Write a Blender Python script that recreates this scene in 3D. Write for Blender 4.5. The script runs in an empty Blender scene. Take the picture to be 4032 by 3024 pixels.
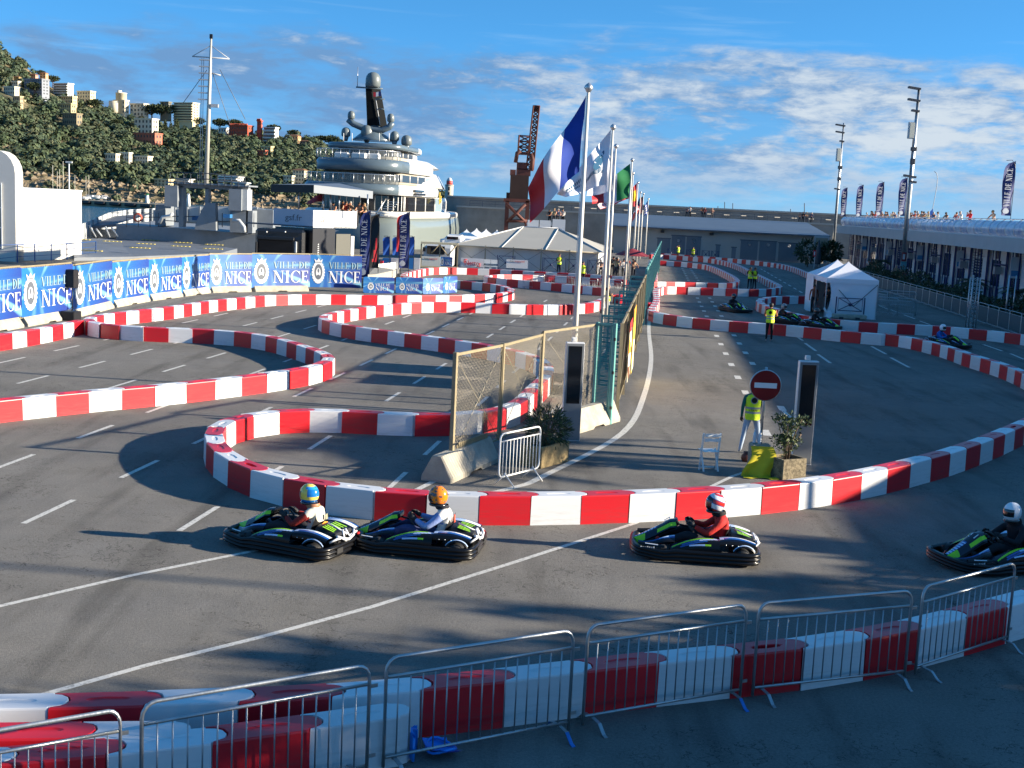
import bpy, bmesh, math, random
import numpy as np
from mathutils import Vector, Matrix
random.seed(7)
SC = bpy.context.scene
COL = SC.collection
# ---------------------------------------------------------------- camera
FP, HC = 4850.0, 5.7                      # focal length in photo pixels, eye height
ROLL = math.radians(2.75)
PITCH = math.atan((1512 - 808) * math.cos(ROLL) / FP)
cam_d = bpy.data.cameras.new('camera'); cam = bpy.data.objects.new('camera', cam_d); COL.objects.link(cam)
cam_d.sensor_width = 36; cam_d.lens = 36 * FP / 4032
cam_d.clip_start = 0.1; cam_d.clip_end = 20000
_r0 = Vector((1, 0, 0)); _u0 = Vector((0, math.sin(PITCH), math.cos(PITCH))); _f0 = Vector((0, math.cos(PITCH), -math.sin(PITCH)))
_c, _s = math.cos(ROLL), math.sin(ROLL)
_R = _c * _r0 + _s * _u0; _U = -_s * _r0 + _c * _u0
cam.matrix_world = Matrix(((_R.x, _U.x, -_f0.x, 0), (_R.y, _U.y, -_f0.y, 0), (_R.z, _U.z, -_f0.z, HC), (0, 0, 0, 1)))
SC.camera = cam
# ---------------------------------------------------------------- sun + sky
SUN_EL, SUN_AZ = math.radians(15.6), math.radians(-4.8)     # azimuth from +X
sun_d = bpy.data.lights.new('sun', 'SUN'); sun = bpy.data.objects.new('sun', sun_d); COL.objects.link(sun)
sun_d.energy = 4.8; sun_d.angle = math.radians(0.55); sun_d.color = (1.0, 0.88, 0.70)
_sv = Vector((math.cos(SUN_EL) * math.cos(SUN_AZ), math.cos(SUN_EL) * math.sin(SUN_AZ), math.sin(SUN_EL)))
sun.rotation_euler = _sv.to_track_quat('Z', 'Y').to_euler()
sun.location = (40, -10, 60)
W = bpy.data.worlds.new('World'); SC.world = W; W.use_nodes = True
nt = W.node_tree; nt.nodes.clear()
def WN(t, **k):
    n = nt.nodes.new(t)
    for a, b in k.items(): setattr(n, a, b)
    return n
def WL(a, b): nt.links.new(a, b)
wout = WN('ShaderNodeOutputWorld'); wbg = WN('ShaderNodeBackground'); wbg.inputs[1].default_value = 0.115
tc = WN('ShaderNodeTexCoord'); sep = WN('ShaderNodeSeparateXYZ'); WL(tc.outputs['Generated'], sep.inputs[0])
def wm(op, a, b=None, clamp=False):
    n = WN('ShaderNodeMath', operation=op); n.use_clamp = clamp
    for i, v in enumerate((a, b)):
        if v is None: continue
        if isinstance(v, (int, float)): n.inputs[i].default_value = v
        else: WL(v, n.inputs[i])
    return n.outputs[0]
def wmix(fac, a, b):
    n = WN('ShaderNodeMix', data_type='RGBA')
    WL(fac, n.inputs[0])
    for i, v in ((6, a), (7, b)):
        if isinstance(v, tuple): n.inputs[i].default_value = (*v, 1)
        else: WL(v, n.inputs[i])
    return n.outputs[2]
# the sky texture is looked up a little higher than the view so the blue reaches down to the skyline
zz = wm('ADD', wm('MULTIPLY', sep.outputs[2], 2.2), 0.16)
cmb = WN('ShaderNodeCombineXYZ'); WL(sep.outputs[0], cmb.inputs[0]); WL(sep.outputs[1], cmb.inputs[1]); WL(zz, cmb.inputs[2])
nrm = WN('ShaderNodeVectorMath', operation='NORMALIZE'); WL(cmb.outputs[0], nrm.inputs[0])
sky = WN('ShaderNodeTexSky'); sky.sky_type = 'NISHITA'; sky.sun_disc = False
sky.sun_elevation = SUN_EL; sky.sun_rotation = math.radians(90) - SUN_AZ
sky.altitude = 600; sky.air_density = 1.0; sky.dust_density = 0.05; sky.ozone_density = 3.5
WL(nrm.outputs[0], sky.inputs[0])
tint = WN('ShaderNodeMix', data_type='RGBA', blend_type='MULTIPLY'); tint.inputs[0].default_value = 1
WL(sky.outputs[0], tint.inputs[6])
# clouds: flat stretched layers on the direction sphere
def wnoise(sx, sy, sz, scale, detail, rough, off=0.0, dist=0.0):
    m = WN('ShaderNodeMapping'); m.inputs['Scale'].default_value = (sx, sy, sz); m.inputs['Location'].default_value = (off, off * .7, off * .3)
    WL(tc.outputs['Generated'], m.inputs[0])
    n = WN('ShaderNodeTexNoise'); n.inputs['Scale'].default_value = scale; n.inputs['Detail'].default_value = detail
    n.inputs['Roughness'].default_value = rough; n.inputs['Distortion'].default_value = dist
    WL(m.outputs[0], n.inputs['Vector']); return n.outputs[0]
def wramp(v, a, b):
    n = WN('ShaderNodeMapRange'); n.interpolation_type = 'SMOOTHSTEP'
    WL(v, n.inputs[0]); n.inputs[1].default_value = a; n.inputs[2].default_value = b
    return n.outputs[0]
el = sep.outputs[2]; az = sep.outputs[0]
WL(wmix(wramp(el, 0.0, 0.14), (0.60, 0.84, 0.80), (0.44, 0.93, 1.05)), tint.inputs[7])
nA = wnoise(1, 1, 4.5, 5.0, 6, 0.55, 3.1, 0.3)
nB = wnoise(1, 1, 3.2, 15.0, 7, 0.6, 9.4, 0.25)
nC = wnoise(1, 1, 3.6, 38.0, 6, 0.65, 5.7, 0.3)
# top edge of the cloud bank sits near 6.5 degrees, broken up by noise
edge = wm('ADD', wm('ADD', el, wm('MULTIPLY', wm('SUBTRACT', nA, 0.5), -0.10)), wm('MULTIPLY', wm('SUBTRACT', nB, 0.5), -0.035))
bank = wm('SUBTRACT', 1.0, wramp(edge, 0.098, 0.128))
gap = wramp(wm('ADD', wm('ADD', wm('MULTIPLY', nB, 0.6), wm('MULTIPLY', nA, 0.45)), wm('MULTIPLY', nC, 0.12)), 0.47, 0.64)
low = wramp(el, 0.0, 0.062)
body = wm('MULTIPLY', bank, wm('ADD', 0.30, wm('MULTIPLY', gap, wm('ADD', 0.2, wm('MULTIPLY', low, 0.62)))), True)
skyc = wmix(body, tint.outputs[2], (.52, 1.10, 2.02))
# sunlit puffs, more of them towards the sun side
puff = wramp(wm('ADD', wm('MULTIPLY', nB, 0.62), wm('ADD', wm('MULTIPLY', nC, 0.42), wm('MULTIPLY', az, 0.34))), 0.48, 0.72)
puff = wm('MULTIPLY', wm('MULTIPLY', puff, bank), wm('ADD', 0.2, wm('MULTIPLY', low, 0.78)))
skyc = wmix(puff, skyc, (2.1, 2.4, 2.7))
wisp = wramp(wnoise(1, 1, 14, 6.0, 5, 0.6, 1.3, 0.4), 0.52, 0.8)
wisp = wm('MULTIPLY', wm('MULTIPLY', wisp, wm('SUBTRACT', 1.0, wramp(el, 0.10, 0.24))), 0.30)
skyc = wmix(wisp, skyc, (1.6, 2.3, 3.0))
WL(skyc, wbg.inputs[0]); WL(wbg.outputs[0], wout.inputs[0])
SC.view_settings.view_transform = 'Standard'; SC.view_settings.look = 'None'
SC.view_settings.exposure = 1.45; SC.view_settings.gamma = 1; SC.view_settings.use_curve_mapping = False
SC.render.engine = 'CYCLES'
SC.cycles.max_bounces = 6; SC.cycles.transparent_max_bounces = 12
# ---------------------------------------------------------------- photo geometry: which ground point shows where
TILES = {}
for _i in range(4):
    TILES['A%d' % _i] = (1008 * _i, 800, 1008 / 2212); TILES['T%d' % _i] = (1008 * _i, 1512, 1008 / 2212)
    TILES['U%d' % _i] = (1008 * _i, 2268, 1008 / 2212); TILES['S%d' % _i] = (1008 * _i, 100 if _i < 2 else 300, 1008 / 2212)
TILES.update(R1=(1500, 1000, 500 / 2212), R2=(1960, 1000, 500 / 2212), R3=(2500, 960, 400 / 2212), R4=(2840, 960, 400 / 2212),
             R5=(2500, 1120, 600 / 2212), R6=(3000, 1120, 600 / 2212), R7=(3500, 1180, 532 / 2212), R8=(1900, 1300, 400 / 1659),
             F1=(1760, 1260, 700 / 1659), F2=(2700, 1400, 600 / 1778), P=(0, 0, 4032 / 2212), F=(0, 0, 1))
def ray(t, x, y):
    a = TILES[t]; qx = a[0] + x * a[2] - 2016; qy = a[1] + y * a[2] - 1512
    u = qx * _c + qy * _s; v = -qx * _s + qy * _c
    return u, -v * math.sin(PITCH) + FP * math.cos(PITCH), -(v * math.cos(PITCH) + FP * math.sin(PITCH))
def G(t, x, y, z=0.0):                    # the point at height z seen there
    r = ray(t, x, y); k = (z - HC) / r[2]; return Vector((r[0] * k, r[1] * k, z))
def D(t, x, y, Y):                        # the point at distance Y seen there
    r = ray(t, x, y); k = Y / r[1]; return Vector((r[0] * k, Y, HC + r[2] * k))
AX = math.atan(0.110)                     # heading of the quay road, from +Y towards +X
E1 = Vector((math.sin(AX), math.cos(AX), 0)); E2 = Vector((math.cos(AX), -math.sin(AX), 0))
# ---------------------------------------------------------------- materials
def lin(h):
    h = h.lstrip('#'); o = []
    for i in (0, 2, 4):
        c = int(h[i:i + 2], 16) / 255; o.append(c / 12.92 if c <= .04045 else ((c + .055) / 1.055) ** 2.4)
    return tuple(o)
MATS = {}
def mat(name, col, rough=0.6, metal=0.0, var=0.0, vscale=3.0, bump=0.0, bscale=40.0, spec=0.5, alpha=1.0, col2=None, sss=0, coat=0.0, stretch=None):
    if name in MATS: return MATS[name]
    if isinstance(col, str): col = lin(col)
    if isinstance(col2, str): col2 = lin(col2)
    m = bpy.data.materials.new(name); m.use_nodes = True; n = m.node_tree; b = n.nodes['Principled BSDF']
    b.inputs['Base Color'].default_value = (*col, 1); b.inputs['Roughness'].default_value = rough; b.inputs['Metallic'].default_value = metal
    b.inputs['Specular IOR Level'].default_value = spec; b.inputs['Coat Weight'].default_value = coat
    if alpha < 1: b.inputs['Alpha'].default_value = alpha
    tcn = None
    if var or col2 or bump:
        tcn = n.nodes.new('ShaderNodeTexCoord'); src = tcn.outputs['Object']
        if stretch:
            mp = n.nodes.new('ShaderNodeMapping'); mp.inputs['Scale'].default_value = stretch; n.links.new(src, mp.inputs[0]); src = mp.outputs[0]
    if var or col2:
        nz = n.nodes.new('ShaderNodeTexNoise'); nz.inputs['Scale'].default_value = vscale; nz.inputs['Detail'].default_value = 5; nz.inputs['Roughness'].default_value = .62
        n.links.new(src, nz.inputs['Vector'])
        mr = n.nodes.new('ShaderNodeMapRange'); mr.inputs[1].default_value = .32; mr.inputs[2].default_value = .68; n.links.new(nz.outputs[0], mr.inputs[0])
        mx = n.nodes.new('ShaderNodeMix'); mx.data_type = 'RGBA'; n.links.new(mr.outputs[0], mx.inputs[0])
        c2 = col2 if col2 else tuple(c * (1 - var) for c in col)
        mx.inputs[6].default_value = (*c2, 1); mx.inputs[7].default_value = (*col, 1); n.links.new(mx.outputs[2], b.inputs['Base Color'])
    if bump:
        nb = n.nodes.new('ShaderNodeTexNoise'); nb.inputs['Scale'].default_value = bscale; nb.inputs['Detail'].default_value = 4
        n.links.new(src, nb.inputs['Vector']); bp = n.nodes.new('ShaderNodeBump'); bp.inputs['Strength'].default_value = bump; bp.inputs['Distance'].default_value = .02
        n.links.new(nb.outputs[0], bp.inputs['Height']); n.links.new(bp.outputs[0], b.inputs['Normal'])
    MATS[name] = m; return m
# ---------------------------------------------------------------- mesh builder
class MB:
    def __init__(s): s.v = []; s.f = []; s.mi = []; s.sm = []
    def add(s, vs, fs, mi=0, sm=False, M=None):
        o = len(s.v)
        if M is not None: vs = [tuple(M @ Vector(p)) for p in vs]
        s.v.extend([tuple(p) for p in vs]); s.f.extend([tuple(i + o for i in q) for q in fs])
        s.mi.extend([mi] * len(fs) if isinstance(mi, int) else mi); s.sm.extend([sm] * len(fs)); return s
    def merge(s, b, M=None, dm=0):
        return s.add(b.v, b.f, [m + dm for m in b.mi], False, M) if not any(b.sm) else s._mg(b, M, dm)
    def _mg(s, b, M, dm):
        k = len(s.sm); s.add(b.v, b.f, [m + dm for m in b.mi], False, M); s.sm[k:] = b.sm; return s
    def box(s, c, d, rz=0.0, mi=0, M=None):
        x, y, z = d[0] / 2, d[1] / 2, d[2] / 2; cs, sn = math.cos(rz), math.sin(rz)
        vs = [(c[0] + a * x * cs - b * y * sn, c[1] + a * x * sn + b * y * cs, c[2] + e * z) for a, b, e in
              ((-1, -1, -1), (1, -1, -1), (1, 1, -1), (-1, 1, -1), (-1, -1, 1), (1, -1, 1), (1, 1, 1), (-1, 1, 1))]
        return s.add(vs, [(3, 2, 1, 0), (4, 5, 6, 7), (0, 1, 5, 4), (1, 2, 6, 5), (2, 3, 7, 6), (3, 0, 4, 7)], mi, False, M)
    def bev(s, c, d, r=0.02, rz=0.0, mi=0, M=None):        # box with its 12 edges cut
        x, y, z = d[0] / 2, d[1] / 2, d[2] / 2; r = min(r, x * .9, y * .9, z * .9); cs, sn = math.cos(rz), math.sin(rz)
        pts = []; 
        for e in (-1, 1):
            for (px, py, pz) in ((x - r, y, z - r), (x, y - r, z - r), (x - r, y - r, z)):
                pts.append([(a * px, b * py, e * pz) for a, b in ((-1, -1), (1, -1), (1, 1), (-1, 1))])
        bm = bmesh.new()
        for ring in pts:
            for p in ring: bm.verts.new((c[0] + p[0] * cs - p[1] * sn, c[1] + p[0] * sn + p[1] * cs, c[2] + p[2]))
        bmesh.ops.convex_hull(bm, input=bm.verts[:]); bmesh.ops.dissolve_limit(bm, angle_limit=.01, verts=bm.verts[:], edges=bm.edges[:])
        bm.verts.index_update()
        s.add([v.co[:] for v in bm.verts], [[v.index for v in f.verts] for f in bm.faces], mi, False, M); bm.free(); return s
    def tube(s, p, q, r, n=6, mi=0, r2=None, caps=True, sm=True):
        return s.path([p, q], r, n, mi, [r, r if r2 is None else r2], caps, sm)
    def path(s, pts, r, n=6, mi=0, rs=None, caps=True, sm=True, closed=False):
        P = [Vector(p) for p in pts]; N = len(P); vs = []; fs = []; up = Vector((0, 0, 1)); prev = None
        for i, p in enumerate(P):
            if closed: t = P[(i + 1) % N] - P[i - 1]
            else: t = (P[min(i + 1, N - 1)] - P[max(i - 1, 0)])
            t.normalize()
            if prev is None:
                a = up if abs(t.z) < .9 else Vector((1, 0, 0)); u = t.cross(a).normalized()
            else:
                u = prev - t * prev.dot(t)
                u = u.normalized() if u.length > 1e-6 else t.orthogonal().normalized()
            prev = u; w = t.cross(u); rr = rs[i] if rs else r
            for k in range(n):
                an = 2 * math.pi * k / n; vs.append(tuple(p + u * (rr * math.cos(an)) + w * (rr * math.sin(an))))
        for i in range(N if closed else N - 1):
            for k in range(n):
                a = i * n + k; b = i * n + (k + 1) % n; j = (i + 1) % N; fs.append((a, b, j * n + (k + 1) % n, j * n + k))
        s.add(vs, fs, mi, sm)
        if caps and not closed:
            o = len(s.v) - len(vs); s.f += [tuple(range(o + n - 1, o - 1, -1)), tuple(range(o + (N - 1) * n, o + N * n))]; s.mi += [mi, mi]; s.sm += [False, False]
        return s
    def lathe(s, prof, n=16, c=(0, 0, 0), mi=0, sx=1, sy=1, sm=True, mif=None, M=None, caps=True):
        vs = []; fs = []; ms = []
        for r, z in prof:
            for k in range(n):
                a = 2 * math.pi * k / n; vs.append((c[0] + r * math.cos(a) * sx, c[1] + r * math.sin(a) * sy, c[2] + z))
        for i in range(len(prof) - 1):
            for k in range(n):
                b = (k + 1) % n; fs.append((i * n + k, i * n + b, (i + 1) * n + b, (i + 1) * n + k))
                ms.append(mif(prof[i], prof[i + 1], 2 * math.pi * (k + .5) / n) if mif else mi)
        s.add(vs, fs, ms, sm, M)
        o = len(s.v) - len(vs)
        for j in ((0, len(prof) - 1) if caps else ()):
            if prof[j][0] > 1e-4:
                q = [o + j * n + k for k in range(n)]; s.f.append(tuple(q[::-1] if j == 0 else q)); s.mi.append(ms[0 if j == 0 else -1]); s.sm.append(False)
        return s
    def prism(s, poly, z0, z1, mi=0, M=None, sm=False):     # poly counter-clockwise in xy
        n = len(poly); vs = [(x, y, z0) for x, y in poly] + [(x, y, z1) for x, y in poly]
        s.add(vs, [tuple(range(n - 1, -1, -1)), tuple(range(n, 2 * n))], mi, False, M)
        o = len(s.v) - 2 * n
        for k in range(n):
            b = (k + 1) % n; s.f.append((o + k, o + b, o + n + b, o + n + k)); s.mi.append(mi); s.sm.append(sm)
        return s
    def grid(s, fn, nu, nv, mi=0, mif=None, sm=True, M=None, closeu=False):
        vs = [fn(i / nu, j / nv) for j in range(nv + 1) for i in range(nu + (0 if closeu else 1))]; w = nu + (0 if closeu else 1); fs = []; ms = []
        for j in range(nv):
            for i in range(nu):
                i2 = (i + 1) % w if closeu else i + 1
                fs.append((j * w + i, j * w + i2, (j + 1) * w + i2, (j + 1) * w + i)); ms.append(mif((i + .5) / nu, (j + .5) / nv) if mif else mi)
        return s.add(vs, fs, ms, sm, M)
    def mesh(s, name, mats):
        me = bpy.data.meshes.new(name); me.from_pydata(s.v, [], s.f)
        for m in (mats if isinstance(mats, (list, tuple)) else [mats]): me.materials.append(m)
        me.polygons.foreach_set('material_index', s.mi); me.polygons.foreach_set('use_smooth', s.sm); me.update(); return me
    def build(s, name, mats, parent=None, loc=None, rz=0.0):
        return put(name, s.mesh(name, mats), parent, loc, rz)
def put(name, me, parent=None, loc=None, rz=0.0):
    o = bpy.data.objects.new(name, me); COL.objects.link(o)
    if parent: o.parent = parent
    if loc is not None: o.location = loc
    if rz: o.rotation_euler = (0, 0, rz)
    return o
def tag(o, label=None, cat=None, group=None, kind=None):
    if label: o['label'] = label
    if cat: o['category'] = cat
    if group: o['group'] = group
    if kind: o['kind'] = kind
    return o
def thing(name, label, cat, loc=(0, 0, 0), rz=0.0, group=None):
    o = bpy.data.objects.new(name, None); COL.objects.link(o); o.location = loc; o.rotation_euler = (0, 0, rz); o.empty_display_size = .2
    return tag(o, label, cat, group)
KIDS = {}
def copy_tree(o, parent=None):
    c = o.copy(); COL.objects.link(c)
    if parent: c.parent = parent
    for ch in list(o.children): copy_tree(ch, c)
    return c
def place(proto, used, loc, rz, label=None, group=None):
    o = proto if not used else copy_tree(proto)
    o.location = loc; o.rotation_euler = (0, 0, rz); tag(o, label, None, group); return o
def frame(origin, ux, uy):                # matrix whose x axis is ux, y axis uy
    ux = Vector(ux).normalized(); uy = Vector(uy); uy = (uy - ux * ux.dot(uy)).normalized(); uz = ux.cross(uy)
    o = Vector(origin); return Matrix(((ux.x, uy.x, uz.x, o.x), (ux.y, uy.y, uz.y, o.y), (ux.z, uy.z, uz.z, o.z), (0, 0, 0, 1)))
# ---------------------------------------------------------------- lettering
def _txt(s):
    cu = bpy.data.curves.new('lettering', 'FONT'); cu.body = s; cu.size = 1; cu.extrude = 0.004; cu.resolution_u = 3
    o = bpy.data.objects.new('lettering', cu); COL.objects.link(o); dg = bpy.context.evaluated_depsgraph_get(); dg.update()
    me = bpy.data.meshes.new_from_object(o.evaluated_get(dg)); vs = [v.co.copy() for v in me.vertices]; fs = [tuple(p.vertices) for p in me.polygons]
    x0 = min(v.x for v in vs); x1 = max(v.x for v in vs)
    bpy.data.objects.remove(o); bpy.data.curves.remove(cu); bpy.data.meshes.remove(me)
    return [(v.x - x0, v.y, v.z) for v in vs], fs, x1 - x0
TXT = {s: _txt(s) for s in ('12', '17', 'STAFF', 'GSF', 'gsf', 'gsf.fr', 'GSF fr', 'Netto', 'Inter', 'marché', 'METROPOLE', 'NICE CÔTE D’AZUR', 'MON', 'blue')}
def text(mb, s, M, h, mi=0, width=None):  # local x right, y up, sits on the plane of M
    vs, fs, w = TXT[s]; k = h / .72; sx = width / w if width else k
    mb.add([(x * sx, y * k, z) for x, y, z in vs], fs, mi, False, M)
def _bar(a, b, wd):                       # slanted stroke with level ends
    return [(a[0] - wd / 2, a[1]), (a[0] + wd / 2, a[1]), (b[0] + wd / 2, b[1]), (b[0] - wd / 2, b[1])]
def _rc(x0, y0, x1, y1): return [(x0, y0), (x1, y0), (x1, y1), (x0, y1)]
def _stem(x, w=.16, sf=.17): return [_rc(x - w / 2, 0, x + w / 2, 1), _rc(x - sf, 0, x + sf, .035), _rc(x - sf, .965, x + sf, 1)]
def _arc(cx, cy, rx, ry, a0, a1, w0, w1, n=9):
    q = []
    for i in range(n):
        t0, t1 = (a0 + (a1 - a0) * i / n), (a0 + (a1 - a0) * (i + 1) / n); k0, k1 = abs(math.cos(t0)), abs(math.cos(t1)); a, b = w0 + (w1 - w0) * k0, w0 + (w1 - w0) * k1
        q.append([(cx + (rx - a) * math.cos(t0), cy + (ry - a * .6) * math.sin(t0)), (cx + rx * math.cos(t0), cy + ry * math.sin(t0)), (cx + rx * math.cos(t1), cy + ry * math.sin(t1)), (cx + (rx - b) * math.cos(t1), cy + (ry - b * .6) * math.sin(t1))])
    return q
GLY = {'V': (.80, [_bar((.40, 0), (.14, 1), .17), _bar((.42, 0), (.70, 1), .06), _rc(0, .965, .30, 1), _rc(.56, .965, .84, 1)]),
       'I': (.40, _stem(.20)), 'L': (.66, _stem(.18) + [_rc(.2, 0, .62, .05), _rc(.57, 0, .62, .26)]),
       'E': (.68, _stem(.18) + [_rc(.2, 0, .62, .05), _rc(.57, 0, .62, .24), _rc(.2, .95, .60, 1), _rc(.55, .78, .60, 1), _rc(.2, .5, .5, .55), _rc(.47, .42, .5, .63)]),
       'D': (.84, _stem(.18) + _arc(.26, .5, .53, .5, -1.571, 1.571, .05, .17)),
       'N': (.92, [_rc(.12, 0, .17, 1), _rc(.0, 0, .3, .035), _rc(.74, 0, .79, 1), _rc(.62, .965, .92, 1), _rc(-.02, .965, .2, 1), _bar((.72, 0), (.16, 1), .19)]),
       'C': (.82, _arc(.46, .5, .44, .52, .75, 5.53, .04, .17, 14) + [_rc(.74, .70, .78, .97), _rc(.74, .06, .78, .30)]), ' ': (.32, [])}
def serif(mb, s, M, h, mi=0, width=None, z=0.0):
    tot = sum(GLY[c][0] for c in s) + .06 * (len(s) - 1); k = h; sx = width / tot if width else h * .82; x = 0
    for c in s:
        w, qs = GLY[c]
        for i, q in enumerate(qs):
            mb.add([((x + a) * sx, b * k, z + .0006 * i) for a, b in q], [(0, 1, 2, 3)], mi, False, M)
        x += w + .06
    return tot * sx
# ---------------------------------------------------------------- people: one skinned body per pose, clothes are its material zones
def skin_body(J, bones, root, sub=2):
    me = bpy.data.meshes.new('body'); names = list(J); ix = {n: i for i, n in enumerate(names)}
    me.from_pydata([J[n][0] for n in names], [(ix[a], ix[b]) for a, b, z in bones], [])
    o = bpy.data.objects.new('body', me); COL.objects.link(o)
    o.modifiers.new('s', 'SKIN'); sk = me.skin_vertices[0].data
    for n in names:
        r = J[n][1]; r = r if isinstance(r, tuple) else (r, r)
        sk[ix[n]].radius = r; sk[ix[n]].use_root = (n == root)
    o.modifiers['s'].use_smooth_shade = True
    m = o.modifiers.new('d', 'SUBSURF'); m.levels = sub; m.render_levels = sub
    dg = bpy.context.evaluated_depsgraph_get(); dg.update()
    r = bpy.data.meshes.new_from_object(o.evaluated_get(dg)); bpy.data.objects.remove(o); bpy.data.meshes.remove(me)
    segs = [(Vector(J[a][0]), Vector(J[b][0]), z) for a, b, z in bones]
    zi = {'skin': 0, 'top': 1, 'legs': 2, 'shoe': 3, 'sleeve': 4}
    mb = MB(); vs = [v.co.copy() for v in r.vertices]; fs = [tuple(p.vertices) for p in r.polygons]; ms = []
    for p in r.polygons:
        c = p.center; best = 1e9; z0 = 'top'
        for a, b, z in segs:
            d = b - a; t = max(0, min(1, (c - a).dot(d) / max(1e-9, d.length_squared))); e = (a + d * t - c).length
            if e < best: best, z0 = e, z
        ms.append(zi[z0])
    mb.add([tuple(v) for v in vs], fs, ms, True); bpy.data.meshes.remove(r)
    return mb
def hand(mb, wrist, dirv, palm, side, glove=0, k=1.0):     # palm, four bent fingers and a thumb
    d = Vector(dirv).normalized(); pl = Vector(palm); pl = (pl - d * pl.dot(d)).normalized(); sd = d.cross(pl) * side; w = Vector(wrist)
    mb.path([w - d * .01, w + d * .03 * k, w + d * .085 * k], .03 * k, 7, glove, [.027 * k, .036 * k, .034 * k])
    for i, (o, L) in enumerate(((-.027, .062), (-.009, .072), (.009, .068), (.026, .052))):
        b = w + d * .075 * k + sd * o * k; m1 = b + d * L * .55 * k + pl * .012 * k; e = b + d * L * .85 * k + pl * .04 * k
        mb.path([b, m1, e], .009 * k, 5, glove, [.010 * k, .009 * k, .007 * k])
    b = w + d * .02 * k - sd * .028 * k; mb.path([b, b + d * .03 * k - sd * .022 * k + pl * .01 * k, b + d * .06 * k - sd * .022 * k + pl * .025 * k], .01 * k, 5, glove, [.013 * k, .010 * k, .008 * k])
def head_bits(mb, c, f, up=Vector((0, 0, 1))):           # nose, ears, eyes and mouth on a head centred at c and facing f
    f = Vector(f).normalized(); sdv = f.cross(up).normalized(); c = Vector(c)
    mb.path([c + f * .088 + up * .015, c + f * .118 - up * .022, c + f * .092 - up * .03], .012, 6, 0, [.007, .015, .008])
    for q in (-1, 1):
        mb.lathe([(0, -.022), (.010, -.012), (.013, .004), (.008, .022), (0, .026)], 6, tuple(c + sdv * q * .084 - up * .005), 0)
        mb.lathe([(0, -.008), (.009, 0), (0, .008)], 6, tuple(c + f * .090 + sdv * q * .033 + up * .018), 5)
    mb.box(tuple(c + f * .094 - up * .055), (.02 if abs(f.y) < .7 else .045, .045 if abs(f.y) < .7 else .02, .009), 0, 6)
def stand(arms='down', stride=0.10, lean=0.0, spread=0.0):
    L = lean; f = Vector((0, 1, 0))                         # faces +Y
    hd = Vector((0, .03 + L * .62, 1.60 - L * .12))
    J = dict(pel=((0, 0, .95), (.135, .105)), bel=((0, L * .12, 1.08), (.125, .095)), chest=((0, L * .30, 1.28), (.155, .11)), sh=((0, L * .42, 1.42), (.10, .08)),
             nk=((0, .0 + L * .5, 1.49 - L * .05), .052), hd=(tuple(hd - Vector((0, 0, .03))), (.082, .095)), hd2=(tuple(hd + Vector((0, -.005, .07))), (.082, .095)))
    B = [('pel', 'bel', 'top'), ('bel', 'chest', 'top'), ('chest', 'sh', 'top'), ('sh', 'nk', 'skin'), ('nk', 'hd', 'skin'), ('hd', 'hd2', 'skin')]
    hands = []
    for q, n in ((-1, 'l'), (1, 'r')):
        sp = Vector((q * .185, L * .40, 1.395))
        if arms == 'down': el, wr = Vector((q * .245, -.03 + L * .3, 1.13)), Vector((q * .25, .05 + L * .3, .88))
        elif arms == 'fold': el, wr = Vector((q * .25, .05, 1.13)), Vector((q * .03, .22, 1.16 + q * .03))
        elif arms == 'rail': el, wr = Vector((q * .27, .20 + L * .4, 1.14)), Vector((q * .14, .42 + L * .4, 1.06))
        elif arms == 'phone': el, wr = Vector((q * .25, .12, 1.20)), Vector((q * .07, .24, 1.46))
        elif arms == 'bag': el, wr = (Vector((q * .25, .02, 1.13)), Vector((q * .12, .26, 1.0)))
        J.update({'s' + n: (tuple(sp), .062), 'e' + n: (tuple(el), .046), 'w' + n: (tuple(wr), .03)})
        B += [('sh', 's' + n, 'top'), ('s' + n, 'e' + n, 'sleeve'), ('e' + n, 'w' + n, 'sleeve')]
        hands.append((wr, (wr - el), q))
        y = q * stride; J.update({'h' + n: ((q * .095, 0, .90), (.095, .10)), 'k' + n: ((q * (.105 + spread * .5), y * .45 + .03, .49), .062), 'a' + n: ((q * (.11 + spread), y, .10), .042), 'f' + n: ((q * (.12 + spread), y + .15, .035), (.042, .03))})
        B += [('pel', 'h' + n, 'legs'), ('h' + n, 'k' + n, 'legs'), ('k' + n, 'a' + n, 'legs'), ('a' + n, 'f' + n, 'shoe')]
    mb = skin_body(J, B, 'pel')
    for wr, dv, q in hands: hand(mb, wr, dv, Vector((-q * .6, .8, 0)), q)
    head_bits(mb, hd + Vector((0, 0, .01)), f)
    mb.hd = hd; return mb
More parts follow.
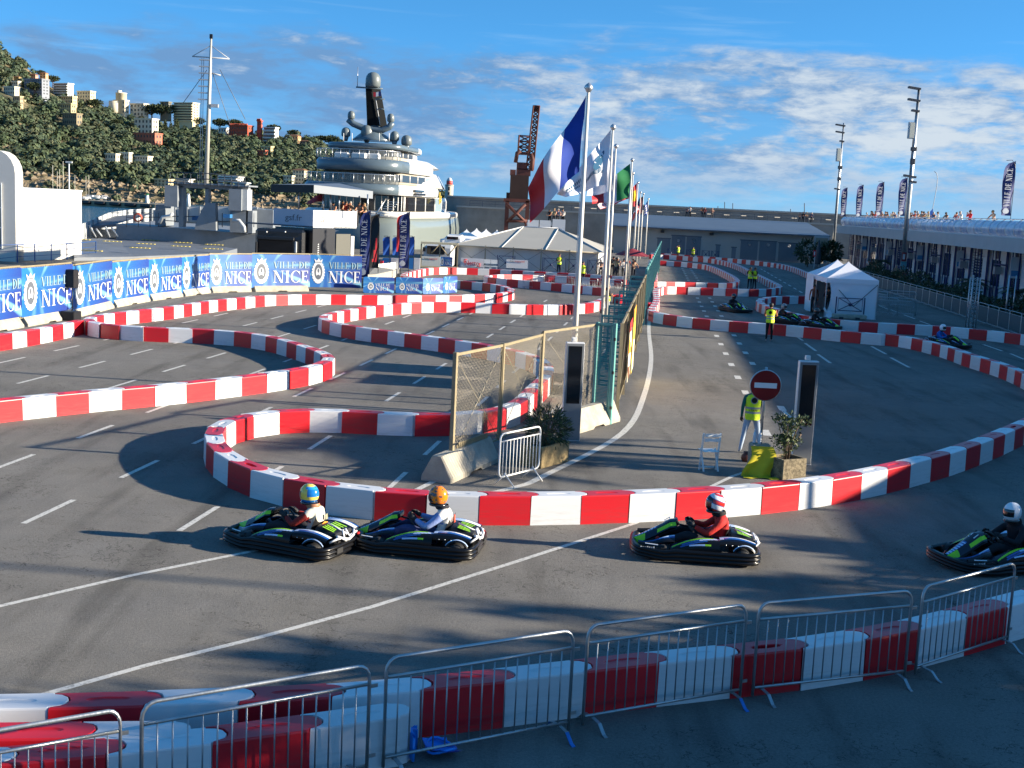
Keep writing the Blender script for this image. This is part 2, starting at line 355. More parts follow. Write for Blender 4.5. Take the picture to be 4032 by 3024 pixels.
def seated():                                              # karting position, faces +X, seat floor at z=0
    hd = Vector((-.215, 0, .80))
    J = dict(pel=((-.30, 0, .20), (.14, .12)), bel=((-.33, 0, .33), (.13, .11)), chest=((-.35, 0, .47), (.165, .12)), sh=((-.32, 0, .585), (.105, .085)), nk=((-.275, 0, .665), .058),
             hd=((-.23, 0, .76), .085), hd2=((-.215, 0, .84), .085))
    B = [('pel', 'bel', 'top'), ('bel', 'chest', 'top'), ('chest', 'sh', 'top'), ('sh', 'nk', 'top'), ('nk', 'hd', 'skin'), ('hd', 'hd2', 'skin')]
    hands = []
    for q, n in ((1, 'l'), (-1, 'r')):
        sp, el, wr = Vector((-.31, q * .19, .56)), Vector((-.10, q * .27, .40)), Vector((.085, q * .15, .475))
        J.update({'s' + n: (tuple(sp), .068), 'e' + n: (tuple(el), .052), 'w' + n: (tuple(wr), .036)})
        B += [('sh', 's' + n, 'top'), ('s' + n, 'e' + n, 'sleeve'), ('e' + n, 'w' + n, 'sleeve')]
        hands.append((wr, Vector((.8, 0, .5)), q))
        J.update({'h' + n: ((-.22, q * .11, .19), .095), 'k' + n: ((.20, q * .20, .36), .072), 'a' + n: ((.58, q * .20, .20), .048), 'f' + n: ((.66, q * .20, .30), (.045, .035))})
        B += [('pel', 'h' + n, 'legs'), ('h' + n, 'k' + n, 'legs'), ('k' + n, 'a' + n, 'legs'), ('a' + n, 'f' + n, 'shoe')]
    mb = skin_body(J, B, 'pel')
    for wr, dv, q in hands: hand(mb, wr, dv, Vector((.3, -q * .8, -.5)), q, 0, 1.05)
    mb.hd = hd; return mb
POSE = dict(down=stand('down', .10), fold=stand('fold', .04), rail=stand('rail', .05, .25), phone=stand('phone', .06), bag=stand('bag', .08), walk=stand('down', .22), wide=stand('down', .04, 0, .13), drive=seated())
BLACKISH = mat('eye_dark', (.015, .012, .01), .3); LIP = mat('lips', (.35, .12, .10), .5)
def cloth(h, name=None): return mat('cloth_' + (name or h.strip('#')), h, .85, 0, .25, 9, .25, 30)
SKIN = {'fair': mat('skin_fair', '#c98f70', .55, var=.12, vscale=12), 'tan': mat('skin_tan', '#a86f4c', .55, var=.12, vscale=12), 'dark': mat('skin_dark', '#4a2e1f', .5, var=.12, vscale=12)}
HAIR = {'black': mat('hair_black', (.012, .010, .009), .6, bump=.5, bscale=60), 'brown': mat('hair_brown', (.07, .04, .022), .6, bump=.5, bscale=60), 'grey': mat('hair_grey', (.33, .32, .30), .6, bump=.5, bscale=60), 'blond': mat('hair_blond', (.30, .20, .09), .6, bump=.5, bscale=60)}
PM = {}
def body_mesh(pose, mats):
    k = (pose,) + tuple(m.name for m in mats)
    if k not in PM: PM[k] = POSE[pose].mesh('person_body', list(mats))
    return PM[k]
HAIRM = {}
def hair_mesh(pose, h, long):
    k = (pose, h, long)
    if k not in HAIRM:
        c = POSE[pose].hd; mb = MB()
        pr = [(.098, .0), (.105, .04), (.098, .09), (.07, .125), (.03, .142), (0, .146)]
        mb.lathe(pr, 14, (c.x, c.y - .014, c.z), 0, .93, 1.05)
        mb.lathe([(.02, -.075), (.06, -.06), (.082, -.02), (.09, .03), (0, .05)], 12, (c.x, c.y - .035, c.z), 0, .98, .85)
        if long: mb.lathe([(.02, -.26), (.07, -.22), (.085, -.10), (.085, 0), (0, .04)], 12, (c.x, c.y - .05, c.z), 0, 1, .6)
        HAIRM[k] = mb.mesh('hair', HAIR[h])
    return HAIRM[k]
LEAN = {'rail': .25}
def vest_mesh(pose):
    L = LEAN.get(pose, 0); mb = MB(); rg = [(.84, .178, .145), (.93, .185, .148), (.995, .180, .143), (1.0, .180, .143), (1.045, .177, .140), (1.05, .177, .140), (1.105, .178, .138), (1.11, .178, .138), (1.155, .18, .138), (1.16, .18, .138), (1.27, .198, .140), (1.37, .205, .125), (1.43, .165, .105), (1.465, .085, .075)]
    def fn(u, v):
        j = v * (len(rg) - 1); z, rx, ry = rg[int(round(j))]; a = 2 * math.pi * u; k = 1 + .035 * math.sin(a * 5 + z * 9)
        return (rx * k * math.cos(a), ry * k * math.sin(a) + L * (z - .95) * .95, z)
    mb.grid(fn, 28, len(rg) - 1, 0, lambda u, v: 1 if (1.0 < rg[int(v * (len(rg) - 1))][0] + .02 < 1.05 or 1.11 < rg[int(v * (len(rg) - 1))][0] + .02 < 1.16) else 0, True, None, True)
    return mb.mesh('safety_vest', [HV, HVB])
VEST = {}
HV = mat('hi_vis_yellow', (.72, .92, .02), .7, var=.10, vscale=14, bump=.3, bscale=20); HVB = mat('vest_band_grey', (.30, .31, .30), .35)
VL = mat('vest_logo_black', (.02, .02, .022), .6)
def person(label, loc, rz, pose='down', top='#333a4a', legs='#15171c', shoe='#1a1a1a', skin='fair', hair='black', sleeve=None, vest=False, group=None, long=False, h=1.0, cat='person'):
    t = thing('person', label, cat, loc, rz, group); t.scale = (h, h, h)
    sl = cloth(sleeve) if sleeve and sleeve != 'skin' else (SKIN[skin] if sleeve == 'skin' else cloth(top))
    put('body', body_mesh(pose, (SKIN[skin], cloth(top), cloth(legs), cloth(shoe), sl, BLACKISH, LIP)), t)
    if hair: put('hair', hair_mesh(pose, hair, long), t)
    if vest:
        if pose not in VEST:
            VEST[pose] = vest_mesh(pose)
        v = put('safety_vest', VEST[pose], t)
    return t
# ---------------------------------------------------------------- ground
def asphalt():
    m = bpy.data.materials.new('asphalt'); m.use_nodes = True; n = m.node_tree; b = n.nodes['Principled BSDF']; L = n.links.new
    N = lambda t: n.nodes.new(t)
    t = N('ShaderNodeTexCoord')
    def noise(sc, det, ro, dist=0):
        z = N('ShaderNodeTexNoise'); z.inputs['Scale'].default_value = sc; z.inputs['Detail'].default_value = det; z.inputs['Roughness'].default_value = ro; z.inputs['Distortion'].default_value = dist; L(t.outputs['Object'], z.inputs['Vector']); return z.outputs[0]
    def rng(v, a, b_, c, d):
        z = N('ShaderNodeMapRange'); L(v, z.inputs[0])
        for i, q in enumerate((a, b_, c, d)): z.inputs[i + 1].default_value = q
        return z.outputs[0]
    def mul(a, b_):
        z = N('ShaderNodeMath'); z.operation = 'MULTIPLY'; L(a, z.inputs[0]); L(b_, z.inputs[1]); return z.outputs[0]
    big = rng(noise(.16, 5, .6), .3, .7, .80, 1.16); midn = rng(noise(1.3, 6, .65), .3, .7, .90, 1.10); fine = rng(noise(26, 5, .8), .3, .7, .72, 1.26); grain = rng(noise(95, 3, .8), .3, .7, .72, 1.28)
    v = mul(mul(big, midn), mul(fine, grain))
    # cracks: thin voronoi edges, broken up and only in worn zones
    mp = N('ShaderNodeMapping'); mp.inputs['Scale'].default_value = (.22, .34, 1); wz = N('ShaderNodeTexNoise'); wz.inputs['Scale'].default_value = 2.2; wz.inputs['Detail'].default_value = 6
    L(t.outputs['Object'], wz.inputs['Vector']); mxv = N('ShaderNodeMix'); mxv.data_type = 'VECTOR'; mxv.inputs[0].default_value = .16; L(t.outputs['Object'], mxv.inputs[4]); 
    sc = N('ShaderNodeVectorMath'); sc.operation = 'SCALE'; sc.inputs[3].default_value = 6; L(wz.outputs['Color'], sc.inputs[0])
    ad = N('ShaderNodeVectorMath'); ad.operation = 'ADD'; L(t.outputs['Object'], ad.inputs[0]); L(sc.outputs[0], ad.inputs[1]); L(ad.outputs[0], mp.inputs[0])
    vo = N('ShaderNodeTexVoronoi'); vo.feature = 'DISTANCE_TO_EDGE'; vo.inputs['Scale'].default_value = 1.0; L(mp.outputs[0], vo.inputs['Vector'])
    cr = rng(vo.outputs['Distance'], .0, .016, .0, 1.0); gate = rng(noise(.35, 4, .6), .46, .56, 1.0, 0.0)
    crk = N('ShaderNodeMath'); crk.operation = 'MAXIMUM'; L(cr, crk.inputs[0]); L(gate, crk.inputs[1])
    v2 = mul(v, rng(crk.outputs[0], 0, 1, .30, 1.0))
    # rubber and oil smears along the lanes
    mp2 = N('ShaderNodeMapping'); mp2.inputs['Scale'].default_value = (.9, .12, 1); mp2.inputs['Rotation'].default_value = (0, 0, 1.35); L(t.outputs['Object'], mp2.inputs[0])
    sm = N('ShaderNodeTexNoise'); sm.inputs['Scale'].default_value = 1.5; sm.inputs['Detail'].default_value = 6; L(mp2.outputs[0], sm.inputs['Vector'])
    v3 = mul(v2, rng(sm.outputs[0], .52, .72, 1.0, .66))
    hue = N('ShaderNodeMix'); hue.data_type = 'RGBA'; L(noise(.5, 4, .6), hue.inputs[0]); hue.inputs[6].default_value = (.165, .16, .154, 1); hue.inputs[7].default_value = (.20, .184, .158, 1)
    mc = N('ShaderNodeVectorMath'); mc.operation = 'SCALE'; L(hue.outputs[2], mc.inputs[0]); L(v3, mc.inputs[3]); L(mc.outputs[0], b.inputs['Base Color'])
    b.inputs['Roughness'].default_value = .92; b.inputs['Specular IOR Level'].default_value = .15
    bp = N('ShaderNodeBump'); bp.inputs['Strength'].default_value = .55; bp.inputs['Distance'].default_value = .012; L(mul(fine, mul(grain, rng(crk.outputs[0], 0, 1, .3, 1))), bp.inputs['Height']); L(bp.outputs[0], b.inputs['Normal'])
    return m
ASPH = asphalt()
QUAY = [(-75, -40), (400, -40), (400, 300), (-9, 300), (-9, 150), (-24, 132), (-33.5, 101.5), (-75, 101.5)]
mb = MB(); mb.prism(QUAY, -3.0, 0.0, 0)
ground = tag(mb.build('ground', [ASPH]), kind='structure')
def sea_mat():
    m = mat('sea_water', (.006, .075, .13), .12, bump=.9, bscale=1.2); n = m.node_tree
    for q in n.nodes:
        if q.type == 'BUMP': q.inputs['Distance'].default_value = .35
    return m
mb = MB(); mb.add([(-9000, -600, -1.7), (9000, -600, -1.7), (9000, 14000, -1.7), (-9000, 14000, -1.7)], [(0, 1, 2, 3)])
tag(mb.build('sea', [sea_mat()]), kind='structure')
# painted lines
def paint_mat():
    m = mat('road_paint', (.62, .60, .55), .75); n = m.node_tree; b = n.nodes['Principled BSDF']; t = n.nodes.new('ShaderNodeTexCoord')
    z = n.nodes.new('ShaderNodeTexNoise'); z.inputs['Scale'].default_value = 14; z.inputs['Detail'].default_value = 7; z.inputs['Roughness'].default_value = .75; n.links.new(t.outputs['Object'], z.inputs['Vector'])
    r = n.nodes.new('ShaderNodeMapRange'); r.inputs[1].default_value = .34; r.inputs[2].default_value = .50; n.links.new(z.outputs[0], r.inputs[0])
    mx = n.nodes.new('ShaderNodeMix'); mx.data_type = 'RGBA'; n.links.new(r.outputs[0], mx.inputs[0]); mx.inputs[6].default_value = (.22, .21, .19, 1); mx.inputs[7].default_value = (.60, .58, .53, 1); n.links.new(mx.outputs[2], b.inputs['Base Color'])
    return m
PAINT = paint_mat(); PCOUNT = 0
def stripe(pts, w, name='solid_line'):
    global PCOUNT
    P = [Vector((p[0], p[1], 0)) for p in pts]; vs = []; fs = []
    for i, p in enumerate(P):
        t = (P[min(i + 1, len(P) - 1)] - P[max(0, i - 1)]).normalized(); s = Vector((-t.y, t.x, 0)) * w / 2
        z = .004 + .0002 * (PCOUNT % 9); vs += [(p.x + s.x, p.y + s.y, z), (p.x - s.x, p.y - s.y, z)]
        if i: fs.append((2 * i - 2, 2 * i - 1, 2 * i + 1, 2 * i))
    PCOUNT += 1
    mb = MB(); mb.add(vs, fs); o = mb.build(name, [PAINT], ground); return o
def smooth_path(P, k=6):
    out = []; n = len(P)
    for i in range(n - 1):
        a, b, c, d = P[max(i - 1, 0)], P[i], P[i + 1], P[min(i + 2, n - 1)]
        for j in range(k):
            t = j / k; out.append(tuple(.5 * ((2 * b[e]) + (-a[e] + c[e]) * t + (2 * a[e] - 5 * b[e] + 4 * c[e] - d[e]) * t * t + (-a[e] + 3 * b[e] - 3 * c[e] + d[e]) * t ** 3) for e in range(2)))
    out.append(tuple(P[-1][:2])); return out
stripe(smooth_path([(-1.6, 22.6), (.1, 24.54), (.84, 26.0), (2.94, 31.5), (4.15, 38.2), (5.35, 47.5), (6.28, 57.2), (6.94, 63.7), (9.5, 88)]), .17, 'edge_line')
def gp(*q): return G(*q)[:2]
stripe([gp('U0', -60, 275), gp('T0', 1140, 1655), gp('T0', 2212, 1440), gp('T1', 330, 1345)], .10)
stripe([gp('U0', 200, 1075), gp('U0', 1280, 770), gp('U1', 0, 540), gp('U1', 1000, 268), gp('T2', 0, 1548), gp('T2', 1060, 1205), gp('T2', 1900, 800), gp('T2', 2000, 765)], .10)
stripe([gp('T1', 1380, 920), gp('T1', 1590, 815), gp('T1', 1750, 730)], .14)
S0 = Vector((-5.49, 20.17)); dirL = Vector((.132, 1)).normalized()
for c in range(-6, 4):
    for r in range(-1, 16):
        o = Vector((S0.x + 2.63 * c, S0.y + .25 * c * 0)) + dirL * (3.66 * r); e = o + dirL * 1.75
        if o.x > -1.2 + (o.y - 25) * .2 or o.x < -24 or o.y < 15 or (c >= 0 and r < 0) or (c > 0 and r < 1): continue
        if o.y > 68 and o.x < -6: continue
        stripe([o, e], .11, 'lane_dash')
for (x0, y0) in ((8.0, 43.2), (8.95, 43.9)):
    for r in range(-3, 26):
        y = y0 + 3.72 * r; stripe([(x0 + (y - y0) * .107, y), (x0 + (y + .85) - x0 * 0 - y0 - (y - y0) + 0 if False else x0 + (y + .9 - y0) * .107, y + .9)], .22, 'lane_dash')
for a, b in ((('A3', 320, 1210), ('A3', 415, 1278)), (('A3', 430, 1305), ('A3', 540, 1383)), (('A3', 895, 1238), ('A3', 1020, 1305)), (('A3', 1060, 1335), ('A3', 1220, 1420)), (('A3', 258, 1160), ('A3', 300, 1187)), (('A3', 1860, 1222), ('A3', 2025, 1278)), (('A3', 2095, 1300), ('A3', 2212, 1350)),
             (('A3', 960, 885), ('A3', 1040, 918)), (('A3', 1060, 920), ('A3', 1140, 952)), (('A3', 1175, 965), ('A3', 1270, 1000)), (('A3', 1310, 1018), ('A3', 1400, 1050)), (('T3', 110, 210), ('T3', 190, 290))):
    stripe([gp(*a), gp(*b)], .13, 'lane_dash')
for i in range(14):
    p = Vector(G('R4', 860, 545)[:2]); d = Vector((.115, 1)).normalized()*-1; o = p + d * i * 4.4; stripe([o, o + d * 2.2], .14, 'lane_dash')
# drain grate and patches of newer tarmac, flat in the road
mb = MB(); mb.box((*G('A3', -60, 1150)[:2], .003), (1.0, .30, .004), .1); mb.build('drain_cover', [mat('cast_iron', (.03, .03, .03), .7, .3)], ground)
# ---------------------------------------------------------------- kart track barrier blocks
def plastic(name, c, c_dirty):
    m = mat(name, c, .36, var=.0, spec=.45); n = m.node_tree; b = n.nodes['Principled BSDF']; L = n.links.new
    t = n.nodes.new('ShaderNodeTexCoord'); oi = n.nodes.new('ShaderNodeObjectInfo')
    mp = n.nodes.new('ShaderNodeMapping'); mp.inputs['Scale'].default_value = (1.6, 1.6, 16); L(t.outputs['Object'], mp.inputs[0])
    ofs = n.nodes.new('ShaderNodeCombineXYZ'); k = n.nodes.new('ShaderNodeMath'); k.operation = 'MULTIPLY'; k.inputs[1].default_value = 50; L(oi.outputs['Random'], k.inputs[0]); L(k.outputs[0], ofs.inputs[0]); L(ofs.outputs[0], mp.inputs['Location'])
    z = n.nodes.new('ShaderNodeTexNoise'); z.inputs['Scale'].default_value = 1.5; z.inputs['Detail'].default_value = 7; z.inputs['Roughness'].default_value = .7; L(mp.outputs[0], z.inputs['Vector'])
    r = n.nodes.new('ShaderNodeMapRange'); r.inputs[1].default_value = .47; r.inputs[2].default_value = .66; L(z.outputs[0], r.inputs[0])
    sx = n.nodes.new('ShaderNodeSeparateXYZ'); L(t.outputs['Object'], sx.inputs[0]); rz = n.nodes.new('ShaderNodeMapRange'); rz.inputs[1].default_value = .02; rz.inputs[2].default_value = .42; rz.inputs[3].default_value = .65; rz.inputs[4].default_value = .10; L(sx.outputs[2], rz.inputs[0])
    mm = n.nodes.new('ShaderNodeMath'); mm.operation = 'MULTIPLY'; L(r.outputs[0], mm.inputs[0]); L(rz.outputs[0], mm.inputs[1])
    mx = n.nodes.new('ShaderNodeMix'); mx.data_type = 'RGBA'; L(mm.outputs[0], mx.inputs[0]); mx.inputs[6].default_value = (*c, 1); mx.inputs[7].default_value = (*c_dirty, 1)
    hs = n.nodes.new('ShaderNodeHueSaturation'); vr = n.nodes.new('ShaderNodeMapRange'); vr.inputs[3].default_value = .86; vr.inputs[4].default_value = 1.06; L(oi.outputs['Random'], vr.inputs[0]); L(vr.outputs[0], hs.inputs['Value']); L(mx.outputs[2], hs.inputs['Color']); L(hs.outputs[0], b.inputs['Base Color'])
    b.inputs['Subsurface Weight'].default_value = .0
    return m
RED = plastic('red_plastic', (.62, .012, .022), (.30, .05, .05)); WHT = plastic('white_plastic', (.71, .715, .72), (.50, .49, .48))
PITCH_B, BH = .925, .53
def block_mb(length, variant=0, seg=6, bottom=True):
    hl = length / 2; w = .20; r = .17
    out = []
    for i in range(seg + 1): a = -math.pi / 2 + math.pi * i / seg; out.append((hl + r * math.cos(a), (r + .028 * 0) * math.sin(a)))
    out += [(hl - .005, w), (0, w), (-hl - .005, w)]
    for i in range(seg + 1): a = math.pi / 2 - math.pi * i / seg; out.append((-hl + (r + .008) * math.cos(a), (r + .008) * math.sin(a)))
    out += [(-hl - .005, -w), (0, -w), (hl - .005, -w)]
    n = len(out); cx, hx, hy = .09, .20, .055
    def ring(sc, z): return [((x * (1 - sc * .3), y * (1 - sc), z)) for x, y in out]
    def slot(kx, z):
        q = []
        for x, y in out:
            a = math.atan2(y, (x - cx) * .42); q.append((cx + hx * kx * math.cos(a), hy * kx * math.sin(a), z))
        return q
    dep = {0: .012, 1: .14}[variant]
    rings = [ring(-.03, .0), ring(-.02, .06), ring(.02, BH - .022), ring(.045, BH - .006), ring(.085, BH), slot(1.15, BH), slot(1.0, BH - .008), slot(.88, BH - dep)]
    vs = [p for R_ in rings for p in R_]; fs = []
    for j in range(len(rings) - 1):
        for k in range(n): b = (k + 1) % n; fs.append((j * n + k, j * n + b, (j + 1) * n + b, (j + 1) * n + k))
    fs += [tuple(range((len(rings) - 1) * n, len(rings) * n))]
    return vs, fs
BLK = {}
for v in (0, 1):
    vs, fs = block_mb(PITCH_B, v)
    for nm, m in (('red', RED), ('white', WHT)):
        mb = MB(); mb.add(vs, fs, 0, False); BLK[(nm, v)] = mb.mesh('barrier_block_' + nm, [m])
LOWB = block_mb(PITCH_B, 0, 3)
def chain_pts(raw, cnt=None):
    P = [Vector(G(*q, BH)[:2]) for q in raw]
    for _ in range(3):
        P = [P[0]] + [(P[i - 1] + P[i] * 2 + P[i + 1]) / 4 for i in range(1, len(P) - 1)] + [P[-1]]
    P = [Vector(p) for p in smooth_path(P, 8)]
    L = [0]
    for i in range(1, len(P)): L.append(L[-1] + (P[i] - P[i - 1]).length)
    n = cnt if cnt else max(1, round(L[-1] / PITCH_B) + 1); step = L[-1] / (n - 1); out = []; j = 0
    if cnt:                                # counted block by block: keep each block where it was seen, evened out a little
        m = len(P) - 1; S_ = [L[min(m, 8 * i)] for i in range(cnt)]
        for _ in range(14): S_ = [S_[0]] + [(S_[i - 1] + 2 * S_[i] + S_[i + 1]) / 4 for i in range(1, cnt - 1)] + [S_[-1]]
        STEPS = [S_[min(i + 1, cnt - 1)] - S_[i] if i < cnt - 1 else S_[i] - S_[i - 1] for i in range(cnt)]; STEPS = [(STEPS[max(i - 1, 0)] + STEPS[i]) / 2 for i in range(cnt)]
    else: S_ = [step * i for i in range(n)]; STEPS = [step] * n
    for i in range(n):
        d = min(S_[i], L[-1] - 1e-6)
        while L[j + 1] < d: j += 1
        t = (d - L[j]) / max(1e-9, L[j + 1] - L[j]); out.append(P[j].lerp(P[j + 1], t))
    return out, STEPS
CH = {}
CH_RAW = {
 'near': 'T3 2270,300 2190,333 2130,365 2055,398 1960,435 1850,480 1730,525 1600,565 1460,610 1275,655 1090,695 880,745 665,790 400,825 90,865 T2 1990,895 1620,910 1220,932 800,943 390,950 -20,960 T1 1760,950 1270,938 840,900 450,842 120,778 T0 2130,712 2010,632 1870,555 1818,475 1815,398 1868,330 2000,278 T1 50,224 330,210 630,213 930,232 1230,262 1540,268 1850,258 R8 220,1315 480,1250 640,1155 700,1065 760,985 830,915 920,845 1020,775 1080,700 1095,625 1070,555 1010,490 900,430 740,370 520,325 330,275 A1 2000,1222 1830,1195 1690,1172 1545,1155 1400,1135 1260,1118 1125,1098 985,1082 850,1062 720,1042 625,1022 565,1000 555,978 590,965 650,950 705,936 760,924 820,913 885,905 965,895 1050,885 1130,876 1210,868 1290,862 1370,857 1465,853 1575,853 1695,853 1820,857 1965,862 R2 80,868 310,878 610,886 900,888 1170,886 1400,876 1570,862 1690,845 1760,822 1800,790',
 'left': 'T0 -250,160 0,128 280,104 580,75 880,45 1170,22 A0 1470,1568 1720,1540 1960,1508 2200,1480 A1 185,1462 390,1430 530,1402 625,1372 660,1345 645,1318 590,1292 530,1265 430,1232 330,1208 260,1183 190,1160 90,1138 A0 2130,1115 1960,1098 1760,1084 1550,1080 1330,1074 1110,1066 920,1050 790,1032 725,1012 735,990 810,972 900,956 1015,942 1130,930 1245,918 1350,908 1440,898 1520,886 1600,875 1670,862 1745,852 1820,841 1905,832 1990,824 2065,817 2135,810 A1 -10,803 100,795 210,790 325,788 455,787 585,788 720,789 850,792 985,795 1115,797 1240,797 1365,797 1485,796 1600,795 1715,793 1825,791 1925,788 2012,782',
 'left2': 'R2 -5,686 110,672 190,660 245,645 270,627 255,608 205,590 150,572 80,555 R1 2060,538 1980,522 1860,508 1710,492 1540,478 1390,466 1240,455 1080,447 900,438 720,428 580,414 450,398 370,382 350,362 400,340 460,322 520,306 570,292 625,278 680,266 735,255 790,247 840,242 910,238 995,236 1110,236 1250,236 1400,240 1560,246 1730,254 1900,262 2075,268 R2 215,280 375,290 560,300 735,308 920,318 1095,326 1280,336 1450,346 1630,356 1780,368 1960,380 2120,392',
 'mid': 'R2 1790,590 1680,576 1545,562 1400,547 1220,530 1045,512 870,496 680,478 490,463 310,449 155,436 30,424 R1 1960,414 1850,402 1800,388 1830,374 1900,366 1975,362 2045,360 2125,358 R2 100,356 195,356 330,358 485,362 650,364 810,368 985,376 1160,386 1330,396 1510,408 1670,420 1850,432 2050,442 2160,448',
 'front6': 'R5 400,35 330,40 292,60 292,88 298,118 305,150 318,182 325,210 312,240 298,266 285,294 262,322 235,350 222,376 255,396 345,418 510,442 720,470 980,498 1245,520 1515,542 1780,560 R6 265,575 465,594 740,628 1005,655 1280,683 1570,708 1835,733 R7 90,560 260,590 470,632 650,672 830,718 975,757 1085,797 1195,838 1320,888 1490,940 1690,988 1850,1030 1955,1080 2090,1130 2230,1185 2340,1240 2440,1300',
 'back6': 'R5 400,33 460,29 570,28 715,35 875,44 1045,50 1225,55 1405,62 1585,67 1750,70 1880,70 1965,62 2040,52 2105,38 R4 1320,940 1280,905 1230,878 1165,850 1100,818 1030,785 960,748 885,710 800,668 700,625 610,582 530,542 480,508 430,482 350,450 270,422 190,400 110,382 40,368 R3 1880,352 1760,335 1650,322 1540,310 1420,302 1310,295 1180,275 1060,268 930,260 800,252 690,240 580,235 450,235 390,232',
 'wall7': 'R3 390,828 550,824 795,826 1040,830 1265,838 1490,846 1690,853 1880,858 2050,860 R4 310,845 380,830 375,800 340,768 310,738 270,708 220,682 165,655 110,628 55,602 R3 1880,572 1820,546 1760,520 1700,495 1640,474 1590,458 1530,448 1480,442 1430,437 1370,431 1300,422 1210,412 1100,402 970,390 820,380 670,374 520,368 390,362',
 'col7': 'R3 400,400 440,430 475,465 465,505 440,545 445,590 455,640 450,700 430,760 420,800',
 'wall8': 'R6 880,172 760,168 620,165 510,165 365,167 245,170 140,175 60,186 0,200 R5 1790,215 1780,240 1810,262 1860,285 R6 90,312 190,345 300,380 440,415 610,452 800,485 1070,512 1330,533 1610,552 1890,566 R7 90,394 345,402 630,415 920,438 1210,460 1490,488 1760,514 2020,542 2220,568 2400,595 2600,625',
 'far': 'R3 440,200 600,210 800,222 1020,236 1200,248 1450,268 1630,280 1820,295 1990,308 2120,318 R4 330,326 500,345 690,365 870,383 1040,400 1190,418 1350,445 1480,472 1600,508 1720,558 1860,618 2000,680',
 'corner': 'A0 -120,1150 30,1128 145,1112 255,1096 360,1078 450,1058 550,1040 650,1018',
 'fg': 'U3 2480,95 2170,178 1860,265 1480,360 1060,470 620,560 U2 2240,620 1550,645 900,725 330,800 U1 1760,915 1150,965 230,1012 U0 1640,1048 820,1068 130,1075',
 'fgB': 'U0 1190,1320 330,1330 -500,1345',
 'fgC': 'U1 900,1190 90,1310 U0 1400,1450 520,1515 -400,1570',
}
def parse(s):
    o = []; t = None
    for w in s.split():
        if ',' in w: a, b = w.split(','); o.append((t, float(a), float(b)))
        else: t = w
    return o
# chain: first colour or a block known to be red, exact count or None, where it runs
CHAINS = [('fg', 'red', 16, 'front crowd barrier wall', 'right'), ('fgB', 'white', 3, 'middle row bottom left', 'right'), ('fgC', 'white', 5, 'nearest row bottom left', 'right'),
          ('near', 'red', 96, 'wall snaking behind the karts', 'right'), ('left', 'white', 67, 'wall by the banner fence', 'left'), ('corner', 'white', 8, 'wall below the loudspeaker', 'left'),
          ('front6', ('R5', 510, 442), None, 'shaded right bend wall', 'left'), ('wall8', ('R6', 610, 452), None, 'wall before the gazebo', 'left'), ('left2', 'red', None, 'wall behind the banner boards', 'right'),
          ('mid', 'red', None, 'loop before the marquee', 'right'), ('wall7', ('R3', 795, 826), None, 'far lane wall', 'left'), ('back6', ('R5', 1045, 50), None, 'wall', 'left'), ('col7', 'red', None, 'wall', 'left'), ('far', 'white', None, 'wall', 'left')]
blocks = []
for name, col, cnt, where, frm in CHAINS:
    pts, step = chain_pts(parse(CH_RAW[name]), cnt); par = 0
    if isinstance(col, tuple):
        q = G(*col, BH); i0 = min(range(len(pts)), key=lambda i: (pts[i] - Vector(q[:2])).length); par = (i0 % 2) ^ 1
        first_red = (i0 % 2 == 0)
    else: first_red = col == 'red'
    cn = {'red': 0, 'white': 0}
    for i, p in enumerate(pts):
        a = pts[max(i - 1, 0)]; b = pts[min(i + 1, len(pts) - 1)]; d = (b - a); c = 'red' if (i % 2 == 0) == first_red else 'white'; cn[c] += 1
        rz = math.atan2(d.y, d.x)
        if d.x < 0 and frm == 'right': rz += math.pi
        blocks.append((p - Vector((math.cos(rz), math.sin(rz))) * .10, rz, step[i], c, where, frm, cn[c], name))
blocks.sort(key=lambda q: q[0].length)
ORD = lambda n: '%d%s' % (n, 'th' if 10 < n % 100 < 14 else {1: 'st', 2: 'nd', 3: 'rd'}.get(n % 10, 'th'))
rest = {'red': MB(), 'white': MB()}; shown = 0; PXY = []
for p, rz, step, c, where, frm, k, name in blocks:
    off = p.x > .4157 * p.y + 1.2 or p.x < -.4157 * p.y - 1.2
    if shown < 300 and not off:
        o = put('barrier_block', BLK[(c, 1 if (c == 'red' and (k * 7 + len(name)) % 6 == 0) else 0)], None, (p.x, p.y, 0), rz + random.uniform(-.008, .008)); o.scale = (step / PITCH_B, 1, random.uniform(.99, 1.01))
        tag(o, '%s plastic barrier block, %s %s from the %s in the %s' % (c, ORD(k), c, frm, where), 'barrier block', 'red and white plastic track barrier blocks'); shown += 1
    else:
        cs, sn = math.cos(rz), math.sin(rz); s = step / PITCH_B * .985
        rest[c].add([(p.x + x * s * cs - y * sn, p.y + x * s * sn + y * cs, z) for x, y, z in LOWB[0]], LOWB[1])
rm = MB(); rm.merge(rest['red']); rm.merge(rest['white'], None, 1)
tag(rm.build('barrier_blocks', [mat('far_red', (.50, .012, .02), .45), mat('far_white', (.62, .63, .64), .45)]), kind='stuff')
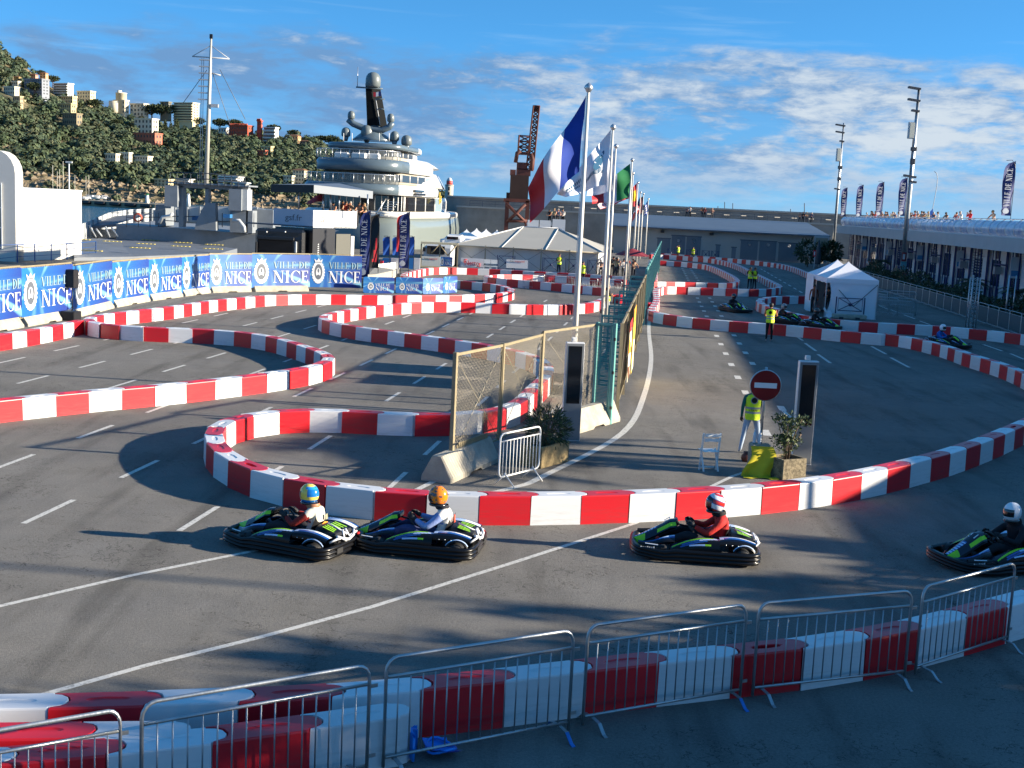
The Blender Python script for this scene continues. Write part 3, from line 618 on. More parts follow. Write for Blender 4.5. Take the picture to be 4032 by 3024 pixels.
# ---------------------------------------------------------------- metals, concrete, foliage helpers
GALV = mat('galvanised_steel', (.52, .54, .55), .38, .85, .25, 5, .15, 25); GALVD = mat('galvanised_bar', (.40, .42, .44), .45, .8, .25, 6)
BLUEP = mat('blue_paint', (.01, .17, .55), .45, 0, .3, 8); WHP = mat('white_paint', (.78, .78, .76), .45, 0, .12, 6); KHAKI = mat('khaki_paint', (.30, .245, .145), .55, 0, .25, 4)
TEAL = mat('teal_paint', (.12, .35, .32), .5, 0, .25, 5); TEALD = mat('teal_slats', (.02, .22, .24), .5, 0, .3, 8); NAVY = mat('navy_paint', (.012, .022, .10), .5, 0, .25, 3)
CONC = mat('concrete', (.46, .42, .34), .9, 0, .35, 2.5, .6, 30); CONCG = mat('grey_concrete', (.34, .335, .32), .9, 0, .3, 1.2, .5, 12)
BLK_M = mat('black_metal', (.012, .012, .014), .45); ALU = mat('aluminium', (.62, .63, .64), .35, .9, .15, 6)
def barricade_proto(name, L=2.2, nb=15, parts=True, foot_m=None):
    t = thing(name, '', 'crowd barrier'); h = L / 2
    def rail(z, r): return MB().tube((-h + .02, 0, z), (h - .02, 0, z), r, 7)
    loop = [(-h, 0, .04), (-h, 0, .95)] + [(-h + .13 - .13 * math.cos(a), 0, .95 + .13 * math.sin(a)) for a in (.4, .8, 1.2, 1.571)] + [(h - .13 + .13 * math.sin(a), 0, .95 + .13 * math.cos(a)) for a in (0, .4, .8, 1.2)] + [(h, 0, .95), (h, 0, .04)]
    mb = MB(); mb.path(loop, .019, 8); mb.build('frame', [GALV], t)
    rail(.90, .016).build('rail', [GALV], t); rail(.13, .016).build('rail', [GALV], t)
    bm_ = MB().tube((0, 0, .13), (0, 0, .90), .0085, 5)
    me = bm_.mesh('bar', [GALVD])
    if parts:
        for i in range(nb): put('bar', me, t, (-h + L * (i + 1) / (nb + 1), 0, 0))
    else:
        mb = MB()
        for i in range(nb): mb.merge(bm_, Matrix.Translation((-h + L * (i + 1) / (nb + 1), 0, 0)))
        mb.build('bars', [GALVD], t)
    for q in (-1, 1):
        x = q * (h - .12); mb = MB(); mb.add([(x - .025, -.02, .10), (x + .025, -.02, .10), (x + .025, .02, .10), (x - .025, .02, .10)], [(0, 1, 2, 3)])
        for s in (-1, 1):
            pr = [(.0, .115), (.16, .10), (.26, .02), (.31, .006)]
            for (a, za), (b, zb) in zip(pr, pr[1:]):
                mb.add([(x - .022, s * a, za), (x + .022, s * a, za), (x + .022, s * b, zb), (x - .022, s * b, zb), (x - .022, s * a, za - .008), (x + .022, s * a, za - .008), (x + .022, s * b, zb - .008), (x - .022, s * b, zb - .008)],
                       [(0, 1, 2, 3), (7, 6, 5, 4), (0, 3, 7, 4), (1, 5, 6, 2), (3, 2, 6, 7), (0, 4, 5, 1)], 1 if a > .1 else 0)
        mb.build('foot', [GALVD, foot_m if foot_m and q == 1 else GALVD], t)
    for z in (.86, .20): MB().prism([(h, -.006), (h + .09, -.006), (h + .09, .006), (h, .006)], z, z + .035).build('hook', [GALV], t)
    return t
BP = barricade_proto('crowd_barrier', foot_m=BLUEP); BPG = barricade_proto('crowd_barrier', foot_m=None)
def bar_ends(a, b, z=1.19): return G(*a, z), G(*b, z)
FGB = [(('U0', -880, 1480), ('U0', 1040, 1150), 'leftmost silver crowd barrier, cut by the left edge, before stacked red blocks', 0), (('U0', 1225, 1100), ('U1', 985, 765), 'silver crowd barrier second from the left, in front of stacked white and red blocks', 0), (('U1', 1130, 710), ('U2', 535, 465), 'silver crowd barrier with a bright blue foot beside the broken blue plastic seat', 1),
       (('U2', 660, 430), ('U2', 2030, 245), 'middle right silver crowd barrier with blue foot, red block showing near its centre', 1), (('U2', 2140, 235), ('U3', 1250, 125), 'silver crowd barrier with a bare metal foot, second from the right, red block behind', 0), (('U3', 1345, 95), ('T3', 2140, 1545), 'silver crowd barrier angled sharply away at the right edge near the black kart', 0), (('T3', 2185, 1530), ('T3', 4400, 900), 'silver crowd barrier cut off by the right edge of the picture', 0)]
u = {0: False, 1: False}
for a, b, lab, bl in FGB:
    p, q = bar_ends(a, b); d = q - p; o = place(BP if bl else BPG, u[bl], ((p.x + q.x) / 2, (p.y + q.y) / 2, 0), math.atan2(d.y, d.x), lab, 'silver crowd barriers along the front'); u[bl] = True; o.scale = (min(1.04, d.length / 2.2), 1, 1.10) if d.length < 3 else (1, 1, 1.10)
# broken blue seat on the ground behind the third barrier
p = G('U1', 1500, 1560); t = thing('broken_seat', 'broken bright blue plastic seat shell lying on the ground behind a crowd barrier', 'seat', (p.x, p.y, 0), .35)
BLUEPL = mat('blue_plastic', (.0, .22, .72), .3, coat=.2)
mb = MB(); 
def shell(u_, v_):
    a = (u_ - .5) * 2; b = v_; rr = 1 + .1 * math.sin(b * 3); return (a * .17 * rr, b * .30 - .15 + .02 * a * a, .035 + .05 * a * a + .06 * (1 - b) ** 2)
mb.grid(shell, 10, 8); mb.grid(lambda a, b: tuple(Vector(shell(a, b)) + Vector((0, 0, .012))), 10, 8); mb.path([(.17 * math.cos(x), .15 * math.sin(x), .10 + .03 * math.cos(2 * x)) for x in [i * math.pi / 8 for i in range(16)]], .016, 6, closed=True); mb.build('seat_shell', [BLUEPL], t, (.12, 0, 0), -1.3)
mb = MB(); mb.grid(lambda a, b: ((a - .5) * .26, -.02 + .05 * math.sin(a * 3.1), .02 + b * .28), 8, 6); mb.grid(lambda a, b: ((a - .5) * .26, .0 + .05 * math.sin(a * 3.1), .02 + b * .28), 8, 6); mb.path([(-.13, -.01, .02), (-.12, -.01, .25), (0, .04, .31), (.12, -.01, .25), (.13, -.01, .02)], .018, 6); mb.build('seat_back', [BLUEPL], t, (-.17, .02, 0), 1.2)
# ---------------------------------------------------------------- concrete feet, chain link fence, gate
def jersey_mb(L, h=.50, wb=.34, wt=.12):
    pr = [(-wb, 0), (wb, 0), (wb, .10), (wt, h - .03), (wt - .02, h), (-wt + .02, h), (-wt, h - .03), (-wb, .10)]
    mb = MB(); n = len(pr); hl = L / 2
    vs = [(-hl, y, z) for y, z in pr] + [(-hl * .97, y * .97, z * 1.0) for y, z in pr]
    xs = [-hl, -hl + .03, -.35, -.25, .25, .35, hl - .03, hl]; rings = []
    for i, x in enumerate(xs):
        k = .93 if i in (0, 7) else 1; cut = .06 if i in (3, 4) else 0
        rings += [[(x, y * k, max(z, cut) if abs(y) > .2 or z == 0 else z) for y, z in pr]]
    vs = [p for r in rings for p in r]; fs = [tuple(range(n - 1, -1, -1)), tuple(range((len(xs) - 1) * n, len(xs) * n))]
    for j in range(len(xs) - 1):
        for k in range(n): b = (k + 1) % n; fs.append((j * n + k, j * n + b, (j + 1) * n + b, (j + 1) * n + k))
    mb.add(vs, fs); return mb
def jersey(a, b, label, group=None, h=.50, m=None):
    d = Vector(b) - Vector(a); c = (Vector(a) + Vector(b)) / 2; mb = jersey_mb(d.length, h)
    o = mb.build('concrete_barrier', [m or CONC], None, (c.x, c.y, 0), math.atan2(d.y, d.x)); return tag(o, label, 'concrete barrier', group)
WIRE = mat('fence_wire', (.30, .26, .18), .5, .3)
def chainlink(mb, L, z0, z1, cell=.075, r=.0015, mi=0):
    H_ = z1 - z0; k = -H_
    def seg(x0, za, x1, zb, y):
        d = Vector((x1 - x0, 0, zb - za)); n_ = Vector((-d.z, 0, d.x)).normalized() * r; yv = Vector((0, r * 1.2, 0)); a, b = Vector((x0, y, za)), Vector((x1, y, zb))
        mb.add([a + n_, a - n_ + yv, a - n_ - yv, b + n_, b - n_ + yv, b - n_ - yv], [(0, 1, 4, 3), (1, 2, 5, 4), (2, 0, 3, 5)], mi)
    st = cell * 1.0
    g_ = .62; k = -H_ * g_
    while k < L:
        a0 = max(0, k); b0 = min(L, k + H_ * g_)
        if b0 > a0:
            seg(a0, z0 + (a0 - k) / g_, b0, z0 + (b0 - k) / g_, .004); seg(a0, z1 - (a0 - k) / g_, b0, z1 - (b0 - k) / g_, -.004)
        k += st
def link_panel(parent, a, b, z0, z1, braces=True, cell=.075, wires=True, name='mesh_panel', fm=None, r=.0015):
    fm = fm or KHAKI
    a, b = Vector(a), Vector(b); d = b - a; L = math.hypot(d.x, d.y); rz = math.atan2(d.y, d.x)
    mb = MB(); 
    mb.box((L / 2, 0, z1 - .03), (L, .05, .06)); mb.box((L / 2, 0, z0 + .02), (L, .04, .04)); mb.box((.03, 0, (z0 + z1) / 2), (.06, .052, z1 - z0)); mb.box((L - .03, 0, (z0 + z1) / 2), (.06, .052, z1 - z0))
    f = mb.build('panel_frame', [fm], parent, (a.x, a.y, 0), rz)
    mb = MB()
    if wires: chainlink(mb, L - .1, z0 + .05, z1 - .07, cell, r); mb = MB().merge(mb, Matrix.Translation((.05, 0, 0)))
    if braces: mb.tube((.08, -.02, z0 + .1), (L - .08, -.02, z1 - .1), .006, 5); mb.tube((.08, .02, z1 - .1), (L - .08, .02, z0 + .1), .006, 5)
    mb.build(name, [WIRE], parent, (a.x, a.y, 0), rz)
F0, F1_, F2_, FG_ = Vector((-1.2, 25.45, 0)), Vector((-.24, 27.6, 0)), Vector((.71, 30.35, 0)), Vector((2.22, 33.1, 0))
nf = thing('chain_link_fence', 'khaki chain link fence beside the white stop barrier, running back to the teal gate', 'fence', (0, 0, 0))
for a, b in ((F0, F1_), (F1_, F2_), (F2_, FG_)):
    link_panel(nf, a, b, .40, 2.60 if b is not FG_ else 2.66)
    mb = MB(); mb.box((0, 0, 1.54), (.085, .085, 2.16)); mb.box((0, 0, .47), (.16, .12, .03)); mb.build('post', [KHAKI], nf, (a.x, a.y, 0), math.atan2((b - a).y, (b - a).x))
mb = MB(); mb.box((0, 0, 1.0), (1.5, .02, .16)); [mb.box((-.7 + .1 * i, -.012, 1.0), (.006, .012, .16)) for i in range(15)]; mb.build('kick_plate', [KHAKI], nf, (-.80, 26.35, -.42), math.atan2(2.15, .96))
d1 = (F2_ - F0).normalized()
jersey(F0 - d1 * .75, F0 + d1 * 1.9, 'pale concrete barrier foot under the near end of the khaki fence', 'pale concrete fence feet', .54)
jersey((1.42, 31.1, 0), (2.72, 33.4, 0), 'pale concrete barrier foot beside the left tall dark screen', 'pale concrete fence feet', .56)
jersey((.95, 31.2, 0), (1.5, 32.9, 0), 'grey concrete barrier foot behind the fence mesh', 'pale concrete fence feet', .45, CONCG)
gate = thing('metal_gate', 'tall narrow teal metal gate with horizontal louvre slats beside the left screen', 'gate', (2.20, 33.0, 0), math.atan2(-.35, .55))
mb = MB(); mb.box((.03, 0, 1.36), (.07, .06, 2.7)); mb.box((.56, 0, 1.36), (.10, .08, 2.72)); mb.box((.30, 0, 2.66), (.5, .05, .06)); mb.box((.30, 0, .10), (.5, .05, .06)); mb.box((.46, 0, 1.36), (.03, .05, 2.6)); mb.build('gate_frame', [TEAL], gate)
mb = MB()
for i in range(62): mb.add([(.07, -.025, .16 + .04 * i), (.45, -.025, .16 + .04 * i), (.45, .02, .185 + .04 * i), (.07, .02, .185 + .04 * i)], [(0, 1, 2, 3)])
tag(mb.build('slats', [TEALD], gate), kind='stuff')
for z in (.45, 1.4, 2.3): MB().box((.60, -.05, z), (.05, .05, .08)).build('hinge', [BLK_M], gate)
# the fence goes on along the road: khaki panels, each with a teal gate leaf folded out to the left
ff = thing('chain_link_fence', 'long khaki and teal fence running down the middle past the flagpoles', 'fence', (0, 0, 0))
def fline(y): return Vector((3.52 + .125 * (y - 38.5), y, 0))
y = 34.2; k = 0; leaf = None
while y < 62:
    a, b = fline(y), fline(y + 3.9); link_panel(ff, a, b, .30, 2.58, True, .11, True, r=.004)
    MB().box((0, 0, 1.3), (.09, .09, 2.6)).build('post', [KHAKI], ff, (a.x, a.y, 0), .1)
    if leaf is None:
        leaf = thing('gate_leaf', '', 'gate leaf'); mb = MB(); mb.box((-.02, 0, 1.35), (.06, .05, 2.2)); mb.box((-.72, 0, 1.35), (.06, .05, 2.2)); mb.box((-.37, 0, 2.44), (.74, .05, .07)); mb.box((-.37, 0, .28), (.74, .05, .06)); mb.box((-.37, 0, 1.5), (.68, .04, .04)); mb.build('leaf_frame', [TEAL], leaf)
        mb = MB(); [mb.box((-.37, 0, .42 + .15 * i), (.66, .012, .03)) for i in range(14)]; mb.build('leaf_slats', [TEALD], leaf)
    place(leaf, k > 0, (b.x - .05, b.y, 0), -.10, '%s teal slatted gate leaf standing out from the middle fence, counting away' % ORD(k + 1), 'teal gate leaves along the middle fence')
    y += 4.0; k += 1
while y < 124:
    a, b = fline(y), fline(y + 4.5); L = (b - a).length; rz = math.atan2((b - a).y, (b - a).x)
    mb = MB(); mb.box((0, 0, 1.4), (.12, .12, 2.9)); mb.box((L / 2, 0, 2.75), (L, .08, .12)); mb.box((L / 2, 0, .3), (L, .06, .08)); [mb.box((L * (i + .5) / 10, 0, 1.5), (.05, .04, 2.4)) for i in range(10)]
    mb.build('teal_panel', [TEAL], ff, (a.x, a.y, 0), rz); y += 4.6
def quadbanner(name, a, b, z0, z1, mats, colf, nu, nv, label, cat, group=None, sag=.03):
    a, b = Vector(a), Vector(b); d = b - a; L = d.length; mb = MB()
    mb.grid(lambda u, v: (u * L, sag * math.sin(u * 9) * math.sin(v * 3.1) - .04, z0 + (z1 - z0) * v), nu, nv, 0, colf)
    return tag(mb.build(name, mats, None, (a.x, a.y, 0), math.atan2(d.y, d.x)), label, cat, group)
SUNS = [mat('print_cream', (.78, .70, .52), .6), mat('print_orange', (.80, .34, .03), .6), mat('print_red', (.55, .03, .03), .6), mat('print_yellow', (.85, .58, .05), .6), mat('print_brown', (.16, .06, .025), .6)]
a = fline(37.2) + Vector((.10, 0, 0)); b = fline(39.4) + Vector((.10, 0, 0))
quadbanner('poster', a, b, .5, 2.35, SUNS, lambda u, v: (4 if v < .22 and .2 < u < .9 else (0 if v < .45 else (1 if v < .62 + .1 * math.sin(u * 8) else (0 if v < .82 else 2)))), 14, 22, 'tall sunset coloured poster with orange and cream bands on the fence beyond the teal gate', 'poster', 'sunset posters on the middle fence')
a = fline(40) + Vector((.12, 0, 0)); b = fline(42.2) + Vector((.12, 0, 0))
quadbanner('poster', a, b, .4, 2.55, SUNS, lambda u, v: (0 if v < .5 and u > .3 else (3 if v < .72 + .12 * u else 1)), 12, 22, 'yellow and orange poster farther along the fence behind the cream one', 'poster', 'sunset posters on the middle fence')
# ---------------------------------------------------------------- screens, planters, sign, chair
def screen(loc, rz, label):
    t = thing('display_screen', label, 'display screen', loc, rz, 'tall dark display screens')
    mb = MB(); mb.bev((0, 0, 1.23), (.46, .14, 2.46), .012); mb.build('casing', [mat('screen_casing', (.66, .67, .68), .4)], t)
    MB().box((0, -.0735, 1.23), (.44, .006, 2.40)).build('front_plate', [mat('screen_front', (.20, .21, .22), .35, .2)], t)
    MB().box((0, -.080, 1.66), (.33, .008, 1.42)).build('glass', [mat('screen_glass', (.008, .009, .011), .08)], t)
    mb = MB(); mb.box((-.03, 0, 2.53), (.11, .09, .10)); mb.tube((-.05, -.05, 2.53), (-.05, -.075, 2.53), .025, 8, 0); mb.build('camera_box', [WHP], t)
screen((1.50, 30.0, 0), .18, 'tall grey display screen with dark glass beside the khaki fence and oleander planter'); screen((6.85, 28.4, 0), .12, 'tall grey display screen with dark glass behind the shrub planter on the right')
LEAFS = [mat('leaf_oleander', (.045, .075, .028), .5, var=.35, vscale=5), mat('leaf_light', (.11, .15, .035), .5, var=.3, vscale=5), mat('leaf_dark', (.022, .045, .016), .5, var=.3, vscale=5), mat('twig', (.16, .11, .07), .8)]
def foliage(mb, c, r, n, size, aspect=2.2, mis=(0, 1, 2), rnd=random, droop=.3, shell=.55):
    for _ in range(n):
        while True:
            d = Vector((rnd.uniform(-1, 1), rnd.uniform(-1, 1), rnd.uniform(-1, 1)))
            if .01 < d.length <= 1: break
        d = d.normalized() * (shell + (1 - shell) * rnd.random()) if rnd.random() < .7 else d
        p = Vector((c[0] + d.x * r[0], c[1] + d.y * r[1], c[2] + d.z * r[2])); ax = (d + Vector((rnd.uniform(-.8, .8), rnd.uniform(-.8, .8), rnd.uniform(-.5, .9) - droop))).normalized()
        sd = ax.cross(Vector((rnd.uniform(-1, 1), rnd.uniform(-1, 1), rnd.uniform(-1, 1)))).normalized(); s = size * rnd.uniform(.6, 1.3); w = s / aspect
        up = ax.cross(sd) * w * .25
        mb.add([p, p + ax * s * .5 + sd * w * .5 + up, p + ax * s, p + ax * s * .5 - sd * w * .5 + up], [(0, 1, 2, 3)], rnd.choice(mis))
def planter(loc, rz, dims, label, plabel, m, bush):
    t = thing('planter', label, 'planter', loc, rz); x, y, z = dims; w = .06; mb = MB()
    mb.bev((0, -y / 2 + w / 2, z / 2), (x, w, z), .012); mb.bev((0, y / 2 - w / 2, z / 2), (x, w, z), .012); mb.bev((-x / 2 + w / 2, 0, z / 2), (w, y - 2 * w, z), .012); mb.bev((x / 2 - w / 2, 0, z / 2), (w, y - 2 * w, z), .012); mb.build('stone_box', [m], t)
    MB().box((0, 0, z - .09), (x - 2 * w, y - 2 * w, .06)).build('soil', [mat('soil', (.05, .035, .022), .95, var=.4, vscale=20)], t)
    b = thing('shrub', plabel, 'plant', loc, rz); bush(b, z - .06)
STONE = mat('exposed_aggregate', (.42, .31, .15), .9, 0, .6, 9, .9, 45)
def oleander(b, z):
    mb = MB(); rnd = random.Random(3)
    for i in range(22):
        a = rnd.uniform(0, 6.28); r = rnd.uniform(.1, .42); h = rnd.uniform(.35, .85); mb.path([(math.cos(a) * .1, math.sin(a) * .08, z), (math.cos(a) * r * .6, math.sin(a) * r * .5, z + h * .6), (math.cos(a) * r * 1.2, math.sin(a) * r, z + h)], .01, 4, 3)
    mb.build('stem', LEAFS, b); mb = MB()
    foliage(mb, (0, 0, z + .42), (.62, .40, .46), 900, .16, 5.5, (0, 1, 2, 2), rnd, .1); foliage(mb, (.35, 0, z + .25), (.42, .34, .36), 380, .16, 5.5, (0, 1, 2), rnd, .2); mb.build('foliage', LEAFS, b)
def shrub(b, z):
    mb = MB(); rnd = random.Random(5)
    for i in range(16):
        a = rnd.uniform(0, 6.28); r = rnd.uniform(.08, .36); h = rnd.uniform(.4, .95); mb.path([(math.cos(a) * .06, math.sin(a) * .05, z), (math.cos(a) * r * .4, math.sin(a) * r * .4, z + h * .5), (math.cos(a) * r, math.sin(a) * r, z + h)], .011, 4, 3)
    mb.build('stem', LEAFS, b); mb = MB()
    for i in range(40):
        a = rnd.uniform(0, 6.28); r = rnd.uniform(.0, .34); h = rnd.uniform(.15, 1.0); foliage(mb, (math.cos(a) * r, math.sin(a) * r * .8, z + h), (.11, .10, .08), 26, .075, 1.9, (0, 1, 1, 2), rnd, 0)
    foliage(mb, (.45, 0, z + .85), (.13, .10, .10), 60, .075, 1.9, (0, 1), rnd, 0); mb.build('foliage', LEAFS, b)
planter((.82, 27.15, 0), .98, (1.15, .55, .48), 'rough yellow stone planter holding an oleander behind the white barrier', 'bushy oleander with narrow leaves in the left stone planter', STONE, oleander)
planter((6.18, 26.95, 0), .48, (.66, .62, .46), 'dark pebbled stone planter box beside the no entry sign', 'small green broadleaf shrub in the planter beside the no entry sign', mat('dark_aggregate', (.33, .27, .17), .9, 0, .75, 14, .9, 60), shrub)
# white stop barrier on cross legs
pa, pb = D('F1', 490, 1300, 24.45), D('F1', 866, 1180, 25.6); d = pb - pa; L = math.hypot(d.x, d.y); t = thing('white_barrier', 'white painted pedestrian barrier with cross legs in front of the left planter', 'crowd barrier', (pa.x, pa.y, 0), math.atan2(d.y, d.x))
def rrect(x0, x1, z0, z1, r, n=4):
    o = []
    for cx, cz, a0 in ((x1 - r, z1 - r, 0), (x0 + r, z1 - r, 1.571), (x0 + r, z0 + r, 3.142), (x1 - r, z0 + r, 4.712)):
        for i in range(n + 1): a = a0 + 1.571 * i / n; o.append((cx + r * math.cos(a), 0, cz + r * math.sin(a)))
    return o
mb = MB(); mb.path(rrect(0, L, .22, 1.12, .12), .019, 8, closed=True); mb.build('frame', [WHP], t); MB().tube((0, 0, .96), (L, 0, .96), .014, 6).build('rail', [WHP], t)
me = MB().tube((0, 0, .22), (0, 0, .96), .009, 5).mesh('bar', [WHP])
for i in range(11): put('bar', me, t, (L * (i + 1) / 12, 0, 0))
for x in (.22, L - .22):
    mb = MB(); mb.tube((x, -.02, .28), (x, .26, .01), .013, 6); mb.tube((x, .02, .28), (x, -.26, .01), .013, 6); mb.build('leg', [WHP], t)
MB().box((L - .04, -.02, .88), (.06, .01, .16)).build('tag_plate', [WHP], t)
# no entry sign in a stone block draped with yellow cloth
p = G('F2', 860, 1400); p = Vector((p.x, p.y + .15, 0)); blk = thing('stone_block', 'pale stone block holding the no entry sign, yellow cloth over its front', 'stone block', p)
MB().bev((0, 0, .35), (.46, .42, .70), .04).build('block', [mat('pale_stone', (.36, .31, .23), .9, var=.3, vscale=6, bump=.5)], blk)
YEL = mat('yellow_cloth', (.62, .52, .02), .8, var=.15, vscale=6); mb = MB()
def drape(u_, v_):
    x = -.26 + .5 * u_ + .06 * math.sin(v_ * 5); z = .66 * (1 - v_) + .02; return (x * (1 + .35 * v_) - .03 * v_, -.225 - .05 * math.sin(u_ * 9 + v_ * 2) * v_ - .10 * v_ * v_ - .02, max(z, .012 + .015 * math.sin(u_ * 14)))
mb.grid(drape, 22, 14); mb.grid(lambda a, b: (-.42 + .78 * a, -.32 - .22 * b - .05 * math.sin(a * 9), .013 + .02 * abs(math.sin(a * 11 + b * 4)) * (1 - .5 * b)), 18, 6); tag(mb.build('yellow_cloth', [YEL], None, p), 'yellow cloth draped down the stone block under the no entry sign', 'cloth')
sg = thing('no_entry_sign', 'round red no entry sign with a white bar on a steel pole', 'road sign', (p.x, p.y, 0), .02)
MB().tube((0, 0, .68), (0, 0, 2.42), .03, 8).build('pole', [GALV], sg)
SR = mat('sign_red', (.36, .012, .014), .4); SW = mat('sign_white', (.74, .74, .72), .45)
Mx = Matrix.Translation((0, -.05, 2.02)) @ Matrix.Rotation(math.pi / 2, 4, 'X')
MB().lathe([(.34, -.012), (.352, -.012), (.352, .012), (.335, .014)], 36, (0, 0, 0), 0, M=Mx, caps=False).build('rim', [GALV], sg); MB().lathe([(0, .010), (.34, .010)], 36, (0, 0, 0), 0, sm=False, M=Mx).build('disc', [SR], sg)
MB().lathe([(.34, -.006), (0, -.006)], 36, (0, 0, 0), 0, sm=False, M=Mx).build('back_plate', [GALV], sg)
MB().box((0, -.064, 2.02), (.50, .004, .115)).build('white_bar', [SW], sg)
for q, lb in (((-.03, -.05, .69), 'clear water bottle standing on the stone block, nearer the pole'), ((-.14, .02, .69), 'clear water bottle standing on the stone block, left of the other')):
    t = thing('bottle', lb, 'bottle', (p.x + q[0], p.y + q[1], q[2] + .012)); MB().lathe([(.0, 0), (.036, 0), (.038, .02), (.036, .16), (.038, .2), (.015, .26), (.014, .285)], 12).build('bottle_body', [mat('clear_plastic', (.62, .66, .70), .15, spec=.7)], t); MB().lathe([(.016, .28), (.016, .305), (0, .305)], 10).build('cap', [SW], t)
p = G('F2', 695, 1235); t = thing('clay_pot', 'small reddish brown clay jug on the road beside the yellow cloth', 'pot', p); MB().lathe([(0, 0), (.07, 0), (.11, .07), (.10, .15), (.05, .20), (.06, .24), (.045, .235)], 14).build('pot_body', [mat('red_clay', (.16, .04, .022), .5)], t); MB().path([(.10, 0, .12), (.15, 0, .16), (.14, 0, .21), (.06, 0, .22)], .012, 6).build('handle', [MATS['red_clay']], t)
# folding chair
p = G('F2', 270, 1345); t = thing('folding_chair', 'white folding chair standing alone on the road left of the no entry sign', 'chair', p, .22)
mb = MB()
for q in (-.2, .2): mb.box((q, 0, .0), (.03, .045, .9), 0, 0, Matrix.Translation((0, .02, .42)) @ Matrix.Rotation(.16, 4, 'X'))
mb.build('back_leg_frame', [WHP], t); mb = MB()
for q in (-.17, .17): mb.box((q, 0, 0), (.03, .04, .56), 0, 0, Matrix.Translation((0, .02, .25)) @ Matrix.Rotation(-.5, 4, 'X'))
mb.box((0, .15, .06), (.34, .03, .03)); mb.build('front_leg_frame', [WHP], t)
me = MB().bev((0, 0, 0), (.36, .055, .018), .006).mesh('seat_slat', [WHP])
for i in range(6): put('seat_slat', me, t, (0, -.06 + .066 * i, .45))
me = MB().bev((0, 0, 0), (.38, .018, .075), .006).mesh('back_slat', [WHP])
for z in (.83, .72): put('back_slat', me, t, (0, -.05 - .16 * (z - .42), z))
# staff member and marshals near the track
o = person('person in a yellow STAFF vest, teal sleeves and pale jeans behind the no entry sign', (5.86, 29.5, 0), -.10, 'wide', '#15655c', '#a9b9cc', '#c9d2dc', 'dark', 'black', vest=True, h=1.0)
c = POSE['wide']; mb = MB(); Mv = frame((-.16, -.152, 1.055), (1, 0, 0), (0, 0, 1)); text(mb, 'STAFF', Mv @ Matrix.Translation((.06, 0, .0)), .05, 0, .2); mb.build('vest_lettering', [VL], o); mb = MB(); mb.lathe([(0, 0), (.065, 0)], 20, (.17, .27, 0), 0, sm=False, M=Mv); mb.build('vest_print', [VL], o)
mb = MB(); mb.lathe([(.065, .003), (.088, .003)], 20, (.17, .27, 0), 0, sm=False, M=Mv, caps=False); mb.build('vest_ring', [HVB], o)
o = person('person in a yellow safety vest and black trousers standing before the barrier wall, white trainers', (11.85, 57.2, 0), -.25, 'rail', '#101216', '#0d0e12', '#e4e4e0', 'tan', 'black', 'skin', True, h=1.04)
Mv = frame((-.1, -.150, 1.30), (1, 0, 0), (0, 0, 1)); MB().lathe([(0, 0), (.075, 0)], 16, (.1, 0, .02), 0, sm=False, M=Mv).build('vest_print', [VL], o)
for q, rz, pz, lb in ((G('R4', 610, 985), 2.6, 'phone', 'left of two people in yellow vests talking before the right barrier wall, arm raised'), (G('R4', 715, 990), 2.2, 'fold', 'right of two people in yellow vests talking before the right barrier wall, arms folded')):
    person(lb, q, rz, pz, '#14161a', '#11131c', '#15151a', 'tan', 'black', vest=True)
for tq, rz, pz, lb in ((('R2', 1890, 1090), -1.2, 'fold', 'person in yellow vest and pale trousers beside the second flagpole'), (('A2', 1185, 760), 3.0, 'fold', 'person in yellow vest and dark trousers in the gap beside the teal fence'), (('R2', 1060, 350), 2.9, 'fold', 'person in yellow vest behind the barrier wall before the marquee'), (('R2', 1470, 530), 3.0, 'down', 'person in yellow vest behind the small crowd barriers near the first flagpole'),
                       (('R3', 935, 330), .6, 'phone', 'person in yellow vest filming in front of the grey warehouse doors'), (('R3', 1050, 250), 2.0, 'fold', 'person in yellow vest facing the one who films, before the warehouse'), (('R3', 1255, 375), 2.9, 'rail', 'person in yellow vest bending forward between the far barrier walls')):
    person(lb, G(*tq), rz, pz, '#1b1d20', '#a7adb5' if 'pale' in lb else '#14151b', '#202020', 'fair', 'brown', vest=True)
person('person in dark clothes walking past the warehouse doors without a vest', G('R3', 1600, 285), -1.6, 'walk', '#3a3d45', '#171820', '#111111')
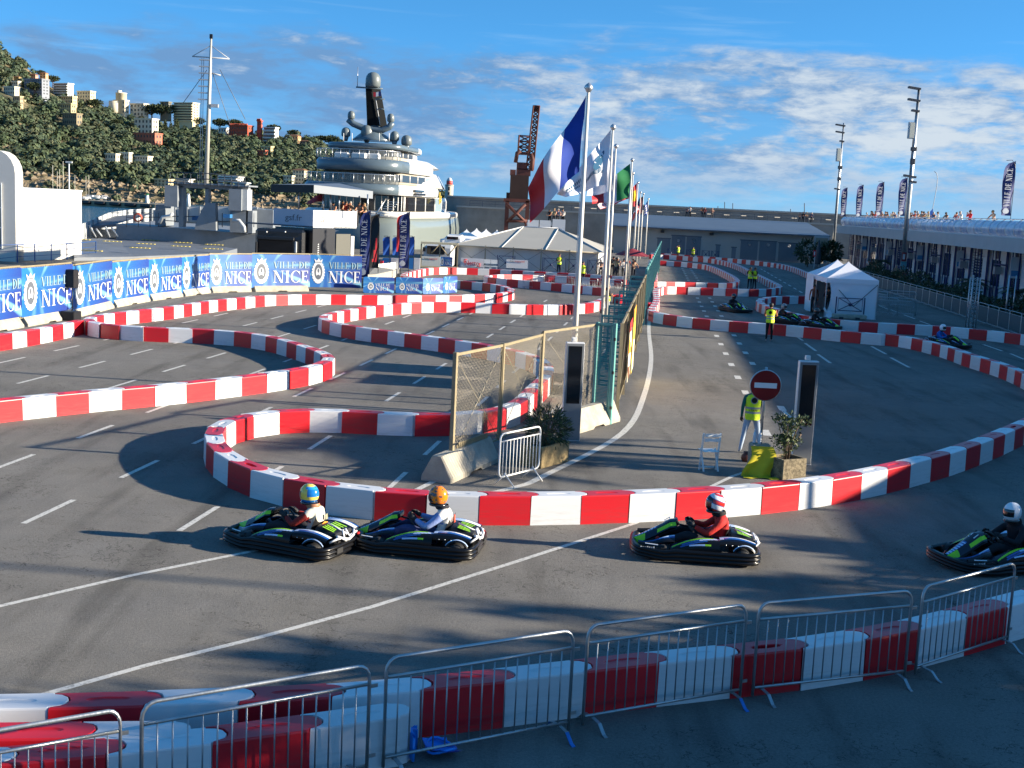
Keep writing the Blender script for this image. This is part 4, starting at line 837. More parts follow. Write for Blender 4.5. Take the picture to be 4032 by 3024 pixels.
# ---------------------------------------------------------------- go-karts
KB = mat('kart_black_plastic', (.004, .004, .005), .32, coat=.08, spec=.3); KRUB = mat('kart_rubber', (.016, .016, .017), .6, bump=.3, bscale=40); KBLUE = mat('kart_dark_blue', (.003, .006, .022), .22, coat=.2); KMID = mat('kart_blue', (.015, .085, .32), .2, coat=.4)
KLIME = mat('kart_lime', (.33, .72, .02), .35); KPALE = mat('kart_pale_blue', (.48, .62, .85), .25, coat=.3); KWHT = mat('kart_white', (.74, .75, .76), .35); KSIL = mat('kart_silver', (.55, .56, .58), .3, .9)
KM = [KB, KBLUE, KLIME, KPALE, KWHT, KMID]
def lerp(a, b, t): return a + (b - a) * t
def loft(secs, nu, cap=True):              # secs: list of (x, [(y,z)...]) open profiles joined along x
    mb = MB(); return mb
def kart(number=None):
    t = thing('go_kart', '', 'go-kart')
    # bumper ring of black plastic round the whole kart
    ol = [(-.98, 0), (-.985, .30), (-.97, .52), (-.93, .62), (-.84, .685), (-.62, .70), (-.2, .69), (.12, .685), (.42, .69), (.60, .68), (.74, .64), (.92, .60), (1.03, .54), (1.10, .40), (1.13, .22), (1.14, 0)]
    ol = ol + [(x, -y) for x, y in ol[-2:0:-1]]
    P = [Vector((x, y, 0)) for x, y in ol]; n = len(P); pr = [(-.07, .055), (.0, .05), (.018, .07), (.018, .095), (-.004, .105), (-.004, .118), (.020, .13), (.020, .158), (-.004, .168), (-.004, .18), (.016, .192), (.012, .225), (-.02, .24), (-.07, .24)]
    mb = MB(); vs = []; fs = []; m_ = len(pr)
    for i in range(n):
        tg = (P[(i + 1) % n] - P[i - 1]).normalized(); nm = Vector((-tg.y, tg.x, 0)); nm = -nm if nm.dot(P[i]) < 0 else nm
        k = .86 if P[i].x > .45 else 1
        for d, z in pr: q = P[i] + nm * d; vs.append((q.x, q.y, z * k + (.02 if P[i].x > .9 else 0)))
    for i in range(n):
        for k in range(m_): j = (i + 1) % n; l = (k + 1) % m_; fs.append((i * m_ + k, j * m_ + k, j * m_ + l, i * m_ + l))
    mb.add(vs, fs, 0, True); mb.build('bumper', [KB], t)
    for y in (-.28, .28): MB().bev((-1.003, y, .145), (.02, .18, .09), .008).build('bumper_plate', [KRUB], t)
    MB().bev((.05, 0, .075), (1.75, 1.1, .03), .01).build('floor_tray', [KRUB], t)
    # wheels
    for x, y, r, w in ((-.68, .53, .138, .21), (-.68, -.53, .138, .21), (.62, .50, .128, .14), (.62, -.50, .128, .14)):
        Mw = Matrix.Translation((x, y, r + .004)) @ Matrix.Rotation(math.pi / 2, 4, 'X'); wh = thing('wheel', None, None); wh.parent = t
        MB().lathe([(r * .55, -w / 2), (r * .92, -w / 2), (r, -w / 2 + .03), (r, w / 2 - .03), (r * .92, w / 2), (r * .55, w / 2)], 22, M=Mw, caps=False).build('tyre', [KRUB], wh)
        MB().lathe([(0, -w / 2 + .03), (r * .2, -w / 2 + .02), (r * .56, -w / 2 + .012), (r * .56, w / 2 - .012), (r * .2, w / 2 - .02), (0, w / 2 - .03)], 14, M=Mw).build('rim', [KSIL], wh)
    # side pods: swept bodies, black with a lime and pale flash on the upper shoulder
    for q in (1, -1):
        def pod(u, v):
            x = lerp(-.30, .50, u); top = .235 + .175 * math.sin(min(1, (1 - u) * 1.25) * 1.571) ** .8 ; a = v * math.pi
            yo = lerp(.33, .655, .5 - .5 * math.cos(a) if v < .5 else .5 + .5 * -math.cos(a)); yo = .33 + .33 * (1 - math.cos(a)) / 2
            z = .20 + (top - .20) * (math.sin(a) ** .55 if 0 < v < 1 else 0); z = z if v < .5 else z - .02 * (v - .5)
            return (x, q * (yo - .05 * u * (v > .4)), z)
        def podm(u, v):
            c = v - (.40 + .30 * (u) ** 1.2)
            if .04 < u < .97 and abs(c) < .075 * (1 - .55 * u): return 2 if u > .12 else 3
            if u < .78 and .085 < c < .16: return 3 if u < .42 else 5
            if u > .25 and .18 < c < .24 and u < .8: return 5
            if .80 < v < .86 and .18 < u < .62: return 3 if u > .3 else 2
            return 1 if v < .62 else 0
        MB().grid(pod, 72, 52, 0, podm).build('side_pod', KM, t)
        def rear(u, v):
            x = lerp(-.30, -.90, u); a = v * math.pi; top = .425 + .03 * math.sin(u * 3) - .07 * u * u; yo = lerp(.30, .30, u) + (.30 - .06 * u) * (1 - math.cos(a)) / 2
            return (x, q * yo, .33 - .02 * u + (top - .33 + .02 * u) * (math.sin(a) ** .6 if 0 < v < 1 else 0))
        def rearm(u, v):
            if .30 < v < .52: return 3 if u < .55 else 4
            if .52 < v < .66: return 5 if u > .1 else 3
            return 1 if v < .8 else 0
        MB().grid(rear, 36, 36, 0, rearm).build('rear_fairing', KM, t)
        mb = MB(); mb.grid(lambda u, v: (lerp(-.52, -.88, u), q * (.62 + .03 * v - .04 * u), .27 + .10 * math.sin(u * 3.1) ** .7 * (1 if 0 < u < 1 else 0) - .04 * v), 10, 3, 0, lambda u, v: 0 if v > .3 else 3); mb.build('wheel_guard', KM, t)
        MB().path([(-.88, q * .40, .28), (-.96, q * .30, .33), (-.955, q * .08, .30), (-.90, q * .04, .42)], .018, 6).build('rear_frame', [KWHT], t)
        # low flank beside the legs with its blue streak
        def flank(u, v): return (lerp(.42, 1.02, u), q * (.24 + .10 * v + .12 * math.sin(u * 3.1) * (1 - .3 * v) - .12 * u), lerp(.38, .22, u) - .10 * v * (1 - u * .6) + .02 * math.sin(u * 6))
        MB().grid(flank, 30, 20, 0, lambda u, v: (3 if u < .45 and v < .2 else 5) if .05 < v < .42 - .3 * u else (1 if v < .7 else 0)).build('leg_fairing', KM, t)
        MB().grid(lambda u, v: (lerp(.60, 1.02, u), q * lerp(.60, .47, u) * (1 - .12 * v), .235 + .035 * math.sin(v * 3.1)), 8, 4, 0, lambda u, v: 4 if (q > 0 and .2 < v < .6 and .3 < u < .8) else 0).build('front_pod', KM, t)
    # nose: long arrow shaped panel rising to the number plate
    def nose(u, v):
        x = lerp(1.09, .40, u); z = .20 + .40 * u ** 1.15 - .05 * max(0, u - .85) / .15; w = lerp(.09, .205, u ** .7) * (1 if u < .88 else 1 - (u - .88) * 1.2); s = (v - .5) * 2
        return (x, s * w, z + .045 * (1 - s * s) - (.06 * abs(s) ** 3))
    def nosem(u, v):
        s = abs(v - .5) * 2
        if u > .62 and s < .60: return 1
        if u > .55 and .62 < s < .9: return 2
        if u < .26 and s > .35: return 2
        if u < .55 and s < .32: return 3 if (u * 40) % 3 > 1 else 5
        return 1
    mb = MB(); mb.grid(nose, 60, 40, 0, nosem); mb.grid(lambda u, v: (nose(u, v)[0] - .015, nose(u, v)[1] * .97, nose(u, v)[2] - .035), 10, 8, 0); mb.build('nose_panel', KM, t)
    mb = MB(); q = nose(1, .5); mb.bev((.385, 0, .545), (.05, .30, .09), .02); mb.build('panel_back', [KB], t)
    if number:
        a, b = Vector(nose(.74, .5)), Vector(nose(.90, .5)); n_ = (b - a).normalized(); mb = MB(); text(mb, number, frame(a + Vector((.02, .075, .022)), (0, -1, 0), n_), .115, 0, .15); mb.build('number', [KWHT], t)
    MB().tube((.44, 0, .52), (.20, 0, .47), .016, 7).build('steering_column', [KB], t)
    Ms = Matrix.Translation((.155, 0, .47)) @ Matrix.Rotation(-.95, 4, 'Y'); mb = MB(); mb.path([tuple(Ms @ Vector((.145 * math.cos(a), .155 * math.sin(a), 0))) for a in [i * math.pi / 12 for i in range(24)]], .013, 7, closed=True)
    for a in (0, 2.2, -2.2): mb.tube(tuple(Ms @ Vector((0, 0, 0))), tuple(Ms @ Vector((-.14 * math.cos(a), .15 * math.sin(a), 0))), .010, 5)
    mb.build('steering_wheel', [mat('wheel_grip', (.05, .045, .04), .5)], t)
    # bucket seat
    def seat(u, v):
        a = (v - .5) * 2; 
        if u < .5: x, z = lerp(.05, -.34, u * 2), .13 - .02 * math.sin(u * 6)
        else: x, z = -.34 - .16 * ((u - .5) * 2) ** .9, .13 + .36 * ((u - .5) * 2)
        return (x, a * .21, z + .12 * abs(a) ** 4)
    MB().grid(seat, 14, 12).build('seat', [mat('seat_shell', (.02, .02, .022), .35)], t)
    # engine cover with green claw marks and the white rear end
    def eng(u, v):
        x = lerp(-.52, -.94, u); a = (v - .5) * 2; w = .29 - .05 * u; z = .47 - .13 * u + .02 * math.sin(u * 3.1); return (x, a * w, z - .10 * abs(a) ** 5)
    MB().grid(eng, 12, 12).build('engine_cover', [KB], t)
    MB().bev((-.72, 0, .26), (.40, .52, .26), .03).build('engine', [KRUB], t)
    for s in (-1, 1):
        mb = MB()
        for i in range(3):
            y = s * (.055 + .065 * i); za = lambda u: eng(u, .5)[2] + .008
            mb.add([(-.62, y - .014, za(.24)), (-.62, y + .014, za(.24)), (-.80 - .02 * i, y + .020 + s * .01, za(.68)), (-.80 - .02 * i, y - .006 + s * .01, za(.68))], [(0, 1, 2, 3)], 0); mb.add([(-.72, y - .018, za(.48) + .002), (-.70, y + .022, za(.43) + .002), (-.74, y + .03, za(.52) + .002)], [(0, 1, 2)])
        mb.build('claw_mark', [KLIME], t)
    MB().path([(-.60, 0, .475), (-.96, 0, .35)], .016, 6).build('cover_spine', [KWHT], t)
    mb = MB(); mb.path([(-.93, -.26, .36), (-.99, -.16, .31), (-1.0, 0, .27), (-.99, .16, .31), (-.93, .26, .36)], .022, 7); mb.path([(-.97, -.2, .33), (-.97, -.05, .25), (-.97, .05, .25), (-.97, .2, .33)], .016, 6); mb.build('rear_hoop', [KWHT], t)
    MB().bev((-.96, -.36, .28), (.03, .07, .035), .008).build('tail_light', [mat('tail_light', (.6, .03, .03), .25)], t)
    mb = MB(); [mb.lathe([(0, 0), (.014, 0), (.012, .012), (0, .014)], 8, (-.40 - .10 * i, s * .585, .335), 0) for i in range(3) for s in (-1, 1)]; mb.build('fasteners', [KSIL], t)
    return t
def helmet(parent, zones, mats):
    c = Vector((-.215, 0, .815)); mb = MB()
    def fn(u, v):
        a = 2 * math.pi * u; ph = -1.05 + v * (1.571 + 1.05); ca, sa = math.cos(a), math.sin(a); r = .138
        fx = 1.08 + (.16 if ca > 0 else 0) * max(0, -math.sin(ph)) * ca ** 2
        return (c.x + r * fx * math.cos(ph) * ca, c.y + r * .93 * math.cos(ph) * sa, c.z + r * 1.08 * math.sin(ph))
    def zf(u, v):
        a = 2 * math.pi * u; a = a if a < math.pi else 2 * math.pi - a; ph = math.degrees(-1.05 + v * 2.62); return zones(math.degrees(a), ph)
    mb.grid(fn, 96, 60, 0, zf, True, None, True); mb.path([(c.x + .12 * math.cos(a), .10 * math.sin(a), c.z - .125) for a in [i * .5236 for i in range(12)]], .018, 6, 1, closed=True)
    h = mb.build('helmet', mats, parent)
    mb = MB(); mb.path([(c.x - .155 * 1, .0 - .0, c.z + .02), (c.x - .10, 0, c.z + .115), (c.x, 0, c.z + .155)], .006, 5); mb.build('helmet_fin', [mats[-1]], h)
    return h
HM = lambda n, c, r=.18: mat('helmet_' + n, c, r, coat=.5)
VISOR = mat('visor', (.006, .006, .008), .06, coat=1)
hm_w, hm_b, hm_o, hm_y, hm_bl, hm_r = HM('white', (.80, .81, .83)), HM('black', (.012, .012, .014)), HM('orange', (.85, .22, .01)), HM('yellow', (.80, .62, .10)), HM('blue', (.01, .16, .50)), HM('red', (.60, .03, .02))
def z_white(a, p): return 1 if (a < 62 and -22 < p < 22) else 0
def z_yellow(a, p):
    if a < 60 and -20 < p < 20: return 1
    if p < -28: return 3
    if -28 < p < -8: return 2
    if -8 < p < 34 and a > 90: return 3 if a > 105 else 2
    return 2 if p > 52 or a < 90 else 4
def z_orange(a, p):
    if a < 60 and -22 < p < 18: return 1
    if p < -40: return 1
    s = math.sin(a * .09 + p * .10) + math.sin(a * .031 - p * .17 + 2)
    if a < 95 and s > .5: return 3
    return 2 if s > -1.5 else 3
def z_red(a, p):
    if a < 62 and -20 < p < 20: return 4
    s = math.sin(p * .105 + a * .035)
    if p < -42: return 1
    return 0 if s > .05 else (2 if s > -.45 else (3 if a > 70 else 1))
def driver(K, lab, cols, hz, hmats, extra=None, skin='fair', sleeve=None):
    t = thing('person', lab, 'person', K.location, K.rotation_euler.z); t.scale = (1.10, 1.10, 1.14); t.location.z = -.02; sk = mat('glove_dark', (.02, .02, .022), .7)
    mats = (sk, cloth(cols[0]), cloth(cols[1]), cloth(cols[2]), cloth(sleeve or cols[0]), sk, sk)
    b = put('body', body_mesh('drive', mats), t); helmet(t, hz, hmats)
    if extra: extra(t)
    return t
K3 = kart('17'); K3.location = (3.28, 20.28, 0); K3.rotation_euler = (0, 0, math.radians(176))
tag(K3, 'black and lime go-kart driven alone in the middle of the near straight', None, 'black go-karts with lime green flashes')
def kp(x, y, deg, lab): 
    o = copy_tree(K3); o.location = (x, y, 0); o.rotation_euler = (0, 0, math.radians(deg)); return tag(o, lab)
K2 = kp(-1.36, 19.85, 171, 'black and lime go-kart touching the rear of the leftmost kart'); K1 = kp(-3.42, 19.62, 157, 'leftmost near black and lime go-kart, turned to show its rear end'); K4 = kp(8.45, 20.55, 201, 'black and lime go-kart with number 12, cut by the right edge')
for o in list(K2.children) + list(K1.children) + list(K4.children):
    if o.name.startswith('number'): bpy.data.objects.remove(o)
mb = MB()
def num_on(K, s):
    a, b = Vector((.579, 0, .4833)), Vector((.4690, 0, .5545)); n_ = (b - a).normalized(); mb = MB(); text(mb, s, frame(a + Vector((.02, .075, .024)), (0, -1, 0), n_), .115, 0, .15); mb.build('number', [KWHT], K)
num_on(K4, '12')
for K in (K3, K4):
    mb = MB(); 
    for i in range(7): mb.box((.98 - .035 * i, .565, .214 + .0), (.022, .004, .028 if i % 3 else .04), .12)
    mb.build('side_lettering', [KWHT], K)
def col_neck(c, m):
    def f(t):
        mb = MB(); mb.lathe([(.10, -.04), (.115, 0), (.10, .04)], 14, (-.28, 0, .665), 0, 1, 1, caps=False); mb.build('neck_collar', [m], t)
    return f
def back_print(c, shape):
    def f(t):
        mb = MB(); Mv = frame((-.485, .07, .45), (0, -1, 0), (.12, 0, 1)); 
        if shape == 'fist':
            mb.prism([(.02, 0), (.10, 0), (.11, .06), (.10, .11), (.07, .09), (.05, .12), (.03, .08), (.01, .05)], 0, .006, 0, Mv)
        else:
            mb.prism([(-.02, -.08), (.16, -.08), (.15, -.02), (.07, .0), (-.02, -.03)], 0, .008, 0, Mv); mb.prism([(.09, .02), (.16, .02), (.16, .10), (.10, .09)], 0, .007, 1, Mv)
        mb.build('back_print', [mat('print_' + shape, c, .6), mat('print_olive', (.22, .22, .14), .7)], t)
        mb = MB(); mb.lathe([(.095, -.03), (.108, 0), (.092, .035)], 14, (-.285, 0, .66), 0, caps=False); mb.build('neck_collar', [cloth('#1c1f2c') if shape == 'fist' else SKIN['tan']], t)
    return f
driver(K3, 'kart driver in red overalls with a red, white and blue helmet', ('#c21f1d', '#1a1b22', '#b3201c'), z_red, [hm_w, hm_b, HM('navy', (.02, .05, .22)), hm_r, mat('visor_red', (.20, .01, .01), .06, coat=1)], col_neck(0, cloth('#1a1a1c')), sleeve='#c9271f')
driver(K2, 'kart driver in white top with red chest print and an orange helmet', ('#e9e6e0', '#39406a', '#7c2a22'), z_orange, [hm_o, hm_b, hm_o, mat('helmet_dark_grey', (.10, .085, .09), .2, coat=.4)], back_print((.75, .06, .02), 'fist'), sleeve='#8fa3d8')
driver(K1, 'kart driver in white and orange top with a yellow and blue helmet', ('#d9d3c4', '#23242c', '#6a6f80'), z_yellow, [hm_y, VISOR, hm_y, hm_bl, HM('sky', (.02, .30, .75))], back_print((.85, .28, .01), 'flame'), sleeve='#8c1d17')
driver(K4, 'kart driver in black overalls with a plain white helmet and dark visor', ('#14161f', '#12131a', '#191919'), z_white, [hm_w, VISOR], col_neck(0, cloth('#101116')))
mb = MB()
far = [(('R5', 1455, 395), -66, 'go-kart coming towards the camera on the shaded right lane', 'driver in a dark helmet coming down the shaded right lane', hm_b, '#171a24'), (('R6', 360, 565), -42, 'go-kart half hidden behind the person with white trainers', 'driver in a grey helmet just right of the person with white trainers', mat('helmet_grey', (.25, .25, .27), .2, coat=.5), '#15171d'),
       (('R6', 840, 640), -38, 'go-kart passing in front of the white gazebo', 'driver bent forward in black before the white gazebo', hm_b, '#0f1014'), (('R7', 930, 775), -48, 'go-kart behind the bend of the right barrier wall', 'driver in a white helmet and blue top behind the right barrier wall', hm_w, '#1565b8')]
for q, dg_, lb, dl, hc, tc_ in far:
    p = G(*q); K = kp(p.x, p.y, dg_, lb)
    for o in list(K.children):
        if o.name.startswith('number'): bpy.data.objects.remove(o)
    driver(K, dl, (tc_, '#121319', '#161616'), z_white, [hc, VISOR])
# ================================================================ left and middle background
TILES.update(B1=(960, 760, .4724), B2=(1480, 860, .4724), B3=(280, 640, .6614), B4=(1960, 400, .5464), B5=(3560, 820, .4411), B6=(3220, 840, .4203))
def pw(t, w, Y): return w * TILES[t][2] * Y / FP
def pbox(mb, t, x0, y0, x1, y1, Y, dep, mi=0, rz=0.0, z0=None, rel=None, bev=0):
    xm = (x0 + x1) / 2; B = D(t, xm, y1, Y); T_ = D(t, xm, y0, Y); w = pw(t, x1 - x0, Y); zb = B.z if z0 is None else z0
    c = Vector((B.x, Y + dep / 2, (zb + T_.z) / 2)); 
    if rel is not None: c = c - Vector(rel)
    (mb.bev(c, (w, dep, T_.z - zb), bev, rz, mi) if bev else mb.box(c, (w, dep, T_.z - zb), rz, mi)); return c
# ---- printed banners with the city crest
def banner_mat(name, light=1.0):
    m = bpy.data.materials.new(name); m.use_nodes = True; n = m.node_tree; b = n.nodes['Principled BSDF']; L = n.links.new; t = n.nodes.new('ShaderNodeTexCoord')
    def M(op, a, b_=None):
        z = n.nodes.new('ShaderNodeMath'); z.operation = op
        for i, v in enumerate((a, b_)):
            if v is None: continue
            if isinstance(v, (int, float)): z.inputs[i].default_value = v
            else: L(v, z.inputs[i])
        return z.outputs[0]
    s = n.nodes.new('ShaderNodeSeparateXYZ'); L(t.outputs['Object'], s.inputs[0]); dx = M('SUBTRACT', s.outputs[0], .30); dy = M('SUBTRACT', s.outputs[1], .62)
    an = M('ARCTAN2', dy, dx); w1 = M('MULTIPLY', M('ADD', M('SINE', M('MULTIPLY', an, 7.0)), M('MULTIPLY', M('SINE', M('MULTIPLY', an, 17.0)), .5)), .6)
    rr = n.nodes.new('ShaderNodeMapRange'); L(w1, rr.inputs[0]); rr.inputs[1].default_value = .35; rr.inputs[2].default_value = .9; rad = M('POWER', M('ADD', M('MULTIPLY', dx, dx), M('MULTIPLY', dy, dy)), .5); k = M('MULTIPLY', rr.outputs[0], M('MINIMUM', M('MULTIPLY', rad, 2.0), 1.0))
    gr = n.nodes.new('ShaderNodeMix'); gr.data_type = 'RGBA'; fx = n.nodes.new('ShaderNodeMapRange'); L(M('ADD', s.outputs[0], M('MULTIPLY', s.outputs[1], -.3)), fx.inputs[0]); fx.inputs[1].default_value = -.2; fx.inputs[2].default_value = .8; L(fx.outputs[0], gr.inputs[0]); gr.inputs[6].default_value = (.010, .14, .42, 1); gr.inputs[7].default_value = (.012, .035, .23, 1)
    mx = n.nodes.new('ShaderNodeMix'); mx.data_type = 'RGBA'; L(k, mx.inputs[0]); L(gr.outputs[2], mx.inputs[6]); mx.inputs[7].default_value = (.16 * light, .38 * light, .52 * light, 1)
    gl = n.nodes.new('ShaderNodeMapRange'); L(M('ABSOLUTE', M('SUBTRACT', s.outputs[1], .68)), gl.inputs[0]); gl.inputs[1].default_value = .16; gl.inputs[2].default_value = .02; gl.inputs[3].default_value = 0; gl.inputs[4].default_value = .28
    m2 = n.nodes.new('ShaderNodeMix'); m2.data_type = 'RGBA'; L(gl.outputs[0], m2.inputs[0]); L(mx.outputs[2], m2.inputs[6]); m2.inputs[7].default_value = (.08, .30, .40, 1); L(m2.outputs[2], b.inputs['Base Color']); b.inputs['Roughness'].default_value = .5
    return m
BAN = banner_mat('banner_print'); BAN2 = banner_mat('board_print', 1.25); PW = mat('print_white', (.60, .61, .62), .5); PS = mat('print_silver', (.26, .36, .40), .5); PG = mat('print_grey', (.10, .115, .14), .5)
def crest(mb, M, w, h, mw=0, mg=1):       # ornate shield under a crown
    def el(cx, cy, rx, ry, mi, z=0, n=10): mb.add([((cx + rx * math.cos(6.2832 * i / n)) * w, (cy + ry * math.sin(6.2832 * i / n)) * h, z) for i in range(n)], [tuple(range(n))], mi, False, M)
    el(.5, .45, .36, .40, mw, .001, 16)
    for i in range(22):
        a = i * .2856; el(.5 + .40 * math.cos(a), .45 + .41 * math.sin(a), .075, .055, mw, .0014 + .0001 * (i % 3), 8)
    el(.5, .47, .29, .32, mg, .003, 14); el(.5, .44, .17, .20, mw, .004, 12); el(.5, .52, .07, .09, mg, .005, 8); el(.5, .30, .12, .06, mg, .0055, 8)
    mb.add([(.28 * w, .84 * h, .004), (.72 * w, .84 * h, .004), (.80 * w, 1.0 * h, .004), (.62 * w, .92 * h, .004), (.5 * w, 1.03 * h, .004), (.38 * w, .92 * h, .004), (.2 * w, 1.0 * h, .004)], [(0, 1, 2, 3, 4, 5, 6)], mw, False, M)
    mb.add([(.30 * w, .85 * h, .006), (.70 * w, .85 * h, .006), (.70 * w, .88 * h, .006), (.30 * w, .88 * h, .006)], [(0, 1, 2, 3)], mg, False, M)
def banner_unit(dx=.0, cw=.27, wav=True, m=None):
    mb = MB(); mb.grid(lambda u, v: (u, v, .010 * math.sin(u * 11 + v * 3) * math.sin(v * 3.1) - .008 * math.sin(v * 3.14) if wav else 0), 12, 6); cl = mb.mesh('banner_cloth', [m or BAN])
    mb = MB(); crest(mb, Matrix.Translation((.02, .12, .016)), cw, .76); Mv = Matrix.Translation((.36, .585, .016)); serif(mb, 'VILLE DE', Mv, .20, 2, .61); serif(mb, 'NICE', Matrix.Translation((.355, .15, .016)), .36, 0, .62)
    return cl, mb.mesh('banner_print', [PW, PG, PS])
BU = banner_unit()
def hang(cl, pr, a, b, z0, z1, label, group, name='banner', off=.0):
    a, b = Vector((a.x, a.y, 0)), Vector((b.x, b.y, 0)); d = b - a; L = d.length; o = thing(name, label, 'banner', (a.x, a.y, z0), 0, group)
    o.rotation_euler = (math.pi / 2, 0, math.atan2(d.y, d.x)); o.scale = (L, z1 - z0, 1.0); put('cloth', cl, o); put('print', pr, o); return o
BB = [('A0', -230, 590, 1050, 45.0), ('A0', 190, 553, 980, 48.6), ('A0', 630, 530, 922, 52.9), ('A0', 970, 508, 864, 58.2), ('A0', 1285, 488, 818, 62.6), ('A0', 1570, 468, 780, 66.2), ('A0', 1810, 453, 750, 69.5), ('A1', -37, 440, 728, 71.7), ('A1', 465, 450, 728, 74.2), ('A1', 910, 452, 730, 75.4)]
W8 = ['cut by the left edge', 'second from left, behind the loudspeaker', 'third from the left', 'fourth from the left', 'fifth from the left', 'narrow sixth from the left', 'seventh from the left at the fence bend', 'second from the right, under the dark truck', 'rightmost, beside the tall feather flag']
bf = thing('banner_fence', 'khaki mesh fence carrying the row of blue city banners', 'fence'); NB = []
pts = [D(t, x, yb, Y) for t, x, yt, yb, Y in BB]
for i in range(len(BB) - 1):
    p, q = pts[i], pts[i + 1]; zz0 = (p.z + q.z) / 2; hang(*BU, p, q, zz0, zz0 + 1.94, 'large blue city banner on the fence, ' + W8[i], 'large blue city banners on the left fence')
    d = Vector((q.x - p.x, q.y - p.y, 0)); nn = Vector((d.y, -d.x, 0)).normalized() * -.08; pa, pb = Vector((p.x, p.y, 0)) + nn, Vector((q.x, q.y, 0)) + nn
    n2 = 2
    for k in range(n2): link_panel(bf, pa.lerp(pb, k / n2), pa.lerp(pb, (k + 1) / n2), .32, zz0 + 2.02, False, .14, True, 'mesh_panel', None, .0035)
    if i < 8: jersey(Vector((p.x, p.y, 0)).lerp(Vector((q.x, q.y, 0)), .04) + nn * 2, Vector((p.x, p.y, 0)).lerp(Vector((q.x, q.y, 0)), .96) + nn * 2, 'pale concrete fence foot under the blue city banners, %s from the left' % ORD(i + 1), 'concrete feet of the banner fence', .42)
# small boards
BU2 = None
def board_unit():
    mb = MB(); o = [(x, z) for x, _, z in rrect(0, 1, 0, 1, .08, 4)]; mb.prism(o, -.02, 0, 0); cl = mb.mesh('board_panel', [BAN2])
    mb = MB(); crest(mb, Matrix.Translation((.13, .20, .004)), .22, .46); serif(mb, 'VILLE DE', Matrix.Translation((.385, .45, .004)), .16, 0, .48); serif(mb, 'NICE', Matrix.Translation((.385, .17, .004)), .24, 0, .48); return cl, mb.mesh('board_print', [PW, PG])
BU2 = board_unit()
for (x0, x1, yt, yb, Ya, Yb), lb in zip(((925, 1192, 658, 798, 74.6, 75.2), (1205, 1435, 658, 796, 75.6, 76), (1440, 1612, 655, 792, 76.0, 77.2), (1615, 1735, 645, 790, 77.2, 78.6)), ('leftmost', 'second from the left', 'second from the right', 'rightmost')):
    a, b = D('A1', x0, yb, Ya), D('A1', x1, yb, Yb); o = hang(*BU2, a, b, max(.02, a.z), max(.02, a.z) + pw('A1', yb - yt, Ya), 'small blue rounded city board behind the barrier wall, %s of four' % lb, 'small blue city boards behind the barrier wall', 'banner_board')
# ---- loudspeaker
p = G('A0', 625, 1000); t = thing('loudspeaker', 'black loudspeaker on a pole stand in front of the blue banners', 'loudspeaker', p, -.2)
MB().bev((0, 0, 1.72), (.42, .36, .78), .03).build('cabinet', [BLK_M], t); MB().box((0, -.184, 1.72), (.36, .012, .70)).build('grille', [mat('grille', (.03, .03, .03), .8, .3, .3, 60)], t); MB().tube((0, 0, .3), (0, 0, 1.34), .018, 6).build('pole', [BLK_M], t)
for a in (0, 2.09, 4.19): MB().tube((0, 0, .55), (.4 * math.cos(a), .4 * math.sin(a), .01), .012, 5).build('leg', [BLK_M], t)
p = G('A0', 612, 1012); t = thing('bass_speaker', 'black box speaker on the ground below the loudspeaker', 'loudspeaker', (p.x, p.y, 0), -.2); MB().bev((0, 0, .2), (.68, .55, .40), .03).build('cabinet', [BLK_M], t); MB().box((0, -.28, .2), (.60, .012, .32)).build('grille', [MATS['grille']], t)
p = G('A0', 590, 985); t = thing('mixer_case', 'small dark equipment case with a pale front standing by the loudspeaker', 'equipment case', (p.x, p.y, .0), -.1); MB().bev((0, 0, .42), (.24, .3, .44), .02).build('case', [BLK_M], t); MB().bev((0, -.155, .45), (.14, .01, .16), .004).build('front_panel', [PS], t); MB().box((0, 0, .10), (.20, .25, .2)).build('base', [BLK_M], t)
# ---- white harbour building at the left edge
WALL = mat('white_render', (.66, .645, .60), .85, var=.06, vscale=.8, bump=.2, bscale=20); wb_ = thing('harbour_building', 'plain white flat roofed harbour building with an arched end at the left edge', 'building', (-36.5, 89.0, 0), math.atan2(-2.3, 6.5) + math.pi / 2 - 1.5708)
zt = D('S0', 380, 1425, 92).z
a, b = Vector((-36.3, 89.2, 0)), Vector((-33.9, 96.0, 0)); d = (b - a); L = d.length; wb_.location = a; wb_.rotation_euler = (0, 0, math.atan2(d.y, d.x))
MB().box((L / 2, 3.0, zt / 2), (L, 6.0, zt)).build('wall', [WALL], wb_); MB().box((L / 2, 3.0, zt + .05), (L + .1, 6.1, .14)).build('roof_edge', [WHP], wb_)
ar = [(-1.35, 0), (1.35, 0)] + [(1.35 * math.cos(x), 5.35 + 1.35 * math.sin(x)) for x in [i * math.pi / 10 for i in range(11)]]
tz = D('S0', 10, 1078, 88).z; k = tz / 6.7
mb = MB(); Ma = Matrix(((1, 0, 0, 0), (0, 0, 1, 0), (0, k, 0, 0), (0, 0, 0, 1))); mb.prism(ar, 0, 1.4, 0, Ma, True); bx = D('S0', -32, 1500, 88.2); o = mb.build('arched_wing', [WALL], None, (bx.x, 88.2, 0)); tag(o, 'white barrel vaulted stair tower with tall grey window at the left edge', 'building')
o2 = o; mb = MB(); mb.box((-.35, -.02, 3.2), (1.5, .05, 4.6)); mb.build('window_glass', [mat('grey_glass', (.16, .18, .19), .15)], o2)
for x in (-1.08, -.6, -.1, .38): MB().box((x, -.06, 3.2), (.07, .05, 4.7)).build('mullion', [WHP], o2)
for z in (1.0, 2.4, 3.8, 5.45): MB().box((-.35, -.055, z), (1.52, .05, .07)).build('transom', [WHP], o2)
rl = thing('railing', 'blue metal railing in front of the white harbour building', 'railing'); RBL = mat('railing_blue', (.02, .08, .26), .5)
